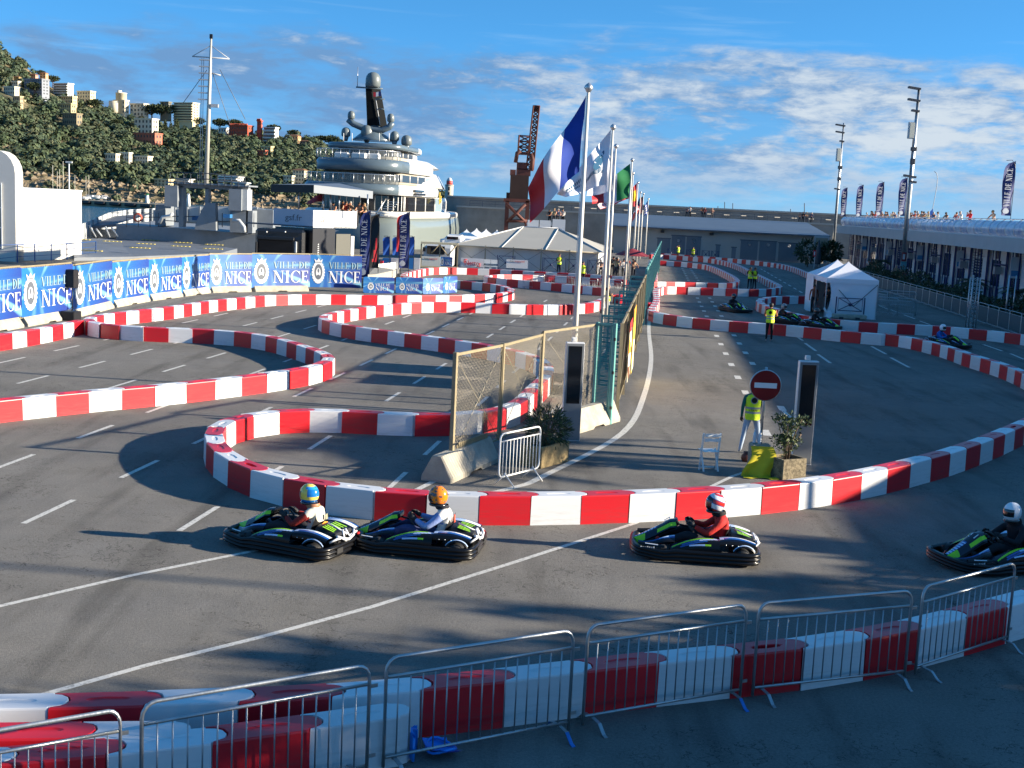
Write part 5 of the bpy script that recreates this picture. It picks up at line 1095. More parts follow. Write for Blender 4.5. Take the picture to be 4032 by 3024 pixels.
pr = [(-60, 365, 545), (150, 358, 516), (300, 355, 506), (443, 350, 496), (578, 345, 489), (705, 340, 481), (828, 330, 472)]; Ys = [86, 87.6, 89.4, 91.4, 93.6, 96, 98.4]; tp = [D('A0', x, a, Y) for (x, a, b), Y in zip(pr, Ys)]; bt = [D('A0', x, b, Y) for (x, a, b), Y in zip(pr, Ys)]
for a, b in zip(tp, bt): MB().box(((a.x + b.x) / 2, a.y, (a.z + b.z) / 2), (.07, .05, a.z - b.z)).build('post', [RBL], rl)
for f in (0, .33, .66): MB().path([a.lerp(b, f) for a, b in zip(tp, bt)], .03 if f == 0 else .018, 5).build('rail', [RBL], rl)
# ---- grey landing ship, its ramp on the quay
GREY = mat('navy_grey_paint', (.235, .26, .285), .5, 0, .18, 1.5); GREYL = mat('light_grey_paint', (.50, .52, .53), .5, 0, .15, 1.5); GREYD = mat('deck_grey', (.10, .115, .14), .7, 0, .2, 1.2)
rp = [G('A0', 640, 470, .25), G('A0', 1150, 462, .25), G('A0', 1900, 432, .5), G('A0', 2050, 392, .7), G('A0', 1500, 330, .8), G('A0', 1000, 297, .8), G('A0', 640, 312, .8)]
mb = MB(); n = len(rp); mb.add([tuple(v) for v in rp] + [(v.x, v.y, -.3) for v in rp], [tuple(range(n))] + [(i, i + n, (i + 1) % n + n, (i + 1) % n) for i in range(n)]); ramp = tag(mb.build('ship_ramp', [mat('ramp_steel', (.16, .18, .21), .65, 0, .25, .6)]), 'flat grey steel boarding ramp with yellow marked pads behind the banner fence', 'ramp')
YP = mat('yellow_pad', (.55, .44, .10), .7)
for x, y in ((700, 315), (970, 332), (1300, 320), (1260, 353), (1580, 342), (1560, 374), (1210, 388), (1850, 360), (1840, 396), (790, 412), (1120, 293 + 8)):
    c = G('A0', x, y, .82); mb = MB()
    for i in range(5): mb.box((c.x - .7 + .35 * i, c.y, c.z + .02), (.22, .35, .05))
    mb.build('pad', [YP], ramp)
sh = thing('landing_ship', 'grey military landing ship moored behind the quay with a tall lattice free mast', 'ship')
def shp(name, m, *rects, Y=116, dep=1.0, rz=0):
    mb = MB()
    for r in rects: pbox(mb, *r[:5], r[5] if len(r) > 5 else Y, r[6] if len(r) > 6 else dep, 0, rz)
    return mb.build(name, m if isinstance(m, list) else [m], sh)
tp = [D('B3', 268, 366, 117), D('B3', 700, 395, 117), D('B3', 1090, 428, 117), D('B3', 1500, 430, 117)]
mb = MB(); mb.add([tuple(v) for v in tp] + [(v.x, v.y, -2) for v in tp], [(i, i + 1, i + 5, i + 4) for i in range(3)]); q = [Vector((v.x - .5, v.y + 14, v.z + .1)) for v in tp]; mb.add([tuple(v) for v in tp] + [tuple(v) for v in q], [(i, i + 4, i + 5, i + 1) for i in range(3)]); mb.build('hull', [GREY], sh)
fw = [(28, 378, 112), (120, 345, 118), (220, 300, 124), (330, 282, 131), (500, 272, 134), (760, 262, 134), (1090, 262, 134), (1210, 290, 134)]
mb = MB(); u_ = [D('B3', x, y, Y) for x, y, Y in fw]; mb.add([tuple(v) for v in u_] + [(v.x, v.y, v.z - 1.6 if i > 2 else -1) for i, v in enumerate(u_)] + [(v.x, v.y + .25, v.z) for v in u_] + [(v.x, v.y + .25, -2) for v in u_], [(i, i + 1, i + 9, i + 8) for i in range(7)] + [(i, i + 16, i + 17, i + 1) for i in range(7)] + [(i + 16, i + 24, i + 25, i + 17) for i in range(7)]); mb.build('bulwark', [GREYL], sh)
for i in range(26):
    k = i / 25 * 6.99; j = int(k); v = u_[j].lerp(u_[j + 1], k - j); MB().box((v.x, v.y - .22, v.z - .75), (.14, .4, 1.5)).build('bulwark_rib', [GREY], sh)
mb = MB(); a = [D('B3', x, y, Y) for x, y, Y in ((120, 378, 117), (268, 366, 117), (500, 300, 131), (240, 320, 126))]; mb.add([tuple(v) for v in a] + [(v.x, v.y, v.z - .25) for v in a], [(0, 1, 2, 3), (0, 4, 5, 1)]); mb.build('side_deck', [GREYD], sh)
shp('gantry_leg', GREY, ('B3', 640, 140, 667, 385)); shp('gantry_leg', GREY, ('B3', 795, 150, 815, 400)); shp('gantry_leg', GREY, ('B3', 1040, 160, 1050, 425)); shp('gantry_beam', GREY, ('B3', 636, 132, 1052, 158)); shp('top_deck', GREY, ('B3', 565, 124, 1055, 133, 115.2, 4))
shp('winch_house', GREY, ('B3', 556, 136, 632, 262, 115, 2.2)); shp('winch_house', GREY, ('B3', 938, 158, 1012, 286, 115, 2.2)); shp('side_house', GREYL, ('B3', 1013, 160, 1048, 284, 115.4, 2)); shp('deck_house', GREY, ('B3', 945, 284, 1078, 418, 116, 3)); shp('deck_house', GREY, ('B3', 500, 250, 560, 375, 118, 3)); shp('deck_house', GREY, ('B3', 1080, 280, 1200, 425, 118, 4))
a = [D('B3', x, y, 115.5) for x, y in ((735, 398), (745, 350), (800, 240), (858, 240), (862, 405))]; mb = MB(); mb.add([tuple(v) for v in a] + [(v.x, v.y + 1, v.z) for v in a], [(0, 1, 2, 3, 4), (9, 8, 7, 6, 5)] + [(i, i + 5, (i + 1) % 5 + 5, (i + 1) % 5) for i in range(5)]); mb.build('fin_plate', [GREY], sh)
mb = MB(); 
for x0, y0, x1, y1 in ((330, 300, 470, 300), (330, 325, 560, 325), (560, 320, 740, 322), (860, 350, 1090, 352), (240, 300, 300, 300), (560, 345, 640, 350)): mb.tube(D('B3', x0, y0, 116.5), D('B3', x1, y1, 116.5), .04, 5)
for x in (330, 400, 470, 520, 860, 900, 1088): mb.tube(D('B3', x, 300, 116.5), D('B3', x, 385, 116.5), .035, 4)
tag(mb.build('deck_rail', [GREYD], sh), kind='stuff')
mb = MB()
for y in (58, 92): mb.path([D('B3', 590, y, 115.2), D('B3', 800, y + 6, 115.2), D('B3', 1035, y + 26, 115.2)], .045, 5)
for i in range(12): x = 590 + i * 40.4; y = 58 + (x - 590) * .058; mb.tube(D('B3', x, y, 115.2), D('B3', x, 128 + (x - 590) * .06, 115.2), .035, 4)
tag(mb.build('top_rail', [mat('dark_rail', (.03, .04, .06), .5)], sh), kind='stuff')
for a, b in (((110, 372), (150, 445)), ((205, 380), (232, 445)), ((240, 385), (280, 440)), ((150, 395), (185, 440))): MB().tube(D('B3', *a, 116), D('B3', *b, 116), .10, 5).build('ramp_strut', [GREYL], sh)
MB().path([D('B3', 525, 360, 114.8), D('B3', 545, 325, 114.8), D('B3', 590, 318, 114.8), D('B3', 605, 300, 114.8)], .17, 7).build('air_duct', [GREYL], sh); MB().path([D('B3', 960, 345, 114.8), D('B3', 1000, 345, 114.8), D('B3', 1030, 385, 114.8), D('B3', 1032, 415, 114.8)], .17, 7).build('air_duct', [GREYL], sh)
MB().lathe([(.28, -.08), (.42, -.08), (.42, .08), (.28, .08)], 14, caps=False, M=Matrix.Translation(D('B3', 397, 328, 115)) @ Matrix.Rotation(1.571, 4, 'X')).build('life_ring', [mat('life_ring_red', (.45, .09, .05), .6)], sh)
shp('blue_box', mat('deck_blue', (.03, .16, .38), .5), ('B3', 720, 318, 770, 345, 117)); shp('blue_box', MATS['deck_blue'], ('B3', 905, 308, 945, 330, 115))
MST = mat('mast_paint', (.52, .50, .44), .45, .3); mt = D('F', 831.5, 150, 117); mbm = D('F', 812, 722, 117)
def mk(f): return mbm.lerp(mt, f)
MB().path([mk(0), mk(.5), mk(.8), mk(1)], .3, 8, 0, [.22, .19, .15, .09]).build('mast', [MST], sh)
xs = lambda f, dx, dz=0: mk(f) + Vector((dx, 0, dz))
mb = MB(); mb.tube(xs(.87, -1.7), xs(.865, 1.75), .06, 5); mb.tube(xs(.87, -1.7), xs(.95, 0), .035, 4); mb.tube(xs(.865, 1.75), xs(.95, 0), .035, 4); mb.build('mast_yard', [GREYL], sh)
for i in range(7): MB().box(tuple(xs(.85 - .045 * i, -.55)), (.95, .3, .09)).build('mast_platform', [GREYL], sh)
mb = MB(); mb.tube(xs(0, -.42), xs(.86, -.62), .03, 4); mb.tube(xs(0, -.62), xs(.86, -.80), .03, 4); tag(mb.build('mast_ladder', [GREYL], sh), kind='stuff')
MB().box(tuple(xs(.54, .55)), (.7, .4, .3)).build('mast_lamp', [GREYL], sh); MB().tube(xs(.765, 0), xs(.75, 1.0), .07, 5).build('mast_arm', [GREYL], sh); MB().box(tuple(mk(1.0) + Vector((0, 0, .15))), (.25, .25, .4)).build('mast_top', [BLK_M], sh)
for a, b in (((('F', 866, 273), ('F', 966, 470)),) + ((('F', 838, 290), ('F', 905, 490)),) + ((('F', 815, 275), ('F', 718, 410)),)): MB().tube(D(*a, 117), D(*b, 117), .03, 4).build('stay_wire', [mat('wire_grey', (.12, .14, .17), .5)], sh)
# ---- dark truck and two storey hospitality trailer
DK = mat('truck_black', (.012, .013, .016), .25, coat=.4); DGL = mat('truck_glass', (.006, .008, .012), .05); TRW = mat('trailer_white', (.80, .80, .78), .5); TRW_SHADE = mat('trailer_white_shaded', (.50, .52, .60), .5)  # front upper panel: shade mixed into the white as a darker, bluer colour
tr = thing('truck_cab', 'black lorry cab with dark windscreen just above the blue banners', 'truck'); Yt = 83
mb = MB(); c = pbox(mb, 'B1', 88, 300, 500, 620, Yt, 2.4, 0, 0, 0, None, .18); mb.build('cab', [DK], tr)
mb = MB(); pbox(mb, 'B1', 110, 392, 412, 492, Yt - .06, .1, 0, 0, None, None, .03); mb.build('windscreen', [DGL], tr); mb = MB(); pbox(mb, 'B1', 104, 362, 418, 392, Yt - .25, .3, 0, 0, None, None, .04); mb.build('sun_visor', [DK], tr)
for x in (92, 422): mb = MB(); pbox(mb, 'B1', x, 405, x + 18, 500, Yt - .35, .12, 0, 0, None, None, .03); mb.build('mirror', [DK if x < 100 else GREYL], tr)
for x in (190, 345): mb = MB(); mb.tube(D('B1', x, 318, Yt - .1), D('B1', x, 330, Yt - .1), .05, 6); mb.build('roof_lamp', [WHP], tr)
mb = MB(); pbox(mb, 'B1', 150, 540, 440, 620, Yt - .12, .2, 0, 0, .3); mb.build('grille', [GREYD], tr)
C0 = D('B1', 577, 290, 83.5); A0_ = D('B1', 246, 272, 85.2); Bq = D('B1', 940, 292, 87.5); zt_ = D('B1', 577, 143, 83.5).z; zl = C0.z
tl = thing('hospitality_trailer', 'two storey dark hospitality trailer with white upper panels reading gsf', 'trailer', (C0.x, C0.y, 0))
def face(a, b): d = Vector((b.x - a.x, b.y - a.y, 0)); return d.length, math.atan2(d.y, d.x)
La, ra = face(A0_, C0); Lb, rb = face(C0, Bq)
def fpanel(par, name, org, L0, L1, z0, z1, rz, m, th=.08, off=0):
    o = MB().box(((L0 + L1) / 2, th / 2 + off, (z0 + z1) / 2), (L1 - L0, th, z1 - z0)).build(name, [m], None, (org.x, org.y, 0), rz); o.parent = par; o.matrix_parent_inverse = Matrix.Translation(-par.location); return o
fpanel(tl, 'upper_panel', A0_, 0, La - .02, zl, zt_, ra, TRW_SHADE); fpanel(tl, 'upper_panel', C0, 0.02, Lb * .46, zl, zt_, rb, TRW); fpanel(tl, 'upper_panel', C0, Lb * .475, Lb, zl, zt_, rb, TRW)
def ftext(par, s, org, x, z, h, rz, m, w=None, fn=text):
    mb = MB(); Mv = Matrix.Translation((org.x, org.y, 0)) @ Matrix.Rotation(rz, 4, 'Z') @ Matrix.Translation((x, -.012, z)) @ Matrix.Rotation(math.pi / 2, 4, 'X'); fn(mb, s, Mv, h, 0, w); o = mb.build('lettering', [m], par); o.matrix_parent_inverse = Matrix.Translation(-par.location); return o
TGR = mat('letter_grey', (.12, .12, .14), .5); TRD = mat('letter_red', (.55, .02, .03), .5)
ftext(tl, 'gsf.fr', A0_, La * .30, zl + .42, .42, ra, TGR, La * .42); ftext(tl, 'GSF', C0, Lb * .14, zl + .38, .40, rb, TRD, Lb * .12); ftext(tl, 'gsf', C0, Lb * .66, zl + .42, .30, rb, mat('letter_pale', (.55, .55, .55), .5), Lb * .1)
zz_ = zl - .05
fpanel(tl, 'lower_wall', A0_, La * .05, La, .1, zz_, ra, DK); fpanel(tl, 'lower_wall', C0, 0, Lb * .50, .1, zz_, rb, mat('trailer_dark', (.03, .032, .038), .3, coat=.3)); fpanel(tl, 'lower_wall', C0, Lb * .53, Lb * .86, .1, zz_ - .35, rb, mat('trailer_olive', (.10, .10, .085), .4)); fpanel(tl, 'door_panel', C0, Lb * .88, Lb * .95, .1, zz_ - .5, rb, TRW)
ftext(tl, 'GSF', C0, Lb * .06, 1.0, .34, rb, PW, Lb * .13); mb = MB()
for i in range(6): mb.box((0, 0, 0), (.16 - .015 * abs(i - 2), .02, .05), 0, 0, Matrix.Translation((C0.x, C0.y, 0)) @ Matrix.Rotation(rb, 4, 'Z') @ Matrix.Translation((Lb * .12, -.02, 1.75 + .14 * i)) @ Matrix.Rotation(-.5, 4, 'Y'))
o = mb.build('leaf_logo', [PW], tl); o.matrix_parent_inverse = Matrix.Translation(-tl.location)
dv = Vector((math.cos(rb + math.pi / 2), math.sin(rb + math.pi / 2), 0))
dk = [A0_, C0, Bq, Bq + dv * 2.2, A0_ + dv * 2.6]; mb = MB(); mb.prism([(v.x, v.y) for v in dk], zl, zl + .1); o = mb.build('upper_floor', [GREYD], tl); o.matrix_parent_inverse = Matrix.Translation(-tl.location)
for x, y0, y1 in ((460, -30, 134), (662, 20, 148), (724, -10, 150), (794, 0, 150), (1033, 10, 160)): o = MB().tube(D('B1', x, y0, 86), D('B1', x, y1, 86), .06, 6).build('canopy_post', [ALU], tl); o.matrix_parent_inverse = Matrix.Translation(-tl.location)
mb = MB(); cp = [D('S1', 130, 1412, 84.5), D('S1', 500, 1418, 83), D('S1', 1010, 1470, 87), D('S1', 720, 1400, 92)]; mb.add([(v.x, v.y, v.z + .3) for v in cp] + [(v.x, v.y, v.z - .22) for v in cp], [(0, 1, 2, 3), (7, 6, 5, 4), (0, 4, 5, 1), (1, 5, 6, 2), (2, 6, 7, 3), (3, 7, 4, 0)], [0, 0, 1, 0, 0, 0]); o = mb.build('canopy', [mat('canopy_grey', (.14, .17, .21), .5), BLK_M], tl); o.matrix_parent_inverse = Matrix.Translation(-tl.location)
RC = mat('red_cloth', (.50, .02, .03), .7); mb = MB(); mb.grid(lambda u, v: tuple(D('B1', 520 + 150 * u, 90 - 85 * v * (u ** .5) - 20 * u * (1 - v) + 6 * math.sin(u * 7), 88 + v)), 10, 6); tag(mb.build('red_awning', [RC]), 'red sagging awning cloth beside the trailer roof deck', 'awning')
PCOL = [('#8a8478', '#3a3a40', 'fair', 'brown'), ('#5b4a3c', '#22232a', 'tan', 'black'), ('#c8b68c', '#4a4a50', 'fair', 'blond'), ('#a98f78', '#2c2f3a', 'fair', 'grey'), ('#d8d3ca', '#1c1d22', 'fair', 'brown'), ('#20242e', '#15161a', 'tan', 'black'), ('#a33a34', '#23252b', 'fair', 'brown'), ('#39506e', '#24262c', 'fair', 'grey')]
def crowd(spots, where, group, scale=1.0, pose0=None, rz0=math.pi):
    for i, (x, y, z) in enumerate(spots):
        c = PCOL[(i * 5 + len(where)) % 8]; ps = pose0 or ('rail', 'fold', 'rail', 'phone')[i % 4]
        person(where % ORD(i + 1), (x, y, z), rz0 + ((i * 37) % 11 - 5) * .09, ps, c[0], c[1], '#222222', c[2], c[3], ('skin', None)[i % 2], group=group, long=(i % 3 == 0), h=scale * (.95 + ((i * 29) % 10) * .01))
crowd([(D('B1', x, 150, 88.6).x, 88.6 + .15 * (i % 2), zl + .1) for i, x in enumerate((757, 822, 850, 886, 965, 992, 1012))], 'spectator leaning on the trailer roof deck, %s from the left', 'spectators on the trailer roof deck')
# stage box right of the banners
mb = MB(); q = [G('B1', 1035, 680, .9), G('B1', 1100, 668 + 10, .9), G('B1', 1270, 640, .9), G('B1', 1100, 612, .9)]; mb.prism([(v.x, v.y) for v in q], 0, .9); tag(mb.build('stage_platform', [mat('stage_board', (.36, .345, .30), .8, var=.2)]), 'low pale stage platform with pleated white skirt right of the banner fence', 'stage')
mb = MB(); a, b = G('A1', 1025, 640, 0), G('A1', 1240, 610, 0); L, r_ = face(a, b); mb.grid(lambda u, v: (u * L, .05 * math.sin(u * 40), .05 + .9 * v), 60, 3); tag(mb.build('stage_skirt', [mat('skirt_white', (.62, .62, .58), .8)], None, (a.x, a.y - .3, 0), r_), 'pleated white cloth skirt hung along the stage edge', 'cloth')
# ---- feather flags
FB = mat('flag_navy', (.012, .028, .16), .6, 0, .3, 1.2, .2, 4); FBL = mat('flag_bright_blue', (.02, .12, .5), .6, 0, .3, 2); FBK = mat('flag_black', (.015, .014, .016), .6); FRD = mat('flag_red', (.50, .02, .03), .6)
def feather(base, h, w, rz, label, z0=.3, m=None, words='VILLE DE NICE', split=None, group='navy feather flags', lean=0.0, pole=True):
    t = thing('feather_flag', label, 'feather flag', base, rz, group); H_ = h - z0
    def edge(v): return w * (1 if v < .80 else math.sqrt(max(0, 1 - ((v - .80) / .20) ** 2)) * .98 + .02) * (.86 + .14 * v)
    def fn(u, v): return (w * .04 + lean * v * v + (edge(v) * (1 - u) if False else w - edge(v) * u) - w * .5, .10 * w * math.sin(u * 4 + v * 7), z0 + H_ * v)
    mb = MB(); mb.grid(fn, 6, 18, 0, (lambda u, v: 1 if (u * 1.3 + v < split) and v > .1 and u > .15 else 0) if split else None); 
    mats = [m or FB] + ([FRD] if split else [])
    mb.build('flag_cloth', mats, t)
    if pole: MB().path([(w * .56, 0, 0), (w * .56, 0, z0 + H_ * .8), (w * .50, 0, z0 + H_ * .92), (w * .2, 0, z0 + H_ * 1.01), (w * -.3, 0, z0 + H_ * 1.0)], .022, 5).build('pole', [BLK_M], t)
    mb = MB(); mb.lathe([(0, 0), (.22, 0), (.2, .05), (0, .06)], 10); mb.build('base', [BLK_M], t)
    if words:
        for q in (-1, 1):
            mb = MB(); tw = w * .52; Mv = Matrix(((0, -1 * 1, 0, w * .26), (0, 0, 1, -.12 * w * q - .02 * q), (1, 0, 0, z0 + H_ * .16), (0, 0, 0, 1))) if q > 0 else Matrix(((0, 1, 0, -w * .26), (0, 0, -1, .12 * w + .02), (1, 0, 0, z0 + H_ * .16), (0, 0, 0, 1)))
            serif(mb, words, Mv, tw, 0, H_ * .70); crest(mb, Matrix(((1, 0, 0, -w * .3), (0, 0, -q, -q * (.12 * w + .02)), (0, 1, 0, z0 + H_ * .035), (0, 0, 0, 1))), w * .6, H_ * .10, 0, 0); mb.build('flag_print', [PW], t)
    return t
def feat_px(t, xb, yb, xt, yt, Y, wpx, label, z0f=.1, **k):
    b = D(t, xb, yb, Y); tp_ = D(t, xt, yt, Y); zz = max(0, b.z - .6) if k.pop('float', False) else 0
    return feather((b.x, Y, zz), tp_.z - zz, pw(t, wpx, Y), k.pop('rz', 0), label, max(.05, b.z - zz), **k)
feat_px('A1', 925, 640, 918, 58, 79, 92, 'tall navy city feather flag right of the banner fence')
feat_px('A1', 1265, 560, 1268, 72, 88, 92, 'tall navy city feather flag in front of the yacht hull')
feat_px('A1', 1005, 560, 1000, 88, 81, 90, 'black feather flag with red slash behind the tall navy flag', m=FBK, words=None, split=.9, group='dark feather flags')
feat_px('A1', 1228, 420, 1225, 98, 88.6, 45, 'red and blue feather flag half hidden behind the second tall navy flag', m=FRD, words=None, group='dark feather flags')
for x, xt, lb in ((1118, 1115, 'short bright blue feather flag left of the second tall flag'), (1200, 1205, 'short bright blue feather flag close beside the second tall flag'), (1330, 1325, 'short bright blue feather flag right of the second tall flag')):
    feat_px('A1', x, 450, xt, 285, 93, 62, lb, m=FBL, words=None, group='short bright blue feather flags')
mb = MB()
for i, (x0, x1, m_) in enumerate(((1092, 1160, 0), (1165, 1240, 1), (1320, 1360, 0), (1362, 1415, 1))):
    mb = MB(); pbox(mb, 'A1', x0, 475, x1, 570, 95, .25, 0); o = tag(mb.build('banner_board', [BAN2 if m_ == 0 else PW]), '%s advertising board on the ground before the yacht, %s from the left' % ('blue' if m_ == 0 else 'white', ORD(i + 1)), 'banner')
mb = MB(); pbox(mb, 'A1', 1070, 500, 1095, 570, 94, .4, 0, 0, 0); tag(mb.build('red_box', [FRD]), 'small red box standing beside the stage', 'box')
# ---- motor yacht, stern towards the camera
YW = mat('yacht_white', (.80, .79, .76), .25, coat=.4); YG = mat('yacht_grey', (.095, .13, .155), .28, coat=.4); YD = mat('yacht_dome', (.14, .165, .17), .35); YGL = mat('yacht_glass', (.012, .013, .016), .06, coat=.5); YB = mat('yacht_beige', (.42, .38, .31), .5); YBLK = mat('yacht_mast_black', (.006, .007, .008), .85, spec=.1); YTR = mat('yacht_clear_rail', (.30, .33, .34), .15, alpha=.22); YHUL = mat('yacht_hull', (.20, .235, .225), .3, coat=.4); YPANE = mat('yacht_pane', (.30, .40, .46), .12, coat=.5)
YAW = math.radians(10); ys = D('S1', 745, 1400, 140)
ya = thing('motor_yacht', 'large white and grey motor yacht with black mast and round domes', 'yacht', (ys.x, 140, 0), -YAW)
UP = 4850 / 140 / TILES['S1'][2]               # tile pixels per metre at the stern
def zy(y): return HC + (HC * 0) + D('S1', 745, y, 140).z - HC
def outline(w, L, sr, br=.45, n=16, x0=0.0):      # plan seen from above: rounded stern at y=0, tapering bow; x across, y along
    o = []
    for i in range(n + 1): a = math.pi + math.pi * i / n; o.append((w * math.cos(a) + x0, sr + sr * math.sin(a)))
    for i in range(1, 9): t_ = i / 8; o.append((w * (1 - max(0, t_ - br) ** 2.0 / (1 - br) ** 2.0 * .97) + x0, sr + (L - sr) * t_))
    o += [(2 * x0 - x, y) for x, y in o[:n:-1][:0]]
    left = [(-(x - x0) + x0, y) for x, y in o[n + 1:][::-1]]
    return o + left
def slab(name, w, L, sr, z0, z1, m, dy=0.0, br=.45, x0=0.0, taper=1.0, mi_stern=None):
    o = [(x, y + dy) for x, y in outline(w, L, sr, br, 18, x0)]; n = len(o); mb = MB(); cy = dy + L * .4
    zs = [(z0, .985), (z0 + (z1 - z0) * .25, 1.0), (z0 + (z1 - z0) * .75, 1.0), (z1, .97)] if taper == 1.0 else [(z0, 1.0), (z1, taper)]
    vs = [((x - x0) * k + x0, (y - cy) * k + cy, z) for z, k in zs for x, y in o]; fs = [tuple(range(n - 1, -1, -1)), tuple(range((len(zs) - 1) * n, len(zs) * n))]; ms = [0, 0]
    for j in range(len(zs) - 1):
        for i in range(n):
            b = (i + 1) % n; fs.append((j * n + i, j * n + b, (j + 1) * n + b, (j + 1) * n + i)); ms.append(1 if (mi_stern is not None and (o[i][1] + o[b][1]) / 2 - dy > mi_stern) else 0)
    mb.add(vs, fs, ms, True); mb.sm[0] = mb.sm[1] = False; return mb.build(name, m if isinstance(m, list) else [m], ya)
def railing(w, L, sr, z0, dy, cut, n_=22, h=1.0, x0=0):
    o = [(x * .97, y + dy + .15) for x, y in outline(w, L, sr, .45, 14, x0) if y < cut]; o.sort(key=lambda p: math.atan2(p[1] - dy - cut, p[0] - x0)); P = [Vector((x, y, z0 + h)) for x, y in o]
    MB().path(P, .045, 5).build('hand_rail', [ALU], ya); mb = MB()
    for a, b in zip(P, P[1:]): mb.add([a, b, b - Vector((0, 0, h)), a - Vector((0, 0, h))], [(0, 1, 2, 3)])
    mb.build('rail_glass', [YTR], ya); mb = MB(); [mb.tube(p, p - Vector((0, 0, h)), .04, 4) for p in P]; tag(mb.build('rail_posts', [ALU], ya), kind='stuff')
z2a, z2b, z3a, z3b, zr0, zr1 = zy(1445), zy(1352), zy(1240), zy(1135), zy(1035), zy(985)
Wb = 5.6
slab('hull', 6.0, 52, 2.2, -2, zy(1650), YHUL, 1.5, .40, .3); slab('bulwark', 6.05, 50, 2.2, zy(1650), zy(1590), YW, 2.0, .38, .3)
slab('main_house', 5.0, 40, 1.2, zy(1590), z2a, [YB, YW], 6, .35, .3, 1.0, 9)
slab('aft_deck', Wb, 36, 3.6, z2a, z2b, [YG, YW], 0, .5, 0, 1.0, 5.6)
slab('upper_house', 4.8, 31, 1.5, z2b, z3a, [YB, YW], 5, .35, .2, 1.0, 8); slab('upper_deck', 5.15, 30, 3.4, z3a, z3b, [YG, YW], 2.2, .45, .2, 1.0, 5.4)
slab('bridge_house', 3.7, 20, 1.4, z3b, zr0, [YB, YW], 7, .35, .2, 1.0, 7); slab('sun_roof', 4.6, 22, 2.6, zr0, zr1, [YG, YW], 5.2, .3, .2, 1.0, 9)
slab('fore_cowl', 4.7, 26, 2, z3b - .2, zy(1090), YW, 13, .2, .3, .72); slab('fore_cowl', 5.1, 30, 2, z2b, zy(1210), YW, 14, .15, .3, .80)
for (w_, L_, sr_, a, b, dy_, cut, x0_) in ((4.83, 31, 1.5, z2b + .35, z3a - .25, 5, 21, .2), (3.73, 20, 1.4, z3b + .5, zr0 - .25, 7, 9, .2), (5.03, 40, 1.2, zy(1585), z2a - .12, 6, 22, .3)):
    o = [(x * 1.006, y + dy_ - .03) for x, y in outline(w_, L_, sr_, .35, 18, x0_)]; o = o[-9:] + o[:-9]; mb = MB(); wb2 = MB()
    for (xa, ya_), (xb, yb_) in zip(o, o[1:]):
        if max(ya_, yb_) > dy_ + cut: continue
        mb.add([(xa, ya_, a), (xb, yb_, a), (xb, yb_, b), (xa, ya_, b)], [(0, 1, 2, 3)], 0 if ya_ < dy_ + 11 else 1); MB().tube((xa, ya_, a), (xa, ya_, b), .06, 4).build('mullion', [YW], ya)
    mb.build('window_band', [YGL, YPANE], ya)
railing(Wb, 36, 3.6, z2b, 0, 6.5); railing(5.15, 30, 3.4, z3b, 2.2, 5.5)
for x, y, z in ((-1.8, 5.2, z3b), (.4, 4.8, z3b), (1.8, 5.4, z3b)): MB().bev((x, y, z + .35), (1.7, .9, .7), .12).build('sun_lounger', [YW], ya)
for k in range(2): MB().bev((5.75 + .1 * k, 12 + .2 * k, zy(1395 + 30 * k)), (.3, 4.5, .28), .05).build('side_vent', [YGL], ya)
for y in (24, 28): MB().bev((6.05 - (y - 22) * .16, y, zy(1890)), (.2, 1.2, 1.5), .1).build('porthole', [YGL], ya)
MB().path([(3.4, 1.5, zy(1640)), (4.4, 2.5, zy(1480))], .09, 5).build('stair_rail', [ALU], ya)
for i in range(7): MB().box((4.3 + .12 * i, 2.2 + .2 * i, zy(1630) + .27 * i), (1.2, .35, .06)).build('stair_step', [YW], ya)
# mast and domes
def yp(x, y, dep=9.0): v = D('S1', x, y, 140 + dep); c_, s_ = math.cos(YAW), math.sin(YAW); dx, dy = v.x - ys.x, dep; return Vector((dx * c_ - dy * s_, dx * s_ + dy * c_, v.z))
def dome(x, y, r, hh, stem=True, dep=9.0):
    p = yp(x, y, dep); R_ = r / UP; H_ = hh / UP
    MB().lathe([(R_ * .80, 0), (R_ * .98, H_ * .12), (R_, H_ * .5), (R_ * .92, H_ * .70), (R_ * .68, H_ * .88), (R_ * .35, H_ * .97), (0, H_)], 18, tuple(p)).build('radar_dome', [YD], ya)
    if stem: MB().tube(p + Vector((0, 0, -.55)), p, .22, 8, 0, R_ * .7).build('dome_stem', [YG], ya)
for a in ((823, 808, 33, 72), (1164, 835, 33, 76), (776, 960, 41, 82), (957, 975, 55, 118), (1197, 998, 41, 88), (1300, 1035, 49, 90), ): dome(*a, a[0] not in (823, 1164))
dome(1011, 535, 68, 135, False)
MB().path([yp(795, 812), yp(840, 850), yp(920, 885), yp(1010, 900), yp(1090, 905), yp(1150, 880), yp(1180, 838)], .38, 8).build('dome_arm', [YG], ya)
mb = MB(); f = [yp(945, 500), yp(985, 500), yp(1050, 860), yp(960, 860)]; b = [v + Vector((.6, 2.2, -.2)) for v in f]; mb.add(f + b, [(0, 1, 2, 3), (7, 6, 5, 4)] + [(i, i + 4, (i + 1) % 4 + 4, (i + 1) % 4) for i in range(4)]); mb.build('mast', [YBLK], ya)
MB().lathe([(2.6, 0), (2.1, .4), (1.1, 1.2), (.8, 1.9), (.8, 2.6)], 16, tuple(yp(1010, 1000, 10))).build('mast_base', [YG], ya)
mb = MB(); mb.tube(yp(865, 533), yp(1095, 548), .10, 5); mb.build('mast_crossbar', [YG], ya); MB().tube(yp(875, 533), yp(880, 360), .04, 4).build('antenna', [ALU], ya); MB().tube(yp(1035, 637), yp(1112, 637), .08, 5).build('mast_crossbar', [YG], ya); MB().tube(yp(1060, 720), yp(1112, 726), .07, 5).build('mast_crossbar', [YG], ya)
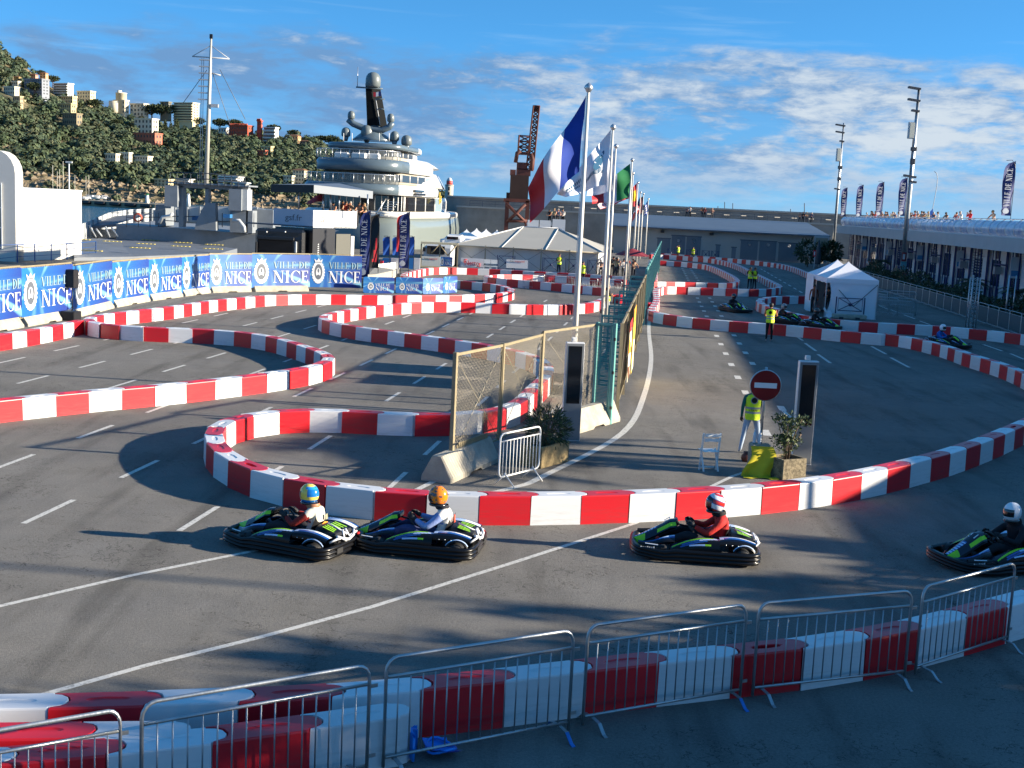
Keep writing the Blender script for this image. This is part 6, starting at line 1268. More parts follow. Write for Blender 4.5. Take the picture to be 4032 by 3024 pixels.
MB().path([yp(1035, 640), yp(1072, 860)], .05, 4).build('mast_ladder', [GREYL], ya)
for x in (757, 830, 1065, 1150): MB().tube(yp(x, 1000, 5), yp(x, 930, 5), .04, 4).build('antenna', [WHP], ya)
mb = MB(); mb.grid(lambda u, v: tuple(yp(1015 + 65 * u, 575 + 38 * v + 4 * math.sin(u * 6), 8)), 9, 2, 0, lambda u, v: 0 if u < .35 else (1 if u < .65 else 2)); tag(mb.build('flag', [FRD, PW, FB]), 'small red, white and blue flag on the yacht mast', 'flag'); 
fl = bpy.data.objects[[o.name for o in bpy.data.objects if o.name.startswith('flag') and o.type == 'MESH' and not o.parent][-1]]; fl.matrix_world = ya.matrix_basis.copy()
mb = MB(); mb.box((6.1, 21.5, zy(1470)), (.08, 1.4, .12)); mb.box((6.1, 21.2, zy(1450)), (.08, .3, 1.5), 0); mb.box((6.1, 21.9, zy(1460)), (.08, .3, .9)); tag(mb.build('gilt_lettering', [mat('gilt', (.55, .40, .05), .4)], ya), kind='stuff')
# ---- lighthouse beyond the sea wall
lh = D('S1', 1662, 1600, 330); t = thing('lighthouse', 'stone lighthouse with red lantern room behind the sea wall', 'lighthouse', (lh.x, 330, 0)); zf = lambda y: D('S1', 1662, y, 330).z; k = 330 * TILES['S1'][2] / FP
LST = mat('lighthouse_stone', (.50, .45, .37), .9, var=.2, vscale=.5); MB().lathe([(36 * k, -3), (35 * k, zf(1380))], 8).build('tower', [LST], t); MB().lathe([(38 * k, zf(1384)), (38 * k, zf(1376))], 12).build('gallery', [LST], t); MB().lathe([(26 * k, zf(1376)), (26 * k, zf(1345))], 12).build('lantern_room', [mat('lantern_red', (.45, .05, .04), .5)], t); MB().lathe([(27 * k, zf(1345)), (16 * k, zf(1322)), (0, zf(1312))], 12).build('dome_roof', [mat('lantern_grey', (.5, .5, .52), .5)], t)
for y0, y1 in ((1395, 1425), (1440, 1465)): MB().box((0, -35 * k, (zf(y0) + zf(y1)) / 2), (14 * k, .3, zf(y0) - zf(y1))).build('window', [BLK_M], t)
# ---- sea wall, its walkway and the warehouse
SWM = mat('sea_wall_stone', (.33, .305, .27), .9, 0, .35, .35, .5, 3); SWL = mat('sea_wall_coping', (.48, .45, .40), .9, var=.2, vscale=.4)
def seawall(name, parts, label):
    t = thing(name, label, 'sea wall', (0, 0, 0))
    return t
sw = thing('sea_wall', 'long grey stone sea wall with a raised walkway along the horizon', 'sea wall')
def wallseg(nm, x0, x1, y, z0, z1, th, m, par): 
    a = Vector((x0, y, 0)) ; return MB().box(((x1 - x0) / 2, th / 2, (z0 + z1) / 2), (x1 - x0, th, z1 - z0)).build(nm, [m], par, (x0, y - (x0 - 0) * math.tan(AX), 0), -AX)
SY = 200
wallseg('parapet_wall', -12, 120, SY, 0, 6.55, 2, SWM, sw); wallseg('parapet_coping', -12.2, 120.2, SY - .2, 6.552, 6.8, 2.6, SWL, sw)
wallseg('walkway', -10, 120, SY - 5, 0, 5.0, 4.8, SWM, sw); wallseg('walkway_edge', -10.1, 120.1, SY - 5.15, 5.002, 5.25, .5, SWL, sw)
pts = []
mb = MB(); 
for i in range(64):
    x = -8 + 2 * i; mb.box((x, SY - 4.6 - x * math.tan(AX), 5.7), (.06, .06, .95))
mb.tube((-8, SY - 4.6 + 8 * math.tan(AX), 6.15), (118, SY - 4.6 - 118 * math.tan(AX), 6.15), .035, 4); mb.tube((-8, SY - 4.6 + 8 * math.tan(AX), 5.7), (118, SY - 4.6 - 118 * math.tan(AX), 5.7), .025, 4); tag(mb.build('walkway_rail', [GREYD], sw), kind='stuff')
for i in range(40):
    x = 6 + 2.6 * i; MB().prism([(0, 0), (.9, .35), (0, .35)], 0, .10).build('bracket', [SWL], sw, (x, SY - .9 - x * math.tan(AX), 5.75))
far_wall = thing('breakwater', 'far end of the stone breakwater running behind the yacht bow', 'sea wall'); a, b = D('P', 965, 447, 235), D('P', 1105, 452, 215); L, r_ = face(a, b)
MB().box((L / 2, 2, 2.6), (L, 4, 6.2)).build('wall', [SWM], far_wall, (a.x, a.y, 0), r_); MB().box((L / 2, 2, 5.9), (L + .4, 3, .4)).build('coping', [SWL], far_wall, (a.x, a.y, 0), r_)
def wlk(px_, py_=450): q = D('P', px_, py_, 197.2); Y = (SY - 2.5) / (1 + math.tan(AX) * q.x / 197.2); return (q.x / 197.2 * Y, Y, 5.0)
crowd([wlk(x) for x in (1484, 1491, 1517, 1523, 1539)], 'person standing on the sea wall walkway, %s of the left cluster', 'people on the sea wall walkway', 1.02, 'fold')
crowd([wlk(x) for x in (1729, 1736, 1744, 1755)], 'person standing on the sea wall walkway, %s of the right cluster', 'people on the sea wall walkway', 1.02, 'fold')
for i, (x, y0, y1) in enumerate(((1737, 440, 458), (1763, 425, 455), (1777, 430, 452), (1806, 425, 470))): MB
for i, (t_, x, y0, y1) in enumerate((('A2', 1780, 25, 75), ('A2', 1838, -10, 75), ('A2', 1908, 0, 78), ('A3', 195, 50, 88), ('A3', 315, 0, 80))): a, b = D(t_, x, y0, 202), D(t_, x, y1 + 30, 202); tag(MB().tube(b, a, .07, 5).build('thin_pole', [GREYD]), 'thin dark pole standing on the sea wall, %s from the left' % ORD(i + 1), 'pole')
WHS = mat('warehouse_wall', (.40, .385, .35), .85, var=.12, vscale=.3); WHR = mat('warehouse_roof', (.12, .15, .19), .45, .2, .15, .4); WHD = mat('warehouse_door', (.15, .175, .20), .6, var=.1, vscale=.6); ROOFL = mat('roof_edge_light', (.50, .52, .54), .4, .4)
wh = thing('warehouse', 'long low grey warehouse with large shutters below the sea wall', 'warehouse'); WY = 168.5
def wx(t, x, y): q = D(t, x, y, WY); Y = (WY) / (1 + math.tan(AX) * (q.x / WY)); return q.x / WY * Y
def wbox(nm, x0, x1, y, z0, z1, th, m): return wallseg(nm, x0, x1, y, z0, z1, th, m, wh)
xl, xr = wx('A2', 880, 300), wx('A3', 480, 400)
wbox('wall', xl, xr, WY, 0, 3.6, 12, WHS); n0 = len(wh.children)
mb = MB(); 
for (za, ya_), (zb, yb_) in (((3.55, -1.0), (5.1, 13)),):
    vs = []
    for x in (xl - .5, xr + .5): vs += [(x, WY + ya_ - x * math.tan(AX), za), (x, WY + yb_ - x * math.tan(AX), zb), (x, WY + yb_ - x * math.tan(AX), zb + .15), (x, WY + ya_ - x * math.tan(AX), za + .15)]
    mb.add(vs, [(0, 1, 5, 4), (3, 7, 6, 2), (0, 4, 7, 3), (1, 2, 6, 5), (0, 3, 2, 1), (4, 5, 6, 7)])
mb.build('roof', [WHR], wh)
for nm, q0, q1, top, m in (('door', ('A2', 1250), ('A2', 1362), 305, WHD), ('shutter', ('A2', 1375), ('A2', 1492), 282, WHD), ('shutter', ('A2', 1503), ('A2', 1628), 290, WHD), ('shutter', ('A2', 1972), ('A2', 2122), 322, WHD), ('shutter', ('A2', 2135), ('A3', 70), 330, WHD), ('shutter', ('A3', 90), ('A3', 272), 345, WHD), ('small_door', ('A2', 1760), ('A2', 1795), 365, WHD), ('small_door', ('A2', 1898), ('A2', 1935), 385, WHD)):
    a, b = wx(q0[0], q0[1], 400), wx(q1[0], q1[1], 400); zt2 = D(q0[0], q0[1], top, WY - a * .11).z; s_ = wbox(nm, a, b, WY - .05, .02, zt2, .05, m)
    if nm == 'shutter':
        for i in range(9): wbox('shutter_rib', a + .02, b - .02, WY - .09, .25 + i * (zt2 - .3) / 9, .29 + i * (zt2 - .3) / 9, .04, ROOFL if False else WHD)
        MB().lathe([(0, 0), (.22, 0)], 12, M=Matrix.Translation(((a + b) / 2, WY - .13 - (a + b) / 2 * math.tan(AX), 2.1)) @ Matrix.Rotation(1.571, 4, 'X')).build('round_sign', [PW], wh)
    wbox('lintel', a - .1, b + .1, WY - .08, zt2 + .01, zt2 + .14, .08, GREYD)
for x in (1295, 1720): q = wx('A2', x, 265); MB().bev((q, WY - .4 - q * .11, 3.2), (.5, .5, .35), .05).build('flood_lamp', [BLK_M], wh)
# navy cross barriers before the warehouse and the marquee
def xbar(a, b, h=1.05, label='', proto=[None]):
    d = Vector(b) - Vector(a); L = math.hypot(d.x, d.y); t = thing('cross_barrier', label, 'street barrier', a, math.atan2(d.y, d.x), 'navy cross braced street barriers'); mb = MB()
    for x in (0, .12, L - .12, L): mb.box((x, 0, h / 2 + .02), (.06, .06, h))
    mb.build('post', [NAVY], t) if False else [MB().box((x, 0, h / 2 + .02), (.06, .06, h)).build('post', [NAVY], t) for x in (0, L)]
    mb = MB(); mb.path([(.12, 0, .2), (L - .12, 0, .2), (L - .12, 0, h - .05), (.12, 0, h - .05)], .03, 5, closed=True); mb.build('frame', [NAVY], t)
    for s in ((.2, h - .05), (h - .05, .2)): MB().tube((.12, 0, s[0]), (L - .12, 0, s[1]), .022, 5).build('brace', [NAVY], t)
    MB().lathe([(0, -.04), (.1, -.04), (.1, .04), (0, .04)], 12, M=Matrix.Translation((L / 2, 0, (h + .15) / 2)) @ Matrix.Rotation(1.571, 4, 'X')).build('roundel', [NAVY], t); return t
for i, (x0, x1, y) in enumerate(((1340, 1400, 445), (1505, 1600, 450), (1640, 1705, 460), (1720, 1785, 465))): a, b = D('A2', x0, y, 158), D('A2', x1, y + 4, 158); xbar((a.x, a.y, 0), (b.x, b.y, 0), 1.2, 'navy cross braced barrier before the warehouse, %s from the left' % ORD(i + 1))
for i, (x0, x1, y) in enumerate(((262, 405, 585), (460, 595, 598), (650, 745, 605), (-130, 20, 565))): a, b = D('A2', x0, y, 107.5), D('A2', x1, y + 5, 107.5); xbar((a.x, a.y, 0), (b.x, b.y, 0), 1.35, 'navy cross braced barrier before the marquee, %s' % ('second from the left', 'third from the left', 'rightmost', 'leftmost')[i])
# ---- marquee and white tents
MQ = mat('marquee_wall', (.62, .61, .60), .7, var=.08, vscale=.6, bump=.2, bscale=2); MQR = mat('marquee_roof', (.40, .38, .33), .7, var=.08, vscale=.5); MQF = mat('tent_pole', (.33, .29, .22), .5)
mq = thing('marquee', 'large grey hipped event marquee with white side walls', 'marquee'); p0 = D('F', 1806, 961, 110); W_ = 12.4; DP = 15; ze = D('F', 2016, 971, 110).z; ridge = D('F', 2140, 898, 117).z
def mqp(u, v, z): return Vector((p0.x, p0.y, 0)) + E2 * u + E1 * v + Vector((0, 0, z))
for nm, a, b in (('front_wall', (0, 0), (W_, 0)), ('side_wall', (W_, 0), (W_, DP)), ('side_wall', (0, DP), (0, 0)), ('back_wall', (W_, DP), (0, DP))):
    A_, B_ = mqp(*a, 0), mqp(*b, 0); L, r_ = face(A_, B_); mb = MB(); mb.grid(lambda u, v: (u * L, .05 * math.sin(u * L * 3), ze * v), 40, 4); mb.build(nm, [MQ], mq, (A_.x, A_.y, 0), r_)
e = .5; R0, R1 = mqp(4.9, DP / 2, ridge), mqp(8.2, DP / 2, ridge); q = [mqp(-e, -e, ze - .1), mqp(W_ + e, -e, ze - .1), mqp(W_ + e, DP + e, ze - .1), mqp(-e, DP + e, ze - .1)]
for nm, fc in (('roof_panel', [q[0], q[1], R1, R0]), ('roof_panel', [q[1], q[2], R1]), ('roof_panel', [q[2], q[3], R0, R1]), ('roof_panel', [q[3], q[0], R0])): mb = MB(); mb.add(fc, [tuple(range(len(fc)))]); mb.build(nm, [MQR], mq)
for a, b in ((q[0], R0), (q[1], R1), (q[0].lerp(q[1], .33), R0), (q[0].lerp(q[1], .62), R1), (R0, R1)): MB().tube(a + Vector((0, 0, .03)), b + Vector((0, 0, .05)), .05, 4).build('roof_seam', [PW], mq)
for i in range(6): a = mqp(W_ * i / 5, -.45, 0); MB().box((a.x, a.y, ze / 2), (.12, .12, ze)).build('pole', [MQF], mq)
MB().tube(mqp(0, -.45, ze - .12), mqp(W_, -.45, ze - .12), .06, 5).build('eave_beam', [MQF], mq)
for i in range(5):
    for s in (0, 1): a, b = mqp(W_ * (i + s) / 5, -.3, .15), mqp(W_ * (i + 1 - s) / 5, -.3, ze - .3); MB().tube(a, b, .014, 4).build('brace_wire', [GREYD], mq)
pf = thing('viewing_platform', 'small white panelled viewing platform rising behind the marquee roof', 'platform'); 
for x0, x1, y0, y1 in ((130, 225, 145, 218), (235, 330, 148, 218), (345, 455, 140, 222)): mb = MB(); pbox(mb, 'A2', x0, y0, x1, y1 + 60, 128, .15); mb.build('panel', [PW], pf)
mb = MB(); a = D('A2', 130, 160, 128.3); b = D('A2', 455, 160, 128.3); zz = D('A2', 300, 200, 128).z; mb.box(((a.x + b.x) / 2, 130.5, zz), (b.x - a.x, 4, .15)); mb.build('deck', [GREYD], pf)
for x in (135, 340, 450): a = D('A2', x, 150, 128.6); MB().box((a.x, 128.6, a.z / 2 - .2), (.15, .15, a.z)).build('leg', [ALU], pf)
crowd([(D('A2', x, 150, 129.5 + .3 * (i % 2)).x, 129.5 + .3 * (i % 2), zz + .1) for i, x in enumerate((325, 362, 392, 440))], 'spectator on the platform above the marquee, %s from the left', 'spectators on the marquee platform', 1.0, 'rail')
pt = [0]
def pagoda(c, w, he, hp, label):
    t = thing('pagoda_tent', label, 'tent', c, .1, 'white pointed tents behind the marquee'); mb = MB(); h = w / 2
    def rf(u, v): a = 2 * math.pi * (u + .125); s = 1 / max(abs(math.cos(a)), abs(math.sin(a))); k = (1 - v) ** 1.7; return (h * s * math.cos(a) * k * .98, h * s * math.sin(a) * k * .98, he + (hp - he) * v)
    mb.grid(rf, 16, 8, 0, None, False, None, True); mb.build('roof', [WHT2], t); mb = MB()
    for x, y in ((0, -h), (h, 0), (0, h), (-h, 0)): mb.box((x, y, he / 2), (w if x == 0 else .04, .04 if x == 0 else w, he))
    [MB().box((x, y, he / 2), (w if x == 0 else .04, .04 if x == 0 else w, he)).build('side_wall', [WHT2], t) for x, y in ((0, -h), (h, 0), (0, h), (-h, 0))]
WHT2 = mat('tent_white', (.78, .78, .77), .6, bump=.3, bscale=1.5)
for x, y, w, lb in ((757, 85, 5, 'white pagoda tent with a sharp peak left of the marquee'), (840, 78, 5, 'white tent behind the marquee, second peak'), (920, 84, 5, 'white tent behind the marquee, third peak'), (1010, 92, 5, 'white tent behind the marquee, fourth peak'), (1090, 98, 5, 'white tent behind the marquee, fifth peak'), (1140, 99, 5, 'white tent behind the marquee, last peak')):
    c = D('B2', x, y, 124 + (x - 757) * .02); pagoda((c.x, c.y, 0), w, c.z * .62, c.z, lb)
mh = thing('motorhome', 'white motorhome with dark windscreen parked beside the marquee', 'motorhome')
mb = MB(); pbox(mb, 'B2', 562, 142, 715, 400, 112, 5, 0, 0, 0, None, .25); mb.build('body', [YW], mh); mb = MB(); pbox(mb, 'B2', 590, 152, 685, 175, 111.9, .2); mb.build('roof_window', [DGL], mh)
van = thing('parked_van', 'white van with a wide dark windscreen behind the khaki frame', 'van'); mb = MB(); pbox(mb, 'B2', 392, 222, 640, 420, 107, 5, 0, 0, 0, None, .25); mb.build('body', [GREYL], van); mb = MB(); pbox(mb, 'B2', 425, 230, 572, 298, 106.9, .2); mb.build('windscreen', [DGL], van); mb = MB(); pbox(mb, 'B2', 390, 240, 412, 275, 106.8, .2); mb.build('mirror', [BLK_M], van)
gf = thing('scaffold_frame', 'khaki square tube frame with cream beams carrying two banners', 'frame'); CR = mat('cream_beam', (.62, .55, .36), .6); Yg = 101
for x in (372, 527, 674): mb = MB(); pbox(mb, 'B2', x - 5, 205, x + 5, 412, Yg, .15, 0, 0, 0); mb.build('post', [KHAKI], gf)
for y0, y1 in ((200, 218), (400, 413)): mb = MB(); pbox(mb, 'B2', 375, y0, 682, y1, Yg - .05, .6); mb.build('beam', [CR], gf)
for a, b in (((460, 290), (530, 220)), ((535, 225), (600, 310)), ((600, 310), (672, 225))): MB().tube(D('B2', *a, Yg), D('B2', *b, Yg), .05, 4).build('brace', [KHAKI], gf)
mb = MB(); c = pbox(mb, 'B2', 380, 318, 536, 398, Yg - .4, .08); o = tag(mb.build('banner_board', [mat('cream_board', (.74, .72, .62), .6)]), 'cream board in the khaki frame with small red lettering', 'banner'); mb = MB(); Mv = frame(D('B2', 405, 340, Yg - .42), (1, 0, 0), (0, 0, 1)); text(mb, 'Inter', Mv, .16, 0); mb.build('lettering', [TGR], o); mb = MB(); text(mb, 'marché', frame(D('B2', 445, 343, Yg - .42), (1, 0, 0), (0, 0, 1)), .16, 0, .66); mb.build('lettering', [TRD], o)
a, b = D('B2', 536, 398, Yg - .35), D('B2', 637, 398, Yg - .35); hang(BU[0], BU[1], a, b, a.z, a.z + pw('B2', 78, Yg), 'blue city board in the khaki frame beside the cream one', 'city boards far off')
def adboard(t, x0, y0, x1, y1, Y, label, words):
    mb = MB(); pbox(mb, t, x0, y0, x1, y1, Y, .06, 0, 0, None); o = tag(mb.build('banner_board', [mat('board_white', (.70, .69, .70), .6)]), label, 'banner')
    for s, x, y, h, w, m in words: mb = MB(); text(mb, s, frame(D(t, x, y, Y - .03), (1, 0, 0), (0, 0, 1)), h, 0, w); mb.build('lettering', [m], o)
    return o
o = adboard('B2', 705, 332, 895, 404, 106.5, 'white Netto banner with dark red lettering before the marquee', [('Netto', 742, 388, .42, 1.2, TRD)])
mb = MB(); mb.path([D('B2', 735, 370, 106.4), D('B2', 735, 343, 106.4), D('B2', 760, 343, 106.4)], .04, 4); mb.build('corner_mark', [TRD], o); MB().path([D('B2', 840, 400, 106.4), D('B2', 865, 400, 106.4), D('B2', 865, 372, 106.4)], .04, 4).build('corner_mark', [TRD], o)
adboard('B2', 1085, 345, 1265, 416, 106.5, 'white banner with red lettering before the marquee', [('Inter', 1118, 362, .17, .36, TGR), ('marché', 1158, 364, .17, .85, TRD)])
for x, lb in ((925, 'small white folding chair left of its twin before the marquee'), (983, 'small white folding chair right of its twin before the marquee')):
    p = D('B2', x, 415, 105.5); t = thing('folding_chair', lb, 'chair', (p.x, 105.5, 0)); MB().box((0, 0, .45), (.55, .45, .05)).build('seat', [WHP], t); MB().box((0, .22, .85), (.55, .05, .35)).build('backrest', [WHP], t)
    for sx_ in (-.25, .25):
        for sy in (-.2, .2): MB().box((sx_, sy, .22), (.05, .05, .44)).build('leg', [WHP], t)
# small crowd barriers in the middle and people by the marquee corner
MBP = barricade_proto('crowd_barrier', 2.2, 15, False); us = False
for i, (x0, y0, x1, y1) in enumerate(((450, 330, 815, 350), (825, 350, 1290, 375), (1310, 390, 1740, 425), (1780, 430, 2160, 470))):
    a, b = G('R2', x0, y0 + 20, 1.0), G('R2', x1, y1 + 20, 1.0); d = b - a; o = place(MBP, us, ((a.x + b.x) / 2, (a.y + b.y) / 2, 0), math.atan2(d.y, d.x), 'silver crowd barrier between the middle track walls, %s from the left' % ORD(i + 1), 'silver crowd barriers between the middle walls'); o.scale = (d.length / 2.2, 1, 1); us = True
crowd([(D('A2', x, 590, 103 + i % 3).x, 103 + (i * 7) % 5, 0) for i, x in enumerate((768, 850, 880, 905, 925, 945, 985, 1020, 1040, 1075))], 'person in the group by the marquee corner, %s from the left', 'people by the marquee corner')
um = thing('parasol', 'dark red parasol over the group by the marquee corner', 'parasol', (D('A2', 1040, 430, 104).x, 104, 0)); MB().tube((0, 0, 0), (0, 0, 2.4), .03, 5).build('pole', [ALU], um); MB().lathe([(1.5, 2.0), (.8, 2.35), (0, 2.6)], 8, (0, 0, 0), 0, caps=False).build('canopy', [mat('dark_red_canvas', (.22, .02, .03), .7)], um)
for tq, lb, m in ((('R2', 2085, 860), 'small red box on the ground right of the third flagpole', FRD), (('R5', 165, 400), 'red plastic barrier block standing loose beside the teal fence', RED)):
    p = G(*tq); tag(put('loose_block', BLK[('red', 0)], None, (p.x, p.y, 0), 1.3), lb, 'barrier block')
# ---- rusty red harbour crane
RU = mat('rust_red', (.125, .036, .027), .75, 0, .45, .5); RUD = mat('rust_dark', (.045, .019, .015), .8, 0, .4, .4); Yc = 165
cr = thing('harbour_crane', 'old rust red lattice harbour crane standing on four legs', 'crane')
def cb(nm, x0, y0, x1, y1, dep, m=RU, dy=0, rz=0): mb = MB(); pbox(mb, 'B4', x0, y0, x1, y1, Yc + dy, dep, 0, rz); return mb.build(nm, [m], cr)
for dy in (0, 5.5):
    for x in (58, 205): cb('leg', x - 14, 715, x + 14, 945, 1.0, RU, dy)
    cb('portal_beam', 42, 700, 225, 725, .8, RU, dy)
    for a, b in (((65, 740), (200, 870)), ((200, 740), (65, 870)), ((60, 860), (210, 860))): MB().tube(D('B4', *a, Yc + dy), D('B4', *b, Yc + dy), .22, 5).build('brace', [RU], cr)
cb('machine_house', 84, 530, 216, 705, 5, RUD, .4); cb('house_step', 60, 655, 90, 705, 4, RUD, .6); cb('rail_box', 88, 490, 128, 530, 2.5, RU, .8); cb('turntable', 132, 490, 235, 532, 4, RU, .8); cb('driver_cab', 136, 438, 212, 485, 3, RU, 1); cb('cab_roof', 136, 362, 228, 378, 3.2, RU, 1)
MB().path([D('B4', 128, 440, Yc + 1), D('B4', 140, 370, Yc + 1), D('B4', 165, 355, Yc + 1)], .3, 6).build('cab_frame', [RU], cr); MB().path([D('B4', 240, 500, Yc + 1), D('B4', 250, 420, Yc + 1), D('B4', 236, 375, Yc + 1)], .35, 6).build('cab_frame', [RU], cr)
def lattice(nm, P0, P1, Q0, Q1, n, dep0, dep1, r=.075):     # P: left chord bottom-top, Q: right chord
    mb = MB(); L_ = [[P0.lerp(P1, i / n) for i in range(n + 1)], [Q0.lerp(Q1, i / n) for i in range(n + 1)]]; B_ = [[v + Vector((0, dep0 + (dep1 - dep0) * i / n, 0)) for i, v in enumerate(c)] for c in L_]
    ch = [L_[0], L_[1], B_[1], B_[0]]
    for c in ch: mb.path([c[0], c[-1]], r * 1.6, 5)
    for j in range(4):
        a, b = ch[j], ch[(j + 1) % 4]
        for i in range(n + 1):
            mb.tube(a[i], b[i], r * .7, 4)
            if i < n: mb.tube(a[i], b[i + 1], r * .6, 4); mb.tube(b[i], a[i + 1], r * .6, 4)
    return tag(mb.build(nm, [RU], cr), kind='stuff')
lattice('jib', D('B4', 205, 490, Yc + 1), D('B4', 258, 28, Yc + 1), D('B4', 255, 490, Yc + 1), D('B4', 301, 30, Yc + 1), 12, 2.2, 1.2); lattice('back_tower', D('B4', 146, 365, Yc + 1), D('B4', 154, 242, Yc + 1), D('B4', 228, 365, Yc + 1), D('B4', 236, 248, Yc + 1), 3, 2.2, 2.0); cb('jib_head', 256, 28, 300, 70, 1.0, RU, 1.1)
# ---- flagpoles and flags along the middle
POLE = mat('flagpole_white', (.70, .67, .60), .4, .1)
def fpole(az_px, top_px, Y, h=9.2, label=''):
    x = D('S2', *top_px, Y).x; zt3 = D('S2', *top_px, Y).z; t = thing('flagpole', label, 'flagpole', (x, Y, 0), 0, 'white flagpoles along the middle fence')
    MB().path([(0, 0, 0), (0, 0, zt3 * .5), (0, 0, zt3 - .25)], .07, 10, 0, [.085, .07, .045]).build('shaft', [POLE], t); MB().lathe([(.03, -.27), (.07, -.22), (.13, -.12), (.10, -.05), (0, .03)], 8, (0, 0, zt3)).build('finial', [ALU], t)
    MB().tube((-.10, -.02, .8), (-.07, -.02, zt3 - .35), .008, 4).build('halyard', [WHP], t); MB().box((-.07, -.06, 1.5), (.06, .08, .16)).build('cleat', [BLK_M], t); return Vector((x, Y, zt3))
FPX = [((665, 62), 35.3), ((875, 415), 51.3), ((900, 585), 66.0), ((1040, 708), 82.9), ((1048, 825), 97.5), ((1090, 910), 122), ((1113, 995), 139), ((1138, 1008), 150), ((1180, 1053), 158)]
TOPS = [fpole(0, q, Y, 9.2, 'white flagpole, %s along the middle fence counting from the camera' % ORD(i + 1)) for i, (q, Y) in enumerate(FPX)]
def cl(n, h): return mat('flag_' + n, h, .8, 0, .08, 3)
FLB, FLW, FLR, FLG, FLY = cl('blue', '#1d3f9c'), cl('white', '#e2e2ea'), cl('red', '#c9202c'), cl('green', '#1d7a45'), cl('yellow', '#e8b820'); FLN = cl('navy', '#24306e'); FLT = cl('teal', '#15587c')
def pflag(label, quad, Y, mats, mif, nu=36, nv=24, dpt=.35, waves=2.2, name='flag', curl=0, ph=0):
    # quad: hoist top, hoist bottom, fly bottom, fly top as picture points at distance Y; cloth swings in depth
    A_, B_, C_, E_ = [D('S2', *q, Y) for q in quad]; mb = MB()
    def fn(u, v):
        p = A_.lerp(B_, v).lerp(E_.lerp(C_, v), u); w_ = math.sin(u * waves * 6.28 * (1 - .25 * v) + v * 2.4 + ph) * dpt * (u ** .7) + .25 * dpt * math.sin(v * 7 + u * 4 + ph); sg_ = (C_ - B_).length
        return (p.x + w_ * .35 * curl, p.y + w_, p.z + .06 * sg_ * math.sin(u * 5 + ph) * v * (1 - u) - .0)
    mb.grid(fn, nu, nv, 0, mif); o = mb.build(name, mats); return tag(o, label, 'flag'), fn
third = lambda a, b, c: (lambda u, v: a if u < .36 else (b if u < .68 else c))
pflag('large French tricolour flag hanging from the nearest flagpole', ((640, 165), (575, 845), (140, 1268), (125, 960)), 35.3, [FLB, FLW, FLR], third(0, 1, 2), 44, 30, .40, 1.1, 'flag', .5, .6)
o, fn = pflag('white city flag with a teal emblem on the second flagpole', ((855, 460), (815, 945), (470, 1045), (385, 1020)), 51.3, [FLW, FLT], lambda u, v: 0, 44, 30, .40, 2.0, 'flag', .3, .2)
mb = MB(); 
def onflag(u, v, e=.03): p = Vector(fn(u, v)); return (p.x, p.y - e, p.z)
def strip(pts, w=.012):
    for (a, b), (c, d_) in zip(pts, pts[1:]):
        dx, dy = c - a, d_ - b; L = math.hypot(dx, dy) or 1; nx, ny = -dy / L * w, dx / L * w; mb.add([onflag(a + nx, b + ny), onflag(c + nx, d_ + ny), onflag(c - nx, d_ - ny), onflag(a - nx, b - ny)], [(0, 1, 2, 3)])
strip([(.12, .28), (.12, .72), (.50, .72)]); strip([(.12, .28), (.52, .28)])
mb.add([onflag(.22 + .10 * math.cos(a), .45 + .16 * math.sin(a)) for a in [i * .3927 for i in range(16)]], [tuple(range(16))])
for k in range(3): strip([(.14 + .06 * i, .60 + .03 * k + .04 * math.sin(i * 1.4)) for i in range(7)], .008)
for k in range(9): strip([(.60 + .035 * k, .42), (.60 + .035 * k, .55)], .009); strip([(.62 + .03 * k, .62), (.62 + .03 * k, .70)], .008)
mb.build('emblem', [FLT], o)
mb = MB(); strip([(.16, .58), (.30, .34)], .006); strip([(.17, .36), (.29, .60)], .006); mb.build('emblem_line', [FLW], o)
pflag('white flag partly hidden behind the emblem flag on the third pole', ((885, 640), (880, 1000), (640, 1035), (690, 830)), 66.0, [FLW], lambda u, v: 0, 24, 16, .4, 1.6, ph=1)
pflag('green, white and red Italian flag on the fourth flagpole', ((1022, 755), (1018, 1058), (690, 1105), (688, 1005)), 82.9, [FLG, FLW, FLR], third(0, 1, 2), 40, 18, .5, 1.2, ph=2)
pflag('flag with red and white stripes and a dark blue corner on the fifth pole', ((1040, 850), (1035, 1062), (760, 1150), (735, 1110)), 97.5, [FLR, FLW, FLN], lambda u, v: 2 if (u < .42 and v < .54) else int(v * 13) % 2, 40, 26, .45, 1.6, ph=.4)
pflag('red and yellow Spanish flag on the sixth pole', ((1080, 925), (1070, 1125), (1035, 1128), (1042, 960)), 122, [FLR, FLY], lambda u, v: 1 if .26 < v < .74 else 0, 16, 20, .5, 1, ph=.2)
pflag('dark red and navy flag hanging on the seventh pole', ((1112, 1030), (1105, 1150), (1040, 1262), (1050, 1180)), 139, [FLR, FLN, FLW], lambda u, v: 1 if (u < .45 and v < .5) else (2 if abs(u + v - 1) < .07 else 0), 18, 16, .5, 1.2)
pflag('maroon flag hanging on the eighth pole', ((1137, 1035), (1132, 1180), (1085, 1190), (1098, 1060)), 150, [cl('maroon', '#4a1c30')], lambda u, v: 0, 12, 12, .5, 1)
pflag('blue and white striped Greek flag on the farthest pole', ((1178, 1070), (1176, 1190), (1142, 1205), (1140, 1130)), 158, [FLB, FLW], lambda u, v: (1 if (.16 < v < .24 or .15 < u < .25) and u < .42 and v < .42 else (0 if u < .42 and v < .42 else int(v * 9) % 2)), 18, 18, .5, 1)
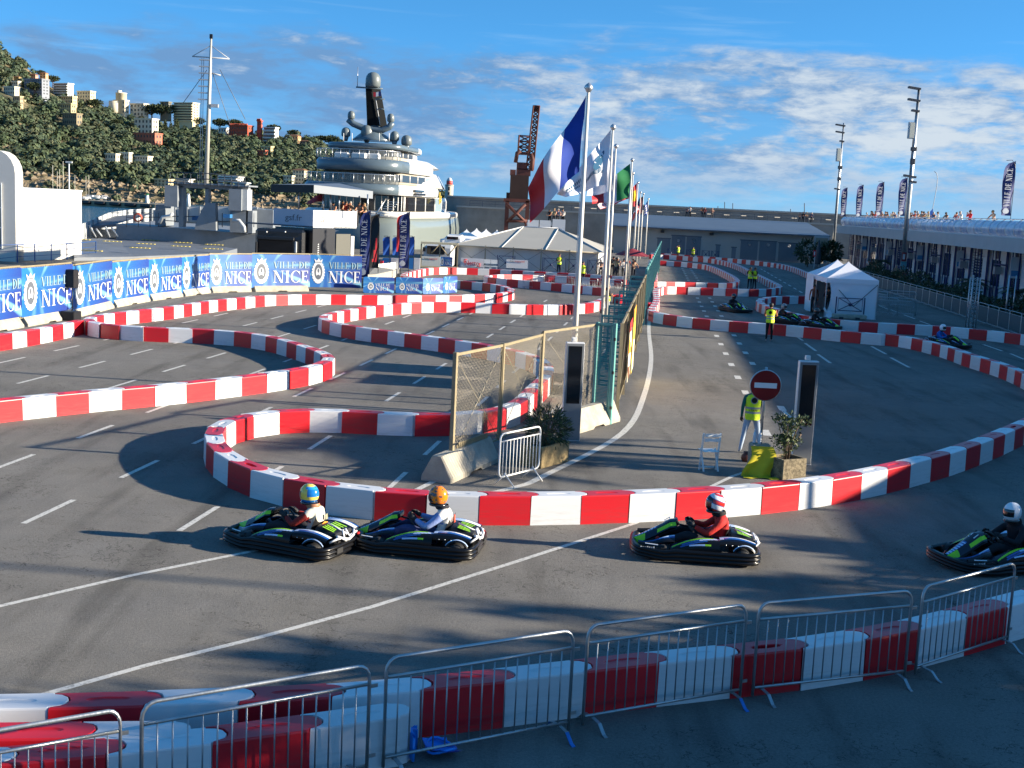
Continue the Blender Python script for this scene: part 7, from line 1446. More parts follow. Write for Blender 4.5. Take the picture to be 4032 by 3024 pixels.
# ================================================================ right side: terminal building with roof terrace
TB0 = 26.6
def bl(Y, off=0.0): return Vector((TB0 + .105 * Y, Y, 0)) + E2n * off      # point on the facade line at distance Y, off metres towards the road is negative
E1n = Vector((.105, 1, 0)).normalized(); E2n = Vector((E1n.y, -E1n.x, 0)); BRZ = math.atan2(E1n.y, E1n.x)
def Yon(t, x, y, off=0.0):                 # distance at which a picture column meets the line parallel to the facade
    r = ray(t, x, y); k = r[0] / r[1]; o = bl(0, off); return (o.x - .105 * o.y) / (k - .105)
CLAD = mat('terminal_cladding', (.52, .55, .58), .6, var=.08, vscale=.8); CLADW = mat('terminal_white_panel', (.52, .54, .56), .55, var=.05, vscale=1); FASC = mat('terminal_fascia', (.40, .41, .42), .7, var=.1, vscale=.7)
TGL = mat('terminal_glass', (.03, .05, .07), .08, coat=.5); TDK = mat('terminal_dark', (.04, .045, .055), .6); TNV = mat('terminal_navy', (.012, .022, .12), .4); VENT = mat('vent_grey', (.24, .25, .26), .6)
tb = thing('terminal_building', 'long white and navy ferry terminal building with a roof terrace on the right', 'building')
def fb(nm, Y0, Y1, z0, z1, th, m, off=0.0, par=None):       # box on the facade from Y0 to Y1, standing out by off
    a, b = bl(Y0), bl(Y1); c = (a + b) / 2 - E2n * (off + th / 2) ; return MB().box((0, 0, 0), ((b - a).length, th, z1 - z0)).build(nm, [m], par or tb, (c.x, c.y, (z0 + z1) / 2), BRZ)
ZE, ZP = 4.15, 5.15
a, b = bl(18), bl(163); c = (a + b) / 2 + E2n * 7.02; MB().box((0, 0, 0), ((b - a).length, 14, ZE)).build('wall', [CLAD], tb, (c.x, c.y, ZE / 2), BRZ)
c = (a + b) / 2 + E2n * 6.2; MB().box((0, 0, 0), ((b - a).length + .5, 16.6, .95)).build('roof_slab', [FASC], tb, (c.x, c.y, ZE + .477), BRZ)
fb('end_parapet', 18, 61, ZE + .96, 5.95, .25, FASC, 1.0)
rnd = random.Random(11); y = 60.0; k = 0
while y < 160:
    w = 5.2
    if y > 66:
        fb('shutter_panel', y + .25, y + 1.95, .05, 3.45, .10, CLADW)
        if y < 125:
            for i in range(12): fb('shutter_rib', y + .3, y + 1.9, .2 + .27 * i, .24 + .27 * i, .03, CLADW, .10)
        fb('header_panel', y + .2, y + 1.9, 3.5, 4.05, .16, CLADW)
        for i in range(3): fb('window', y + 2.25 + i * .88, y + 2.98 + i * .88, 1.35, 3.3, .04, TGL); 
        for i in range(3): fb('lower_panel', y + 2.25 + i * .88, y + 2.98 + i * .88, .1, 1.2, .05, CLADW if (i + k) % 2 else TNV); fb('upper_panel', y + 2.25 + i * .88, y + 2.98 + i * .88, 3.42, 4.1, .05, CLAD if i != 1 else TDK)
        if k % 3 == 1:
            for i in range(8): fb('louvre', y + 2.3, y + 4.8, 2.1 + .22 * i, 2.2 + .22 * i, .12, VENT, .05)
        fb('mid_rail', y + 2.1, y + 5.1, 1.24, 1.32, .10, CLADW, .04)
    for q in (.1, 2.08, 3.0, 3.88, 5.0):
        s_ = .11 if q in (.1, 2.08) else .07; p = bl(y + q, -.22); MB().box((0, 0, 0), (s_, s_, ZE)).build('column', [TNV], tb, (p.x, p.y, ZE / 2), BRZ)
    if k % 2 == 0 and y > 66:
        p = bl(y + 1.3, -.5); MB().box((0, 0, 0), (.5, .5, .55)).build('hanging_lamp', [VENT], tb, (p.x, p.y, 2.6), BRZ); MB().tube(bl(y + .1, -.3) + Vector((0, 0, 3.05)), bl(y + 2.0, -.55) + Vector((0, 0, 3.05)), .06, 5).build('lamp_arm', [TNV], tb)
    if y > 66 and k % 3 == 2:
        p = bl(y + 2.1, -.45); MB().box((0, 0, 0), (.06, .75, 1.5)).build('hanging_sign', [CLADW], tb, (p.x, p.y, 3.0), BRZ); MB().box((0, 0, 0), (.07, .6, .4)).build('sign_print', [mat('sign_blue', (.03, .20, .42), .5)], tb, (p.x, p.y, 2.6), BRZ)
    y += w; k += 1
# curved glass parapet of the terrace, printed panels between bent hoops
PARA = [mat('parapet_print', (.42, .50, .66), .25, col2=(.70, .74, .80), vscale=1.6, coat=.2, alpha=.93), mat('parapet_print_violet', (.30, .32, .50), .25, col2=(.62, .66, .76), vscale=1.9, coat=.2, alpha=.93), mat('parapet_print_blue', (.20, .36, .60), .25, col2=(.66, .72, .80), vscale=1.3, coat=.2, alpha=.93)]
HP = [(-.30, 0), (-.52, .22), (-.60, .52), (-.50, .82), (-.18, 1.12), (.02, 1.24)]
def phoop(Y): return [bl(Y) + E2n * (o - 1.15) + Vector((0, 0, ZP + z)) for o, z in HP]
par = thing('terrace_parapet', 'curved translucent blue printed parapet along the terminal roof edge', 'parapet'); STEP = 2.1
y = 62.0; k = 0
while y < 161:
    A_, B_ = phoop(y), phoop(y + STEP); mb = MB(); n_ = 4
    mb.add([tuple(p) for p in A_[:-1]] + [tuple(p) for p in B_[:-1]], [(i, i + 5, i + 6, i + 1) for i in range(4)], 0, True); mb.build('panel', [PARA[(k * 7 + k // 3) % 3]], par)
    MB().path(A_, .035, 5).build('hoop', [GALV], par); y += STEP; k += 1
MB().tube(bl(62) + E2n * -1.13 + Vector((0, 0, ZP + 1.24)), bl(161) + E2n * -1.13 + Vector((0, 0, ZP + 1.24)), .04, 6).build('top_rail', [GALV], par)
MB().tube(bl(62) + E2n * -1.5 + Vector((0, 0, ZP - .02)), bl(161) + E2n * -1.5 + Vector((0, 0, ZP - .02)), .05, 6).build('bottom_rail', [PW], par)
OFFP = -.35
def terr(t, x): Y = Yon(t, x, 1240, OFFP); p = bl(Y, OFFP); return (p.x, p.y, ZP + .08)
tx = [('S3', x) for x in (862, 890, 906, 925, 992, 1012, 1040, 1076, 1098, 1125, 1240, 1268, 1302, 1325, 1358, 1382, 1436, 1466, 1548, 1628)]
crowd([terr(*q) for q in tx], 'spectator at the roof terrace parapet, %s from the left', 'spectators along the roof terrace parapet', 1.02, None, math.pi / 2 + .3)
person('spectator in a white shirt at the terrace parapet beside one in red', terr('S3', 1672), 1.9, 'rail', '#d8d8d2', '#2a2b30', skin='fair', hair='grey', h=1.04)
person('spectator in a bright red jacket filming from the roof terrace', terr('S3', 1745), 1.9, 'phone', '#c3141c', '#22232a', skin='tan', hair='black', h=1.08)
person('bare armed spectator in a cream top leaning alone on the terrace parapet', terr('S3', 1955), 1.9, 'rail', '#cdb79a', '#3a3a40', sleeve='skin', skin='fair', hair='blond', h=1.08)
# feather flags on the terrace
for xb, yb, xt, yt, w, lb in ((640, 1215, 648, 958, 52, 'farthest navy feather flag on the roof terrace, beside the left light mast'), (772, 1230, 792, 934, 58, 'second farthest navy feather flag on the roof terrace'), (945, 1220, 952, 908, 66, 'third navy feather flag on the roof terrace, left of the tall mast'), (1140, 1215, 1172, 872, 72, 'navy feather flag on the roof terrace just left of the tall mast'), (2040, 1215, 2052, 727, 104, 'large navy feather flag near the right edge of the roof terrace')):
    Y = Yon('S3', xb, yb, .3); b = bl(Y, .3); tz = D('S3', xt, yt, b.y).z; feather((b.x, b.y, ZP), tz - ZP, pw('S3', w, b.y), .12, lb, D('S3', xb, yb, b.y).z - ZP + .1, group='navy feather flags on the terrace')
Y = Yon('S3', 1420, 1150, .3); b = bl(Y, .3); t = thing('feather_flag', 'navy feather flag slipped down its bent bare pole on the terrace', 'feather flag', (b.x, b.y, ZP)); q = [D('S3', x, y_, b.y) - Vector((b.x, b.y, ZP)) for x, y_ in ((1400, 1250), (1432, 1100), (1458, 960), (1466, 880), (1458, 840), (1437, 822))]; MB().path(q, .035, 5).build('pole', [GREYL], t)
mb = MB(); P_ = [D('S3', x, y_, b.y - .1) - Vector((b.x, b.y, ZP)) for x, y_ in ((1424, 1145), (1400, 1170), (1395, 1240), (1376, 1290), (1392, 1285), (1424, 1235))]; mb.add([tuple(v) for v in P_] + [(v.x + .1, v.y + .25, v.z) for v in P_], [(0, 1, 2, 3, 4, 5), (11, 10, 9, 8, 7, 6)]); mb.build('flag_cloth', [FBL], t)
# light masts in front of the facade
MSTD = mat('mast_dark', (.06, .065, .075), .5, .3); LPAN = mat('lamp_panel_cream', (.70, .66, .52), .4)
def lmast(base, top, lean_label, arms, panel, boxes, r0):
    t_, x, y_ = base; Y = Yon(t_, x, y_, -2.2); b = bl(Y, -2.2); t2, x2, y2 = top; T_ = D(t2, x2, y2, b.y); H_ = T_.z; t = thing('light_mast', lean_label, 'light mast', (b.x, b.y, 0))
    MB().path([(0, 0, 0), (0, 0, H_ * .5), (0, 0, H_)], r0, 8, 0, [r0 * 1.25, r0, r0 * .6]).build('shaft', [GALV], t)
    fz = lambda yy: D(t2, x2, yy, b.y).z; u = pw(t2, 1, b.y)
    for yy, wl, wr in arms: MB().prism([(-wl * u, -.25), (wr * u, -.25), (wr * u, .25), (-wl * u, .25)], -.08, .10, 0, Matrix.Translation((0, 0, fz(yy))) @ Matrix.Rotation(.12, 4, 'Y')).build('lamp_head', [MSTD], t)
    y0, y1, w = panel; z0, z1 = fz(y1), fz(y0); MB().bev((-w * u * .6, 0, (z0 + z1) / 2), (w * u, .3, z1 - z0), .04).build('panel_frame', [GREYL], t); MB().box((-w * u * .55, -.17, (z0 + z1) / 2), (w * u * .7, .02, (z1 - z0) * .9)).build('panel_face', [LPAN], t)
    for yy, w2, h2 in boxes: MB().bev((0, -.05, fz(yy)), (w2 * u, .5, h2 * u), .04).build('junction_box', [MSTD if h2 > 20 else GREYL], t)
    MB().tube((-.18, -.15, fz(y1)), (-.10, -.12, fz(y1) * .35), .05, 5).build('cable', [MSTD], t)
lmast(('A3', 565, 400), ('S3', 670, 405), 'tall light mast with cream panel, farther of two before the terminal', [(430, 68, 12), (490, 62, 10), (565, 22, 14), (980, 32, 14)], (625, 740, 38), [(790, 34, 26), (890, 26, 30)], .17)
lmast(('A3', 1180, 420), ('S3', 1322, 105), 'taller light mast with cream panel, nearer of two before the terminal', [(112, 92, 10), (215, 86, 14), (305, 46, 16), (872, 62, 40), (915, 12, 46)], (400, 545, 56), [(632, 44, 32), (740, 34, 50)], .22)
# crowd fence with dark sheeting, planting behind it
SHT = mat('fence_sheet', (.115, .125, .13), .8, var=.25, vscale=.7, bump=.3, bscale=3)
fp = thing('fence_panel', '', 'crowd barrier'); mb = MB(); mb.path(rrect(-1.05, 1.05, .02, 1.15, .10, 3), .02, 6, closed=True); mb.build('frame', [GALV], fp); MB().tube((-1.05, 0, .98), (1.05, 0, .98), .016, 5).build('rail', [GALV], fp); MB().box((0, .012, .53), (2.02, .008, .86)).build('sheet', [SHT], fp)
for q in (-.8, .8): MB().box((q, -.05, .015), (.06, .7, .02)).build('foot', [GALV], fp)
ys_ = 60.0; k = 0
while ys_ < 142:
    x = 27.9 + .0955 * (ys_ - 69.2); place(fp, k > 0, (x, ys_, 0), math.atan2(1, .0955), 'sheeted crowd fence panel before the terminal, %s counting away from the camera' % ORD(k + 1), 'sheeted crowd fence panels before the terminal'); ys_ += 2.16; k += 1
for i, (x0, x1, y_) in enumerate(((945, 1030, 770), (1050, 1275, 765), (945, 1120, 830), (1040, 1280, 835))):
    a, b = G('A3', x0, y_ + (60 if i < 2 else 55), .5), G('A3', x1, y_ + 75, .5); d = b - a; o = copy_tree(MBP); o.location = ((a.x + b.x) / 2, (a.y + b.y) / 2, 0); o.rotation_euler = (0, 0, math.atan2(d.y, d.x)); o.scale = (max(.6, d.length / 2.2), 1, 1); tag(o, 'silver crowd barrier in the shade right of the gazebo, %s' % ('back left', 'back right', 'front left', 'front right')[i], None, 'silver crowd barriers right of the gazebo')
rnd = random.Random(21)
for i in range(17):
    Y = 69 + i * 3.3 + rnd.uniform(-.8, .8); p = Vector((28.9 + .0955 * (Y - 69.2) + .6, Y, 0)); h = rnd.uniform(.9, 1.5); t = thing('shrub', 'dark green shrub behind the sheeted fence, %s counting away from the camera' % ORD(i + 1), 'plant', p, 0, 'shrubs behind the sheeted fence')
    mb = MB(); foliage(mb, (0, 0, h * .75), (.85, 1.2, h * .65), 420, .26, 2.0, (0, 2, 2), rnd, .1); mb.build('foliage', LEAFS, t); mb = MB(); [mb.path([(0, 0, 0), (.2 * math.cos(a), .2 * math.sin(a), h * .5), (.4 * math.cos(a), .5 * math.sin(a), h)], .02, 4, 3) for a in (0, 1.6, 3.1, 4.7)]; mb.build('stem', LEAFS, t)
# potted palms close to the facade
def palm_mb(h, n, L, rnd, lw=.07):
    mb = MB()
    for i in range(n):
        a = 6.283 * i / n + rnd.uniform(-.2, .2); up = rnd.uniform(.15, 1.1); P = []
        for j in range(8): s = j / 7; P.append(Vector((math.cos(a) * L * s * math.cos(up * (1 - s)), math.sin(a) * L * s * math.cos(up * (1 - s)), h + L * (math.sin(up) * s - .75 * s * s))))
        mb.path(P, .02, 4, 3, [.025 * (1 - .8 * j / 7) for j in range(8)], False)
        for j in range(1, 8):
            for k_ in range(3):
                c = P[j - 1].lerp(P[j], k_ / 3); d = (P[j] - P[j - 1]).normalized(); sd = d.cross(Vector((0, 0, 1))).normalized(); l = L * .30 * (1 - abs(j / 7 - .5) * .9)
                for s in (-1, 1): e = c + (sd * s * .85 + d * .5 - Vector((0, 0, .35))) * l; m = (c + e) / 2 + Vector((0, 0, .04 * L)); w = d * lw * L * .35; mb.add([c, m + w, e, m - w], [(0, 1, 2, 3)], rnd.choice((0, 2, 2)))
    return mb
for i, (tx_, lb) in enumerate(((('A3', 960, 600), 'dark bushy plant by the terminal front right of the gazebo'), (('A3', 1770, 760), 'dark potted palm by the terminal front near the truss tower'), (('A3', 2175, 780), 'dark potted palm by the terminal front at the right edge'))):
    Y = Yon(*tx_, -1.6); p = bl(Y, -1.6); t = thing('potted_palm', lb, 'plant', p, i * .7); MB().lathe([(.25, 0), (.36, .5), (.33, .5), (.3, .42)], 12).build('pot', [TDK], t); MB().path([(0, 0, .4), (.03, 0, 1.0), (0, .03, 1.5)], .09, 6, 3).build('trunk', LEAFS, t); palm_mb(1.5, 16, 1.3, random.Random(40 + i)).build('fronds', LEAFS, t)
crowd([(bl(Yon('A3', x, 620, -2.6), -2.6).x, bl(Yon('A3', x, 620, -2.6), -2.6).y, 0) for x in (865, 890, 930, 1110, 1150)], 'person standing in the shade by the terminal front, %s from the left', 'people in the shade by the terminal front', 1.0, 'fold')
# ---- white gazebo with a navy cross barrier in front
GZ = mat('gazebo_fabric', (.76, .76, .80), .6, bump=.5, bscale=1.6); g0 = G('A3', 480, 985); g1 = G('A3', 930, 1008); W_ = (g1 - g0).length * 1.0; rz = math.atan2(g1.y - g0.y, g1.x - g0.x); gz = thing('gazebo', 'white pop up gazebo with two peaks, draped front wall and open side', 'gazebo', g0, rz); HE = D('A3', 930, 668, g1.y).z; HPk = D('A3', 695, 503, g1.y + 1.8).z; Wd = W_ / 1.0
DPG = Wd
for j in range(2):
    y0 = j * DPG
    def roof(u, v, y0=y0): a = 2 * math.pi * (u + .125); s = 1 / max(abs(math.cos(a)), abs(math.sin(a))); k = (1 - v) ** 1.25; h = Wd / 2; return (h + h * s * math.cos(a) * k, y0 + DPG / 2 + DPG / 2 * s * math.sin(a) * k, HE + (HPk - HE) * v)
    mb = MB(); mb.grid(roof, 24, 8, 0, None, False, None, True); mb.build('roof_canopy', [GZ], gz)
    for x in (0.03, Wd - .03):
        for yy in (y0 + .03, y0 + DPG - .03): MB().box((x, yy, HE / 2), (.05, .05, HE)).build('leg', [ALU], gz)
mb = MB()
for (ax_, ay), (bx_, by) in (((0, 0), (Wd, 0)), ((Wd, 0), (Wd, 2 * DPG)), ((Wd, 2 * DPG), (0, 2 * DPG)), ((0, 2 * DPG), (0, 0))):
    mb = MB(); mb.grid(lambda u, v: (lerp(ax_, bx_, u) , lerp(ay, by, u) - .012, HE - .28 + .29 * v + .02 * math.sin(u * 30) * (1 - v)), 24, 2); mb.build('valance', [GZ], gz)
def wall(u, v): x = lerp(.05 + .28 * (v > .2) * math.sin(v * 2.6) * (1 - u), Wd, u); return (x, .02 + .05 * math.sin(u * 13 + v * 3) * (1 - v) - .10 * math.sin(u * 3.1) * 0, (HE - .2) * v)
MB().grid(wall, 36, 18).build('front_wall', [GZ], gz)
MB().grid(lambda u, v: (Wd - .02 + .03 * math.sin(u * 12 + v * 2), lerp(0, 2 * DPG, u), (HE - .2) * v), 30, 8).build('side_wall', [GZ], gz)
MB().grid(lambda u, v: (lerp(0, Wd, u), 2 * DPG - .02 + .03 * math.sin(u * 12), (HE - .2) * v), 20, 6).build('back_wall', [GZ], gz)
MB().grid(lambda u, v: (-.06 + .05 * math.sin(u * 8), lerp(DPG * 1.15, 2 * DPG, u), (HE - .1) * v), 14, 8).build('side_curtain', [GZ], gz)
MB().grid(lambda u, v: (.02 + .75 * u + .1 * math.sin(v * 5), -.10 - .22 * math.sin(u * 3.1) * (1 - v), .02 + .55 * v * (1 - u * .7) + .06 * math.sin(u * 15)), 14, 8).build('fallen_fabric', [GZ], gz)
for a, b in (((.75, HE * .72), (Wd * .55, HE * .32)), ((Wd - .05, HE - .25), (Wd * .55, HE * .32))): MB().tube((a[0], -.05, a[1]), (b[0], -.05, b[1]), .02, 4).build('wall_strap', [GREYD], gz)
a, b = D('A3', 582, 950, g0.y - .45), D('A3', 825, 965, g0.y - .45); o = xbar((a.x, a.y, .28), (b.x, b.y, .28), D('A3', 700, 815, g0.y - .45).z - .28, 'navy cross braced barrier on a pale base before the gazebo'); mb = MB(); L = math.hypot(b.x - a.x, b.y - a.y); mb.bev((L / 2, 0, -.14), (L + .3, .5, .26), .04); mb.build('base', [CONC], o)
for q in (.3, L - .4): MB().box((q, -.26, -.22), (.25, .02, .12)).build('base_slot', [TDK], o)
person('person in dark clothes half hidden inside the open gazebo side', (g0.x + .55, g0.y + 1.5, 0), 2.6, 'fold', '#17181d', '#15161a', skin='tan', hair='black')
person('person in a brown top standing behind the gazebo curtain', (g0.x + .1, g0.y + 3.2, 0), 2.9, 'down', '#7a4a38', '#1b1c22', skin='tan', hair='brown')
# ---- truss tower
p = G('A3', 1730, 1078); zt = D('A3', 1775, 640, p.y).z; t = thing('truss_tower', 'slim aluminium lattice truss tower standing before the sheeted fence', 'truss tower', p, .2); w = .29
for x, y_ in ((0, 0), (w * 1.6, 0), (w * 1.6, w), (0, w)): MB().tube((x, y_, 0), (x, y_, zt), .03, 6).build('chord', [ALU], t)
mb = MB(); n = 11
for i in range(n):
    z0, z1 = zt * i / n, zt * (i + 1) / n
    for (xa, ya_), (xb, yb_) in (((0, 0), (w * 1.6, 0)), ((w * 1.6, 0), (w * 1.6, w)), ((w * 1.6, w), (0, w)), ((0, w), (0, 0))): mb.tube((xa, ya_, z0), (xb, yb_, z1), .012, 4); mb.tube((xb, yb_, z0), (xa, ya_, z1), .012, 4)
tag(mb.build('lacing', [ALU], t), kind='stuff'); MB().lathe([(0, 0), (.05, 0), (.05, .1), (0, .14)], 8, (0, 0, zt)).build('tip', [PW], t); p2 = D('A3', 2130, 760, 71); t = thing('truss_tower', 'second slim lattice truss beside the right edge palm', 'truss tower', (p2.x, 72, 0), .2)
for x, y_ in ((0, 0), (w * 1.6, 0), (w * .8, w)): MB().tube((x, y_, 0), (x, y_, D('A3', 2135, 625, 72).z), .03, 6).build('chord', [ALU], t)
# ---- sign board, small signs and greenery at the far end
sb = thing('sign_board', 'tan sign board in a pale frame standing before the far warehouse end', 'sign'); mb = MB(); pbox(mb, 'A3', 400, 283, 522, 388, 150, .3); mb.build('frame', [FASC], sb); mb = MB(); pbox(mb, 'A3', 410, 300, 512, 382, 149.9, .1); mb.build('panel', [mat('tan_panel', (.27, .24, .18), .7)], sb)
for x in (408, 445, 515): mb = MB(); pbox(mb, 'A3', x - 5, 388, x + 5, 500, 150.2, .2, 0, 0, 0); mb.build('post', [GREYL], sb)
st_ = thing('small_sign', 'small red and white notice on a post before the far warehouse end', 'sign'); mb = MB(); pbox(mb, 'A3', 390, 405, 413, 462, 146, .1); mb.build('panel', [FRD], st_); mb = MB(); pbox(mb, 'A3', 396, 418, 407, 450, 145.9, .05); mb.build('notice', [PW], st_); mb = MB(); pbox(mb, 'A3', 399, 462, 404, 505, 146, .1, 0, 0, 0); mb.build('post', [GREYL], st_)
st_ = thing('small_sign', 'small red framed notice on the nearer light mast', 'sign'); Y = Yon('A3', 1170, 465, -2.5); mb = MB(); pbox(mb, 'A3', 1155, 425, 1192, 500, Y, .1); mb.build('panel', [mat('dark_red', (.22, .02, .03), .6)], st_); mb = MB(); pbox(mb, 'A3', 1164, 440, 1182, 485, Y - .06, .05); mb.build('notice', [PW], st_)
mb = MB(); pbox(mb, 'A3', 1145, 505, 1192, 580, Y, .15); tag(mb.build('info_board', [mat('info_teal', (.08, .30, .36), .5)]), 'small teal information board below the red notice on the mast', 'sign')
uf = thing('closed_parasol', 'closed dark parasol before the far warehouse end', 'parasol', (D('A3', 428, 500, 147).x, 147, 0)); MB().tube((0, 0, 0), (0, 0, 3.3), .04, 5).build('pole', [GREYD], uf); MB().lathe([(.36, .5), (.40, .9), (.28, 2.2), (.06, 3.3), (0, 3.4)], 10, caps=False).build('canopy', [TDK], uf)
for i, (x, y_, r) in enumerate(((345, 470, 1.3), (500, 480, 1.5), (540, 500, 1.1))):
    p = D('A3', x, y_, 150); t = thing('shrub', 'dark leafy shrub before the far warehouse end, %s from the left' % ORD(i + 1), 'plant', (p.x, 150, 0)); mb = MB(); foliage(mb, (0, 0, 1.9), (r * 1.2, r, 1.3), 420, .5, 2, (0, 2), rnd); mb.build('foliage', LEAFS, t); MB().path([(0, 0, 0), (0, 0, 1.6)], .08, 5, 3).build('stem', LEAFS, t)
p = bl(Yon('A3', 1160, 680, -2.4), -2.4); t = thing('red_machine', 'dark red machine standing by the terminal planting', 'machine', p, BRZ); MB().bev((0, 0, .55), (.8, .6, 1.1), .06).build('body', [mat('machine_red', (.20, .02, .02), .5)], t); MB().lathe([(0, -.1), (.3, -.1), (.3, .1), (0, .1)], 14, M=Matrix.Translation((0, .35, .5)) @ Matrix.Rotation(1.571, 4, 'X')).build('wheel', [TDK], t)
# ---- trees and lamps beyond the right edge: they throw the dappled shade on the front of the road
BARK = mat('bark', (.12, .095, .07), .9, var=.4, vscale=6, bump=.6); TLF = [mat('plane_leaf', (.07, .11, .03), .55, var=.3, vscale=3), mat('plane_leaf_dark', (.045, .075, .022), .55, var=.3, vscale=3)]
def shade_tree(p, h, r, label, seed, n=1500, z0=.42):
    rnd = random.Random(seed); t = thing('street_tree', label, 'tree', p, 0, 'street trees beyond the right edge'); mb = MB(); mb.path([(0, 0, 0), (.1, .05, h * .3), (0, .1, h * .6)], .2, 8, 0, [.26, .2, .12])
    for i in range(8): a = rnd.uniform(0, 6.28); mb.path([(0, 0, h * .38), (math.cos(a) * r * .4, math.sin(a) * r * .4, h * .62), (math.cos(a) * r * .8, math.sin(a) * r * .8, h * .82)], .08, 5, 0, [.12, .08, .03])
    mb.build('trunk', [BARK], t); mb = MB()
    for i in range(int(n / 60)):
        d = Vector((rnd.uniform(-1, 1), rnd.uniform(-1, 1), rnd.uniform(-1, 1)));
        if d.length > 1: d.normalize()
        foliage(mb, (d.x * r * .85, d.y * r * .85, h * (z0 + 1) / 2 + d.z * h * (1 - z0) / 2 * .85), (r * .26, r * .26, r * .20), 60, .42, 1.4, (0, 1), rnd, .2)
    mb.build('crown', TLF, t)
def tall_palm(p, h, label, seed):
    t = thing('palm_tree', label, 'tree', p, seed, 'palms beyond the right edge'); MB().path([(0, 0, 0), (.15, 0, h * .5), (.1, .1, h)], .2, 8, 0, [.26, .2, .18]).build('trunk', [BARK], t); palm_mb(h, 30, 2.9, random.Random(seed), .10).build('crown', [TLF[0], TLF[0], TLF[1], BARK], t)
# ================================================================ hill across the harbour, villas, trees, marina
RIDGE = [(-700, 20), (-200, 70), (-60, 92), (0, 108), (22, 122), (50, 140), (80, 166), (115, 192), (160, 210), (240, 246), (310, 266), (430, 286), (520, 292), (600, 300), (680, 312), (740, 340), (820, 372), (900, 410), (980, 440)]
YA, YBK = 640.0, 980.0
RT = []
for x, y in RIDGE: q = D('P', x, y, YBK); RT.append((q.x / YBK, q.z / YBK))
def ridge(t):
    if t <= RT[0][0]: return RT[0][1] * YBK
    for (a, b), (c, d) in zip(RT, RT[1:]):
        if t <= c: return lerp(b, d, (t - a) / (c - a)) * YBK
    return RT[-1][1] * YBK
import mathutils
def hz(t, v):                              # height of the hill at angle t, v from shore to ridge
    k = min(1, max(0, v)); s = .10 * min(1, k / .05) + .90 * k ** 1.12 if k > 0 else 0
    n = mathutils.noise.noise(Vector((t * 26, k * 5, 0))) * .07 + mathutils.noise.noise(Vector((t * 70, k * 14, 3))) * .03
    return -2 + (ridge(t) + 2) * (s + n * math.sin(3.14159 * min(1, k)) * (1 if k < 1 else 0))
def hpt(t, v): Y = YA + (YBK - YA) * v; return Vector((t * Y, Y, hz(t, v)))
ROCK = bpy.data.materials.new('hill_scrub'); ROCK.use_nodes = True
def _rock():
    n = ROCK.node_tree; b = n.nodes['Principled BSDF']; L = n.links.new; t = n.nodes.new('ShaderNodeTexCoord'); z = n.nodes.new('ShaderNodeTexNoise'); z.inputs['Scale'].default_value = .035; z.inputs['Detail'].default_value = 7; z.inputs['Roughness'].default_value = .7; L(t.outputs['Object'], z.inputs[0])
    r = n.nodes.new('ShaderNodeMapRange'); r.inputs[1].default_value = .44; r.inputs[2].default_value = .60; L(z.outputs[0], r.inputs[0]); mx = n.nodes.new('ShaderNodeMix'); mx.data_type = 'RGBA'; L(r.outputs[0], mx.inputs[0]); mx.inputs[6].default_value = (.045, .055, .022, 1); mx.inputs[7].default_value = (.30, .22, .13, 1); L(mx.outputs[2], b.inputs['Base Color']); b.inputs['Roughness'].default_value = .95
    bp = n.nodes.new('ShaderNodeBump'); bp.inputs['Strength'].default_value = 1; bp.inputs['Distance'].default_value = 4; z2 = n.nodes.new('ShaderNodeTexNoise'); z2.inputs['Scale'].default_value = .15; z2.inputs['Detail'].default_value = 6; L(t.outputs['Object'], z2.inputs[0]); L(z2.outputs[0], bp.inputs['Height']); L(bp.outputs[0], b.inputs['Normal'])
_rock()
T0, T1 = -.72, RT[-1][0]; mb = MB(); mb.grid(lambda u, v: tuple(hpt(lerp(T0, T1, u), v * 1.0) if v < .9999 else hpt(lerp(T0, T1, u), 1.0)), 150, 46, 0); 
mb.grid(lambda u, v: (lerp(T0, T1, u) * (YBK + 400 * v), YBK + 400 * v, lerp(hz(lerp(T0, T1, u), 1.0), -5, v ** 1.5)), 60, 6, 0)
tag(mb.build('hill', [ROCK]), kind='structure')
def onhill(t_, x, y):                      # where the view ray through that picture point meets the hill
    r = ray(t_, x, y); t = r[0] / r[1]; e = r[2] / r[1]; lo, hi = 0.0, 1.0; best = (1e9, .5)
    for i in range(161):
        v = i / 160; Y = YA + (YBK - YA) * v; d = abs((hz(t, v) - HC) / Y - e)
        if d < best[0]: best = (d, v)
    return hpt(t, best[1])
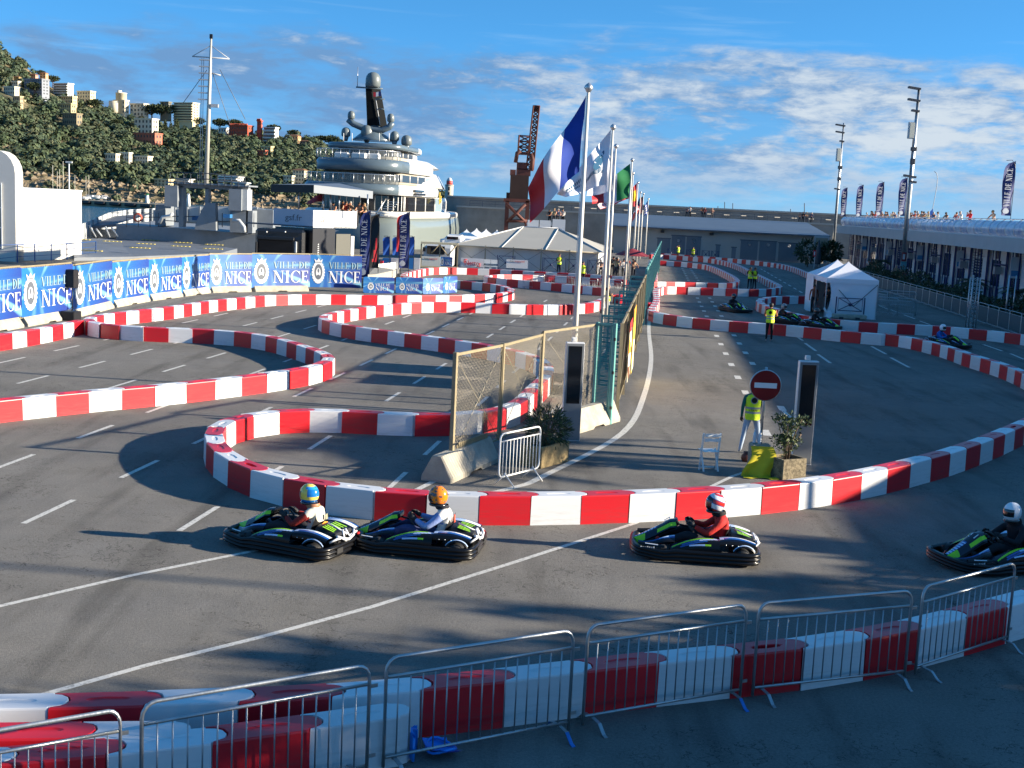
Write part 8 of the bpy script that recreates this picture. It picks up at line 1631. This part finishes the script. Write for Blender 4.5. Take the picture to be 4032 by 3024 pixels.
# buildings
VPTS = []
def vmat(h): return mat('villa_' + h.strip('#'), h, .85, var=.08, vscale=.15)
VGL = mat('villa_window', (.05, .06, .07), .3); TILE = mat('roof_tile', (.36, .15, .07), .85, var=.2, vscale=.5)
def villa(t_, x0, x1, yt, yb, col, label, fl=3, nw=5, roof='flat', dep=14, cat='building', bands=False, parts=(), name='hill_villa', sun=.5):
    xm = (x0 + x1) / 2; p = onhill(t_, xm, yb); Y = p.y - 2; B = D(t_, xm, yb, Y); H_ = D(t_, xm, yt, Y).z - B.z; w = pw(t_, x1 - x0, Y); t = thing(name, label, cat, (B.x, Y, B.z), -sun)
    wl, dl = w * .95, w * .34; VPTS.append((B.x / Y, Y, w * .62 / Y)); m = vmat(col); MB().box((0, dl / 2, H_ / 2 - 3), (wl, dl, H_ + 6)).build('wall', [m], t)
    fh = H_ / fl
    for f in range(fl):
        if bands: MB().box((0, -.5, fh * (f + .28)), (wl * .99, 1.0, fh * .42)).build('balcony', [m], t); MB().box((0, -.06, fh * (f + .72)), (wl * .96, .12, fh * .40)).build('window_band', [VGL], t)
        else:
            me_ = MB().box((0, 0, 0), (wl / nw * .38, .16, fh * .5)).mesh('window', [VGL])
            for i in range(nw): put('window', me_, t, (-wl / 2 + wl * (i + .5) / nw, -.08, fh * (f + .55)))
        for i in range(2): put('side_window', MB().box((0, 0, 0), (.16, dl * .18, fh * .45)).mesh('window', [VGL]), t, (wl / 2 + .08, dl * (.3 + .4 * i), fh * (f + .55)))
    if roof == 'flat': MB().box((0, dl / 2, H_ + .3), (wl + .8, dl + .8, .7)).build('roof', [m], t)
    else:
        e = .8; mb = MB(); mb.add([(-wl / 2 - e, -e, H_), (wl / 2 + e, -e, H_), (wl / 2 + e, dl + e, H_), (-wl / 2 - e, dl + e, H_), (-wl * .2, dl / 2, H_ + dl * .32), (wl * .2, dl / 2, H_ + dl * .32)], [(0, 1, 5, 4), (1, 2, 5), (2, 3, 4, 5), (3, 0, 4), (3, 2, 1, 0)]); mb.build('roof', [TILE], t)
    return t, wl, dl, H_
for a in (('S0', 110, 175, 445, 490, '#d9b878', 'small yellow villa high on the hill at the left', 2, 3, 'tile'), ('S0', 90, 168, 488, 545, '#e6dcc4', 'pale villa below the small yellow one on the left hill', 2, 3, 'flat'), ('S0', 240, 320, 425, 472, '#d8a58c', 'pink villa with tiled roof near the top left skyline', 2, 3, 'tile'), ('S0', 330, 408, 412, 500, '#e2b98a', 'orange towered villa on the top left skyline', 4, 2, 'tile'),
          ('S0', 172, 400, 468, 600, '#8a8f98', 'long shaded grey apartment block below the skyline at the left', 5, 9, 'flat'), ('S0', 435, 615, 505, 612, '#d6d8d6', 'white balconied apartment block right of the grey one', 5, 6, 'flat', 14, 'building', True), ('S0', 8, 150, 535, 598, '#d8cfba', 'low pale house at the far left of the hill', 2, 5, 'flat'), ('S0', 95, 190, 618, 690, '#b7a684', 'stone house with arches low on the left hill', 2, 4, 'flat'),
          ('S0', 640, 805, 572, 690, '#e6d3a6', 'cream stepped villa on the skyline left of the round tower', 4, 5, 'flat'), ('S0', 505, 650, 618, 700, '#d9c39a', 'arched cream villa below the stepped one', 3, 5, 'flat'), ('S0', 475, 640, 680, 760, '#c7b083', 'old stone villa with tall windows on the left hill', 2, 6, 'flat'), ('S0', 510, 690, 765, 860, '#8d8168', 'grey stone retaining building with a row of small windows', 2, 7, 'flat'),
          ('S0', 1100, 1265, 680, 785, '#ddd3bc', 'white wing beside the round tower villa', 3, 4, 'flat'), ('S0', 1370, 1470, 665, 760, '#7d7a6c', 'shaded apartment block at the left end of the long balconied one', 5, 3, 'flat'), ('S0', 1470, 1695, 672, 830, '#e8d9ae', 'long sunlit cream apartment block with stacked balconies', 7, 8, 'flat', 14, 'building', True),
          ('S0', 1130, 1345, 810, 940, '#e4dcc6', 'tall white villa on a red base in the middle of the hill', 3, 5, 'flat'), ('S0', 1120, 1375, 935, 1030, '#b9705a', 'reddish arched base below the tall white villa', 2, 7, 'flat'), ('S0', 890, 1020, 1115, 1200, '#e2dac2', 'white stepped apartment block low on the hill, left part', 2, 4, 'flat'), ('S0', 1020, 1130, 1105, 1210, '#e6dfca', 'white stepped apartment block low on the hill, middle part', 3, 4, 'flat'), ('S0', 1140, 1300, 1135, 1195, '#e2d9c0', 'white stepped apartment block low on the hill, right part', 2, 5, 'flat'),
          ('S0', 1875, 1965, 890, 965, '#dcd8cc', 'small white house left of the red castle', 2, 3, 'flat'), ('S1', 50, 180, 885, 1010, '#dbe0d8', 'scaffolded pale building right of the red castle tower', 4, 5, 'flat', 14, 'building', True), ('S1', 250, 375, 955, 1020, '#dcae80', 'orange villa with tiled roof right of the red castle', 2, 4, 'tile'), ('S1', 370, 460, 1000, 1050, '#d4a58a', 'pinkish villa at the right end of the ridge', 2, 3, 'tile'), ('S1', 30, 140, 1050, 1110, '#d6c492', 'cream crenellated house below the red castle', 2, 3, 'flat'),
          ('S1', 0, 90, 1085, 1150, '#c0634a', 'small red house below the red castle', 2, 3, 'flat'), ('S1', 225, 320, 1305, 1390, '#d9cfb8', 'white terraced house by the shore left of the yacht', 3, 3, 'flat'), ('S1', 300, 430, 1250, 1385, '#e5d7b4', 'cream arched apartment block by the shore left of the yacht', 4, 4, 'tile'), ('S0', 1310, 1480, 1335, 1385, '#dcc9a0', 'cream low house by the shore road', 2, 4, 'flat'), ('S0', 1580, 1760, 1285, 1325, '#d9a892', 'pinkish low building by the shore', 1, 6, 'flat'), ('S0', 1500, 1660, 1330, 1390, '#dedcd4', 'white terraced apartments by the shore, left part', 3, 6, 'flat', 14, 'building', True), ('S0', 1860, 2080, 1310, 1400, '#dedcd4', 'white terraced apartments by the shore, right part', 4, 7, 'flat', 14, 'building', True), ('S0', 2000, 2150, 1365, 1430, '#d2d4d0', 'white balconied block by the shore behind the ship gantry', 3, 5, 'flat', 14, 'building', True)):
    villa(*a)
t, wl, dl, H_ = villa('S0', 960, 1098, 650, 765, '#e8dcc0', 'cream villa with a round tower on the skyline', 3, 4); u = wl / 138 / .8
MB().lathe([(38 * u, -2), (38 * u, H_ * 1.55), (40 * u, H_ * 1.55), (40 * u, H_ * 1.6)], 16, (0, dl * .5, 0)).build('round_tower', [vmat('#e8dcc0')], t); MB().lathe([(17 * u, 0), (17 * u, H_ * 1.78)], 10, (-18 * u, dl * .5, 0)).build('turret', [vmat('#e8dcc0')], t); MB().lathe([(48 * u, -2), (48 * u, H_ * .95)], 14, (-wl * .3, 0, 0)).build('bastion', [vmat('#e8dcc0')], t)
t, wl, dl, H_ = villa('S0', 1950, 2165, 868, 985, '#b5533c', 'long red castle like mansion on the ridge', 3, 8, 'flat'); m = vmat('#b5533c')
for i in range(14): MB().box((-wl / 2 + wl * (i + .5) / 14, 0, H_ + 1.1), (wl / 28, .8, 1.2)).build('merlon', [m], t)
tw = villa('S1', 0, 48, 828, 1000, '#b9573f', 'square red tower of the castle mansion on the ridge', 4, 2, 'flat', 10); m = vmat('#b9573f')
for i in range(4): MB().box((-tw[1] / 2 + tw[1] * (i + .5) / 4, 0, tw[3] + 1.2), (tw[1] / 8, tw[2], 1.4)).build('merlon', [m], tw[0])
# woods: leaf clump trees, as one mass, plus single pines and cypresses that stand out
def clump(rnd, r, h, n=62):
    vs = []; fs = []; ms = []
    for i in range(n):
        a = rnd.uniform(0, 6.283); ph = math.asin(rnd.uniform(-.5, 1)); k = rnd.uniform(.6, 1.05); c = Vector((math.cos(a) * math.cos(ph) * r * k, math.sin(a) * math.cos(ph) * r * k, h * .5 + math.sin(ph) * h * .5 * k)); s = r * rnd.uniform(.16, .34); o = len(vs)
        nrm_ = (c - Vector((0, 0, h * .4))).normalized() + Vector((rnd.uniform(-.4, .4), rnd.uniform(-.4, .4), rnd.uniform(-.2, .6))); ax = nrm_.cross(Vector((rnd.uniform(-1, 1), rnd.uniform(-1, 1), rnd.uniform(-1, 1)))).normalized(); bx = nrm_.cross(ax).normalized()
        vs += [c + ax * s, c + bx * s * .8, c - ax * s * .9, c - bx * s]; fs.append((o, o + 1, o + 2, o + 3))
    return vs, fs
rnd = random.Random(77); PROT = [clump(rnd, 1, rnd.uniform(1.3, 2.0)) for _ in range(8)]
HL = [mat('hill_leaf_%d' % i, c, .8) for i, c in enumerate(((.042, .070, .030), (.052, .080, .032), (.068, .090, .038), (.036, .062, .034), (.085, .095, .046), (.046, .072, .038)))]
V_, Fq, Mi = [], [], []; cnt = 0; off = 0
while cnt < 4600:
    t = rnd.uniform(-.50, RT[-1][0] - .005); v = rnd.random() ** .9; dens = mathutils.noise.noise(Vector((t * 40, v * 9, 7)))
    if dens < -.16 and rnd.random() < .75: continue
    if v < .06 and rnd.random() < .8: continue
    Yt_ = YA + (YBK - YA) * v
    if any(abs(t - q) < hw and Yq - 15 < Yt_ < Yq + 12 for q, Yq, hw in VPTS): continue
    p = hpt(t, v); r = rnd.uniform(1.7, 4.4); vs, fs = PROT[cnt % 8]; cs, sn = math.cos(cnt), math.sin(cnt); hh = r * rnd.uniform(.75, 1.25)
    V_ += [(p.x + (q.x * cs - q.y * sn) * r, p.y + (q.x * sn + q.y * cs) * r, p.z - .6 + q.z * hh) for q in vs]; Fq += [tuple(i + off for i in f) for f in fs]; off += len(vs); g = max(0, min(5, int(3 + dens * 5 + rnd.uniform(-2, 2)))); Mi += [(g + rnd.choice((0, 0, 1))) % 6 for _ in fs]; cnt += 1
me = bpy.data.meshes.new('woodland'); me.from_pydata(V_, [], Fq); [me.materials.append(m) for m in HL]; me.polygons.foreach_set('material_index', Mi); me.update(); tag(put('woodland', me), kind='stuff')
# retaining walls and rocky bits
for i, (t_, x0, x1, y, lb) in enumerate((('S0', 960, 1160, 775, 'pale terrace wall below the round tower villa'), ('S0', 720, 940, 800, 'pale retaining wall left of the round tower villa'), ('S0', 1560, 1780, 955, 'pale terrace wall behind the ship mast'), ('S0', 1390, 1460, 1000, 'short pale wall right of the tall white villa'), ('S0', 160, 590, 1310, 'tan quay wall behind the marina masts'), ('S0', 200, 370, 650, 'pale road wall on the left hill'))):
    a, b = onhill(t_, x0, y), onhill(t_, x1, y); d = b - a; mb = MB(); mb.box((d.length / 2, 0, 0), (d.length, 2, pw(t_, 22, a.y))); o = mb.build('terrace_wall', [vmat('#cbbb98' if i != 4 else '#a89468')], None, a, math.atan2(d.y, d.x)); tag(o, lb, 'wall')
# umbrella pines and cypresses
PT = [mat('pine_crown', (.032, .050, .018), .8, var=.3, vscale=.4), mat('pine_crown_light', (.055, .072, .022), .8), mat('pine_trunk', (.13, .085, .055), .9)]
def pine_proto(kind, seed):
    rnd = random.Random(seed); t = thing(kind, '', 'tree'); mb = MB(); mt_ = MB()
    if kind == 'umbrella_pine':
        mt_.path([(0, 0, -2), (.2, 0, 3), (0, .2, 6.5)], .35, 6, 0, [.5, .38, .25])
        for a in range(5): mt_.path([(0, 0, 4.5), (2 * math.cos(a * 1.26), 2 * math.sin(a * 1.26), 7)], .18, 4)
        foliage(mb, (0, 0, 7.6), (5.2, 5.2, 1.9), 620, 1.15, 1.3, (0, 0, 1), rnd, -.2, .35)
    else:
        mt_.path([(0, 0, -1), (0, 0, 3)], .25, 5); foliage(mb, (0, 0, 6), (1.35, 1.35, 6), 420, 1.0, 1.6, (0, 0, 1), rnd, -.5, .4)
    mt_.build('trunk', [PT[2]], t); mb.build('crown', PT[:2], t); return t
UPN, CYP = pine_proto('umbrella_pine', 2), pine_proto('cypress_tree', 4); uu = [False, False]
for t_, x, yb, yt, nm in (('S0', 350, 425, 392, 'umbrella pine behind the towered villa at the top left'), ('S0', 455, 495, 440, 'umbrella pine above the white block at the top left'), ('S0', 820, 770, 645, 'broad dark pine left of the round tower villa'), ('S0', 1010, 905, 815, 'dark pine below the round tower villa'), ('S0', 1310, 780, 695, 'dark pine right of the round tower wing'), ('S0', 1420, 815, 690, 'tall pine before the long cream block'), ('S0', 1900, 880, 815, 'umbrella pine left of its twin above the white house'), ('S0', 2030, 880, 822, 'umbrella pine beside the red castle'), ('S0', 1700, 900, 800, 'broad pine behind the ship mast'), ('S1', 150, 940, 865, 'umbrella pine behind the scaffolded building'), ('S1', 320, 955, 908, 'small umbrella pine alone on the skyline'), ('S1', 560, 1050, 958, 'umbrella pine at the ridge end, left of a group'), ('S1', 650, 1055, 960, 'umbrella pine at the ridge end, right of a group'), ('S1', 690, 1100, 985, 'pine at the ridge end beside the yacht'),
                    ('S0', 100, 360, 290, 'dark pine on the upper left slope'), ('S0', 180, 380, 310, 'rounded pine on the upper left slope'), ('S0', 300, 620, 500, 'dark cedar before the grey apartment block'), ('S0', 40, 500, 410, 'big dark tree at the left edge of the hill'), ('S0', 1250, 1010, 940, 'pine before the reddish arched base'), ('S0', 860, 1300, 1240, 'bright pine above the shore road'), ('S0', 980, 1290, 1235, 'bright pine right of another above the shore road'), ('S0', 700, 1290, 1180, 'tall pine on the lower slope')):
    p = onhill(t_, x, yb); h = D(t_, x, yt, p.y).z - p.z; o = place(UPN, uu[0], p, rnd.uniform(0, 6), nm, None); o.scale = (h / 9.4,) * 3 if h > 5 else (.55,) * 3; uu[0] = True
for t_, x, yb, yt, nm in (('S0', 1430, 930, 815, 'dark cypress right of the tall white villa'), ('S0', 1475, 935, 830, 'cypress second right of the tall white villa'), ('S0', 1530, 940, 800, 'tall cypress below the long cream block'), ('S0', 1050, 1215, 1100, 'cypress standing before the white stepped block'), ('S0', 1235, 1200, 1110, 'cypress before the right part of the stepped block'), ('S1', 435, 1010, 955, 'small dark cypress on the ridge skyline'), ('S0', 1585, 900, 800, 'cypress below the right end of the cream block'), ('S0', 575, 640, 575, 'cypress left of the cream stepped villa')):
    p = onhill(t_, x, yb); h = D(t_, x, yt, p.y).z - p.z; o = place(CYP, uu[1], p, rnd.uniform(0, 6), nm, None); o.scale = (h / 12 * 1.0, h / 12 * 1.0, h / 12); uu[1] = True
# shore rocks, marina pier, masts and moored boats
SR_ = mat('shore_rock', (.30, .235, .155), .95, var=.4, vscale=.2, bump=.8, bscale=.4); mb = MB(); rnd = random.Random(5)
for i in range(620):
    t = lerp(-.42, RT[-1][0], rnd.random()); v = rnd.uniform(-.012, .075); p = hpt(t, max(0, v)); p = Vector((t * (YA + (YBK - YA) * v), YA + (YBK - YA) * v, p.z)); s = rnd.uniform(.9, 2.6); o = len(mb.v)
    pts_ = [(s * rnd.uniform(.6, 1.2) * a, s * rnd.uniform(.6, 1.2) * b, s * rnd.uniform(.4, .9) * c) for a, b, c in ((1, 0, 0), (0, 1, 0), (-1, 0, 0), (0, -1, 0), (0, 0, 1), (0, 0, -1))]; mb.add([tuple(Vector(q) + p) for q in pts_], [(0, 1, 4), (1, 2, 4), (2, 3, 4), (3, 0, 4), (1, 0, 5), (2, 1, 5), (3, 2, 5), (0, 3, 5)])
tag(mb.build('shore_rocks', [SR_]), kind='stuff')
pier = thing('marina_pier', 'low concrete marina pier across the water behind the landing ship', 'pier'); a, b = G('S0', 560, 1515, -.4), G('S0', 1340, 1560, -.4); d = b - a; MB().box((d.length / 2, 4, -.6), (d.length, 8, 2.4)).build('deck', [vmat('#a8987a')], pier, a * 1.0, math.atan2(d.y, d.x))
for i in range(6): q = a.lerp(b, (i + .5) / 6); MB().bev((0, -.6, 0), (5, 1.4, 1.1), .3).build('tyre_fender', [BLK_M], pier, (q.x, q.y, -.5), math.atan2(d.y, d.x))
BW = mat('boat_white', (.72, .72, .70), .4); mb = MB()
def boat_proto(mast):
    t = thing('moored_boat', '', 'boat'); mb = MB(); mb.grid(lambda u, v: (lerp(-4.5, 4.5, u), (v - .5) * 2 * 1.5 * math.sqrt(max(0, 1 - max(0, u * 1.6 - .6) ** 2)), 1.2 * abs(v - .5) * 2 + .1 + .4 * u * u), 14, 8); mb.grid(lambda u, v: (lerp(-4.4, 4.2, u), (v - .5) * 2 * 1.42 * math.sqrt(max(0, 1 - max(0, u * 1.6 - .6) ** 2)), 1.2 + .35 * u * u), 10, 3); mb.build('hull', [BW], t); MB().bev((-.4, 0, 1.75), (3.4, 1.9, 1.0), .3).build('cabin', [BW], t); MB().box((-.4, 0, 1.9), (3.0, 1.94, .3)).build('window_strip', [VGL], t)
    if mast: MB().tube((.5, 0, 1.2), (.5, 0, 14), .09, 5).build('mast', [mat('mast_pale', (.62, .58, .48), .5)], t); MB().tube((.5, 0, 2.6), (-3.6, 0, 2.6), .09, 5).build('boom', [BW], t)
    return t
SB, MBT = boat_proto(True), boat_proto(False); us = [False, False]
for i, (x, y, yt) in enumerate(((446, 1430, 1205), (485, 1430, 1260), (508, 1430, 1240), (540, 1430, 1170), (740, 1440, 1300), (768, 1440, 1290), (650, 1400, 1290))):
    p = D('S0', x, y, 540 + i * 6); h = D('S0', x, yt, p.y).z + 1.5; o = place(SB, us[0], (p.x, p.y, -1.6), .4 + .3 * i, 'sailing boat in the far marina, mast %s from the left' % ORD((1, 2, 3, 4, 6, 7, 5)[i]), 'sailing boats in the far marina'); o.scale = (1, 1, h / 14); us[0] = True
for i, x in enumerate((700, 760, 830, 900, 960, 1010, 1060, 1110, 1160, 1210, 1280)):
    p = G('S0', x, 1500 + (x - 700) * .03, -1.4); o = place(MBT, us[1], (p.x, p.y + 14, -1.6), .2 * i, 'small white motor boat at the far pier, %s from the left' % ORD(i + 1), 'small motor boats at the far pier'); us[1] = True
for i, (t_, x, y0, y1, lb) in enumerate((('S0', 597, 1190, 1430, 'tall floodlight post in the marina'), ('S0', 1272, 1470, 1540, 'short white harbour light with a green top on the pier'), ('S0', 1628, 1470, 1520, 'short white harbour light seen through the ship gantry'))):
    p = D(t_, x, y1, 560); z1 = D(t_, x, y0, 560).z; r = .35 if i == 0 else 1.0; t = thing('harbour_light' if i else 'floodlight_post', lb, 'light', (p.x, 560, -1.6)); MB().lathe([(r, 0), (r * .7, z1 + 1.6), (0, z1 + 1.8)], 8).build('tower', [BW], t); MB().bev((0, 0, z1 + 2), (3 if i == 0 else 1.0, .8, .8), .1).build('lantern', [GREYL if i == 0 else (mat('beacon_green', (.03, .25, .10), .5) if i == 1 else BW)], t)
# ---- shade
for i, (p, h, r, s) in enumerate((((23.0, 4.6), 8.4, 3.4, 1), ((24.5, 9.2), 8.7, 3.4, 2), ((25.5, 12.6), 7.7, 2.6, 3), ((27.5, 15.6), 6.7, 2.3, 4), ((26.5, 19.2), 5.9, 2.2, 5), ((18.5, 9.5), 6.0, 2.6, 8))):
    shade_tree((p[0], p[1], 0), h, r, 'plane tree beyond the right edge, %s of the shading row' % ORD(i + 1), s, 2100)
for i, (p, h) in enumerate((((27, 25.8), 8.0), ((30.5, 6.0), 9.5))): tall_palm((p[0], p[1], 0), h, 'tall palm beyond the right edge, %s counting away' % ORD(i + 1), i + 3)
for i, (x, y, h) in enumerate(((34, 8.5, 12.5), (38, 14, 13), (24, 22.5, 8.5))): t = thing('lamp_post', 'lamp post beyond the right edge, %s counting away' % ORD(i + 1), 'lamp post', (x, y, 0), 0, 'lamp posts beyond the right edge'); MB().path([(0, 0, 0), (0, 0, h)], .12, 7, 0, [.14, .08]).build('shaft', [GALV], t); MB().bev((-.6, 0, h), (1.4, .3, .15), .04).build('lamp_head', [MSTD], t)
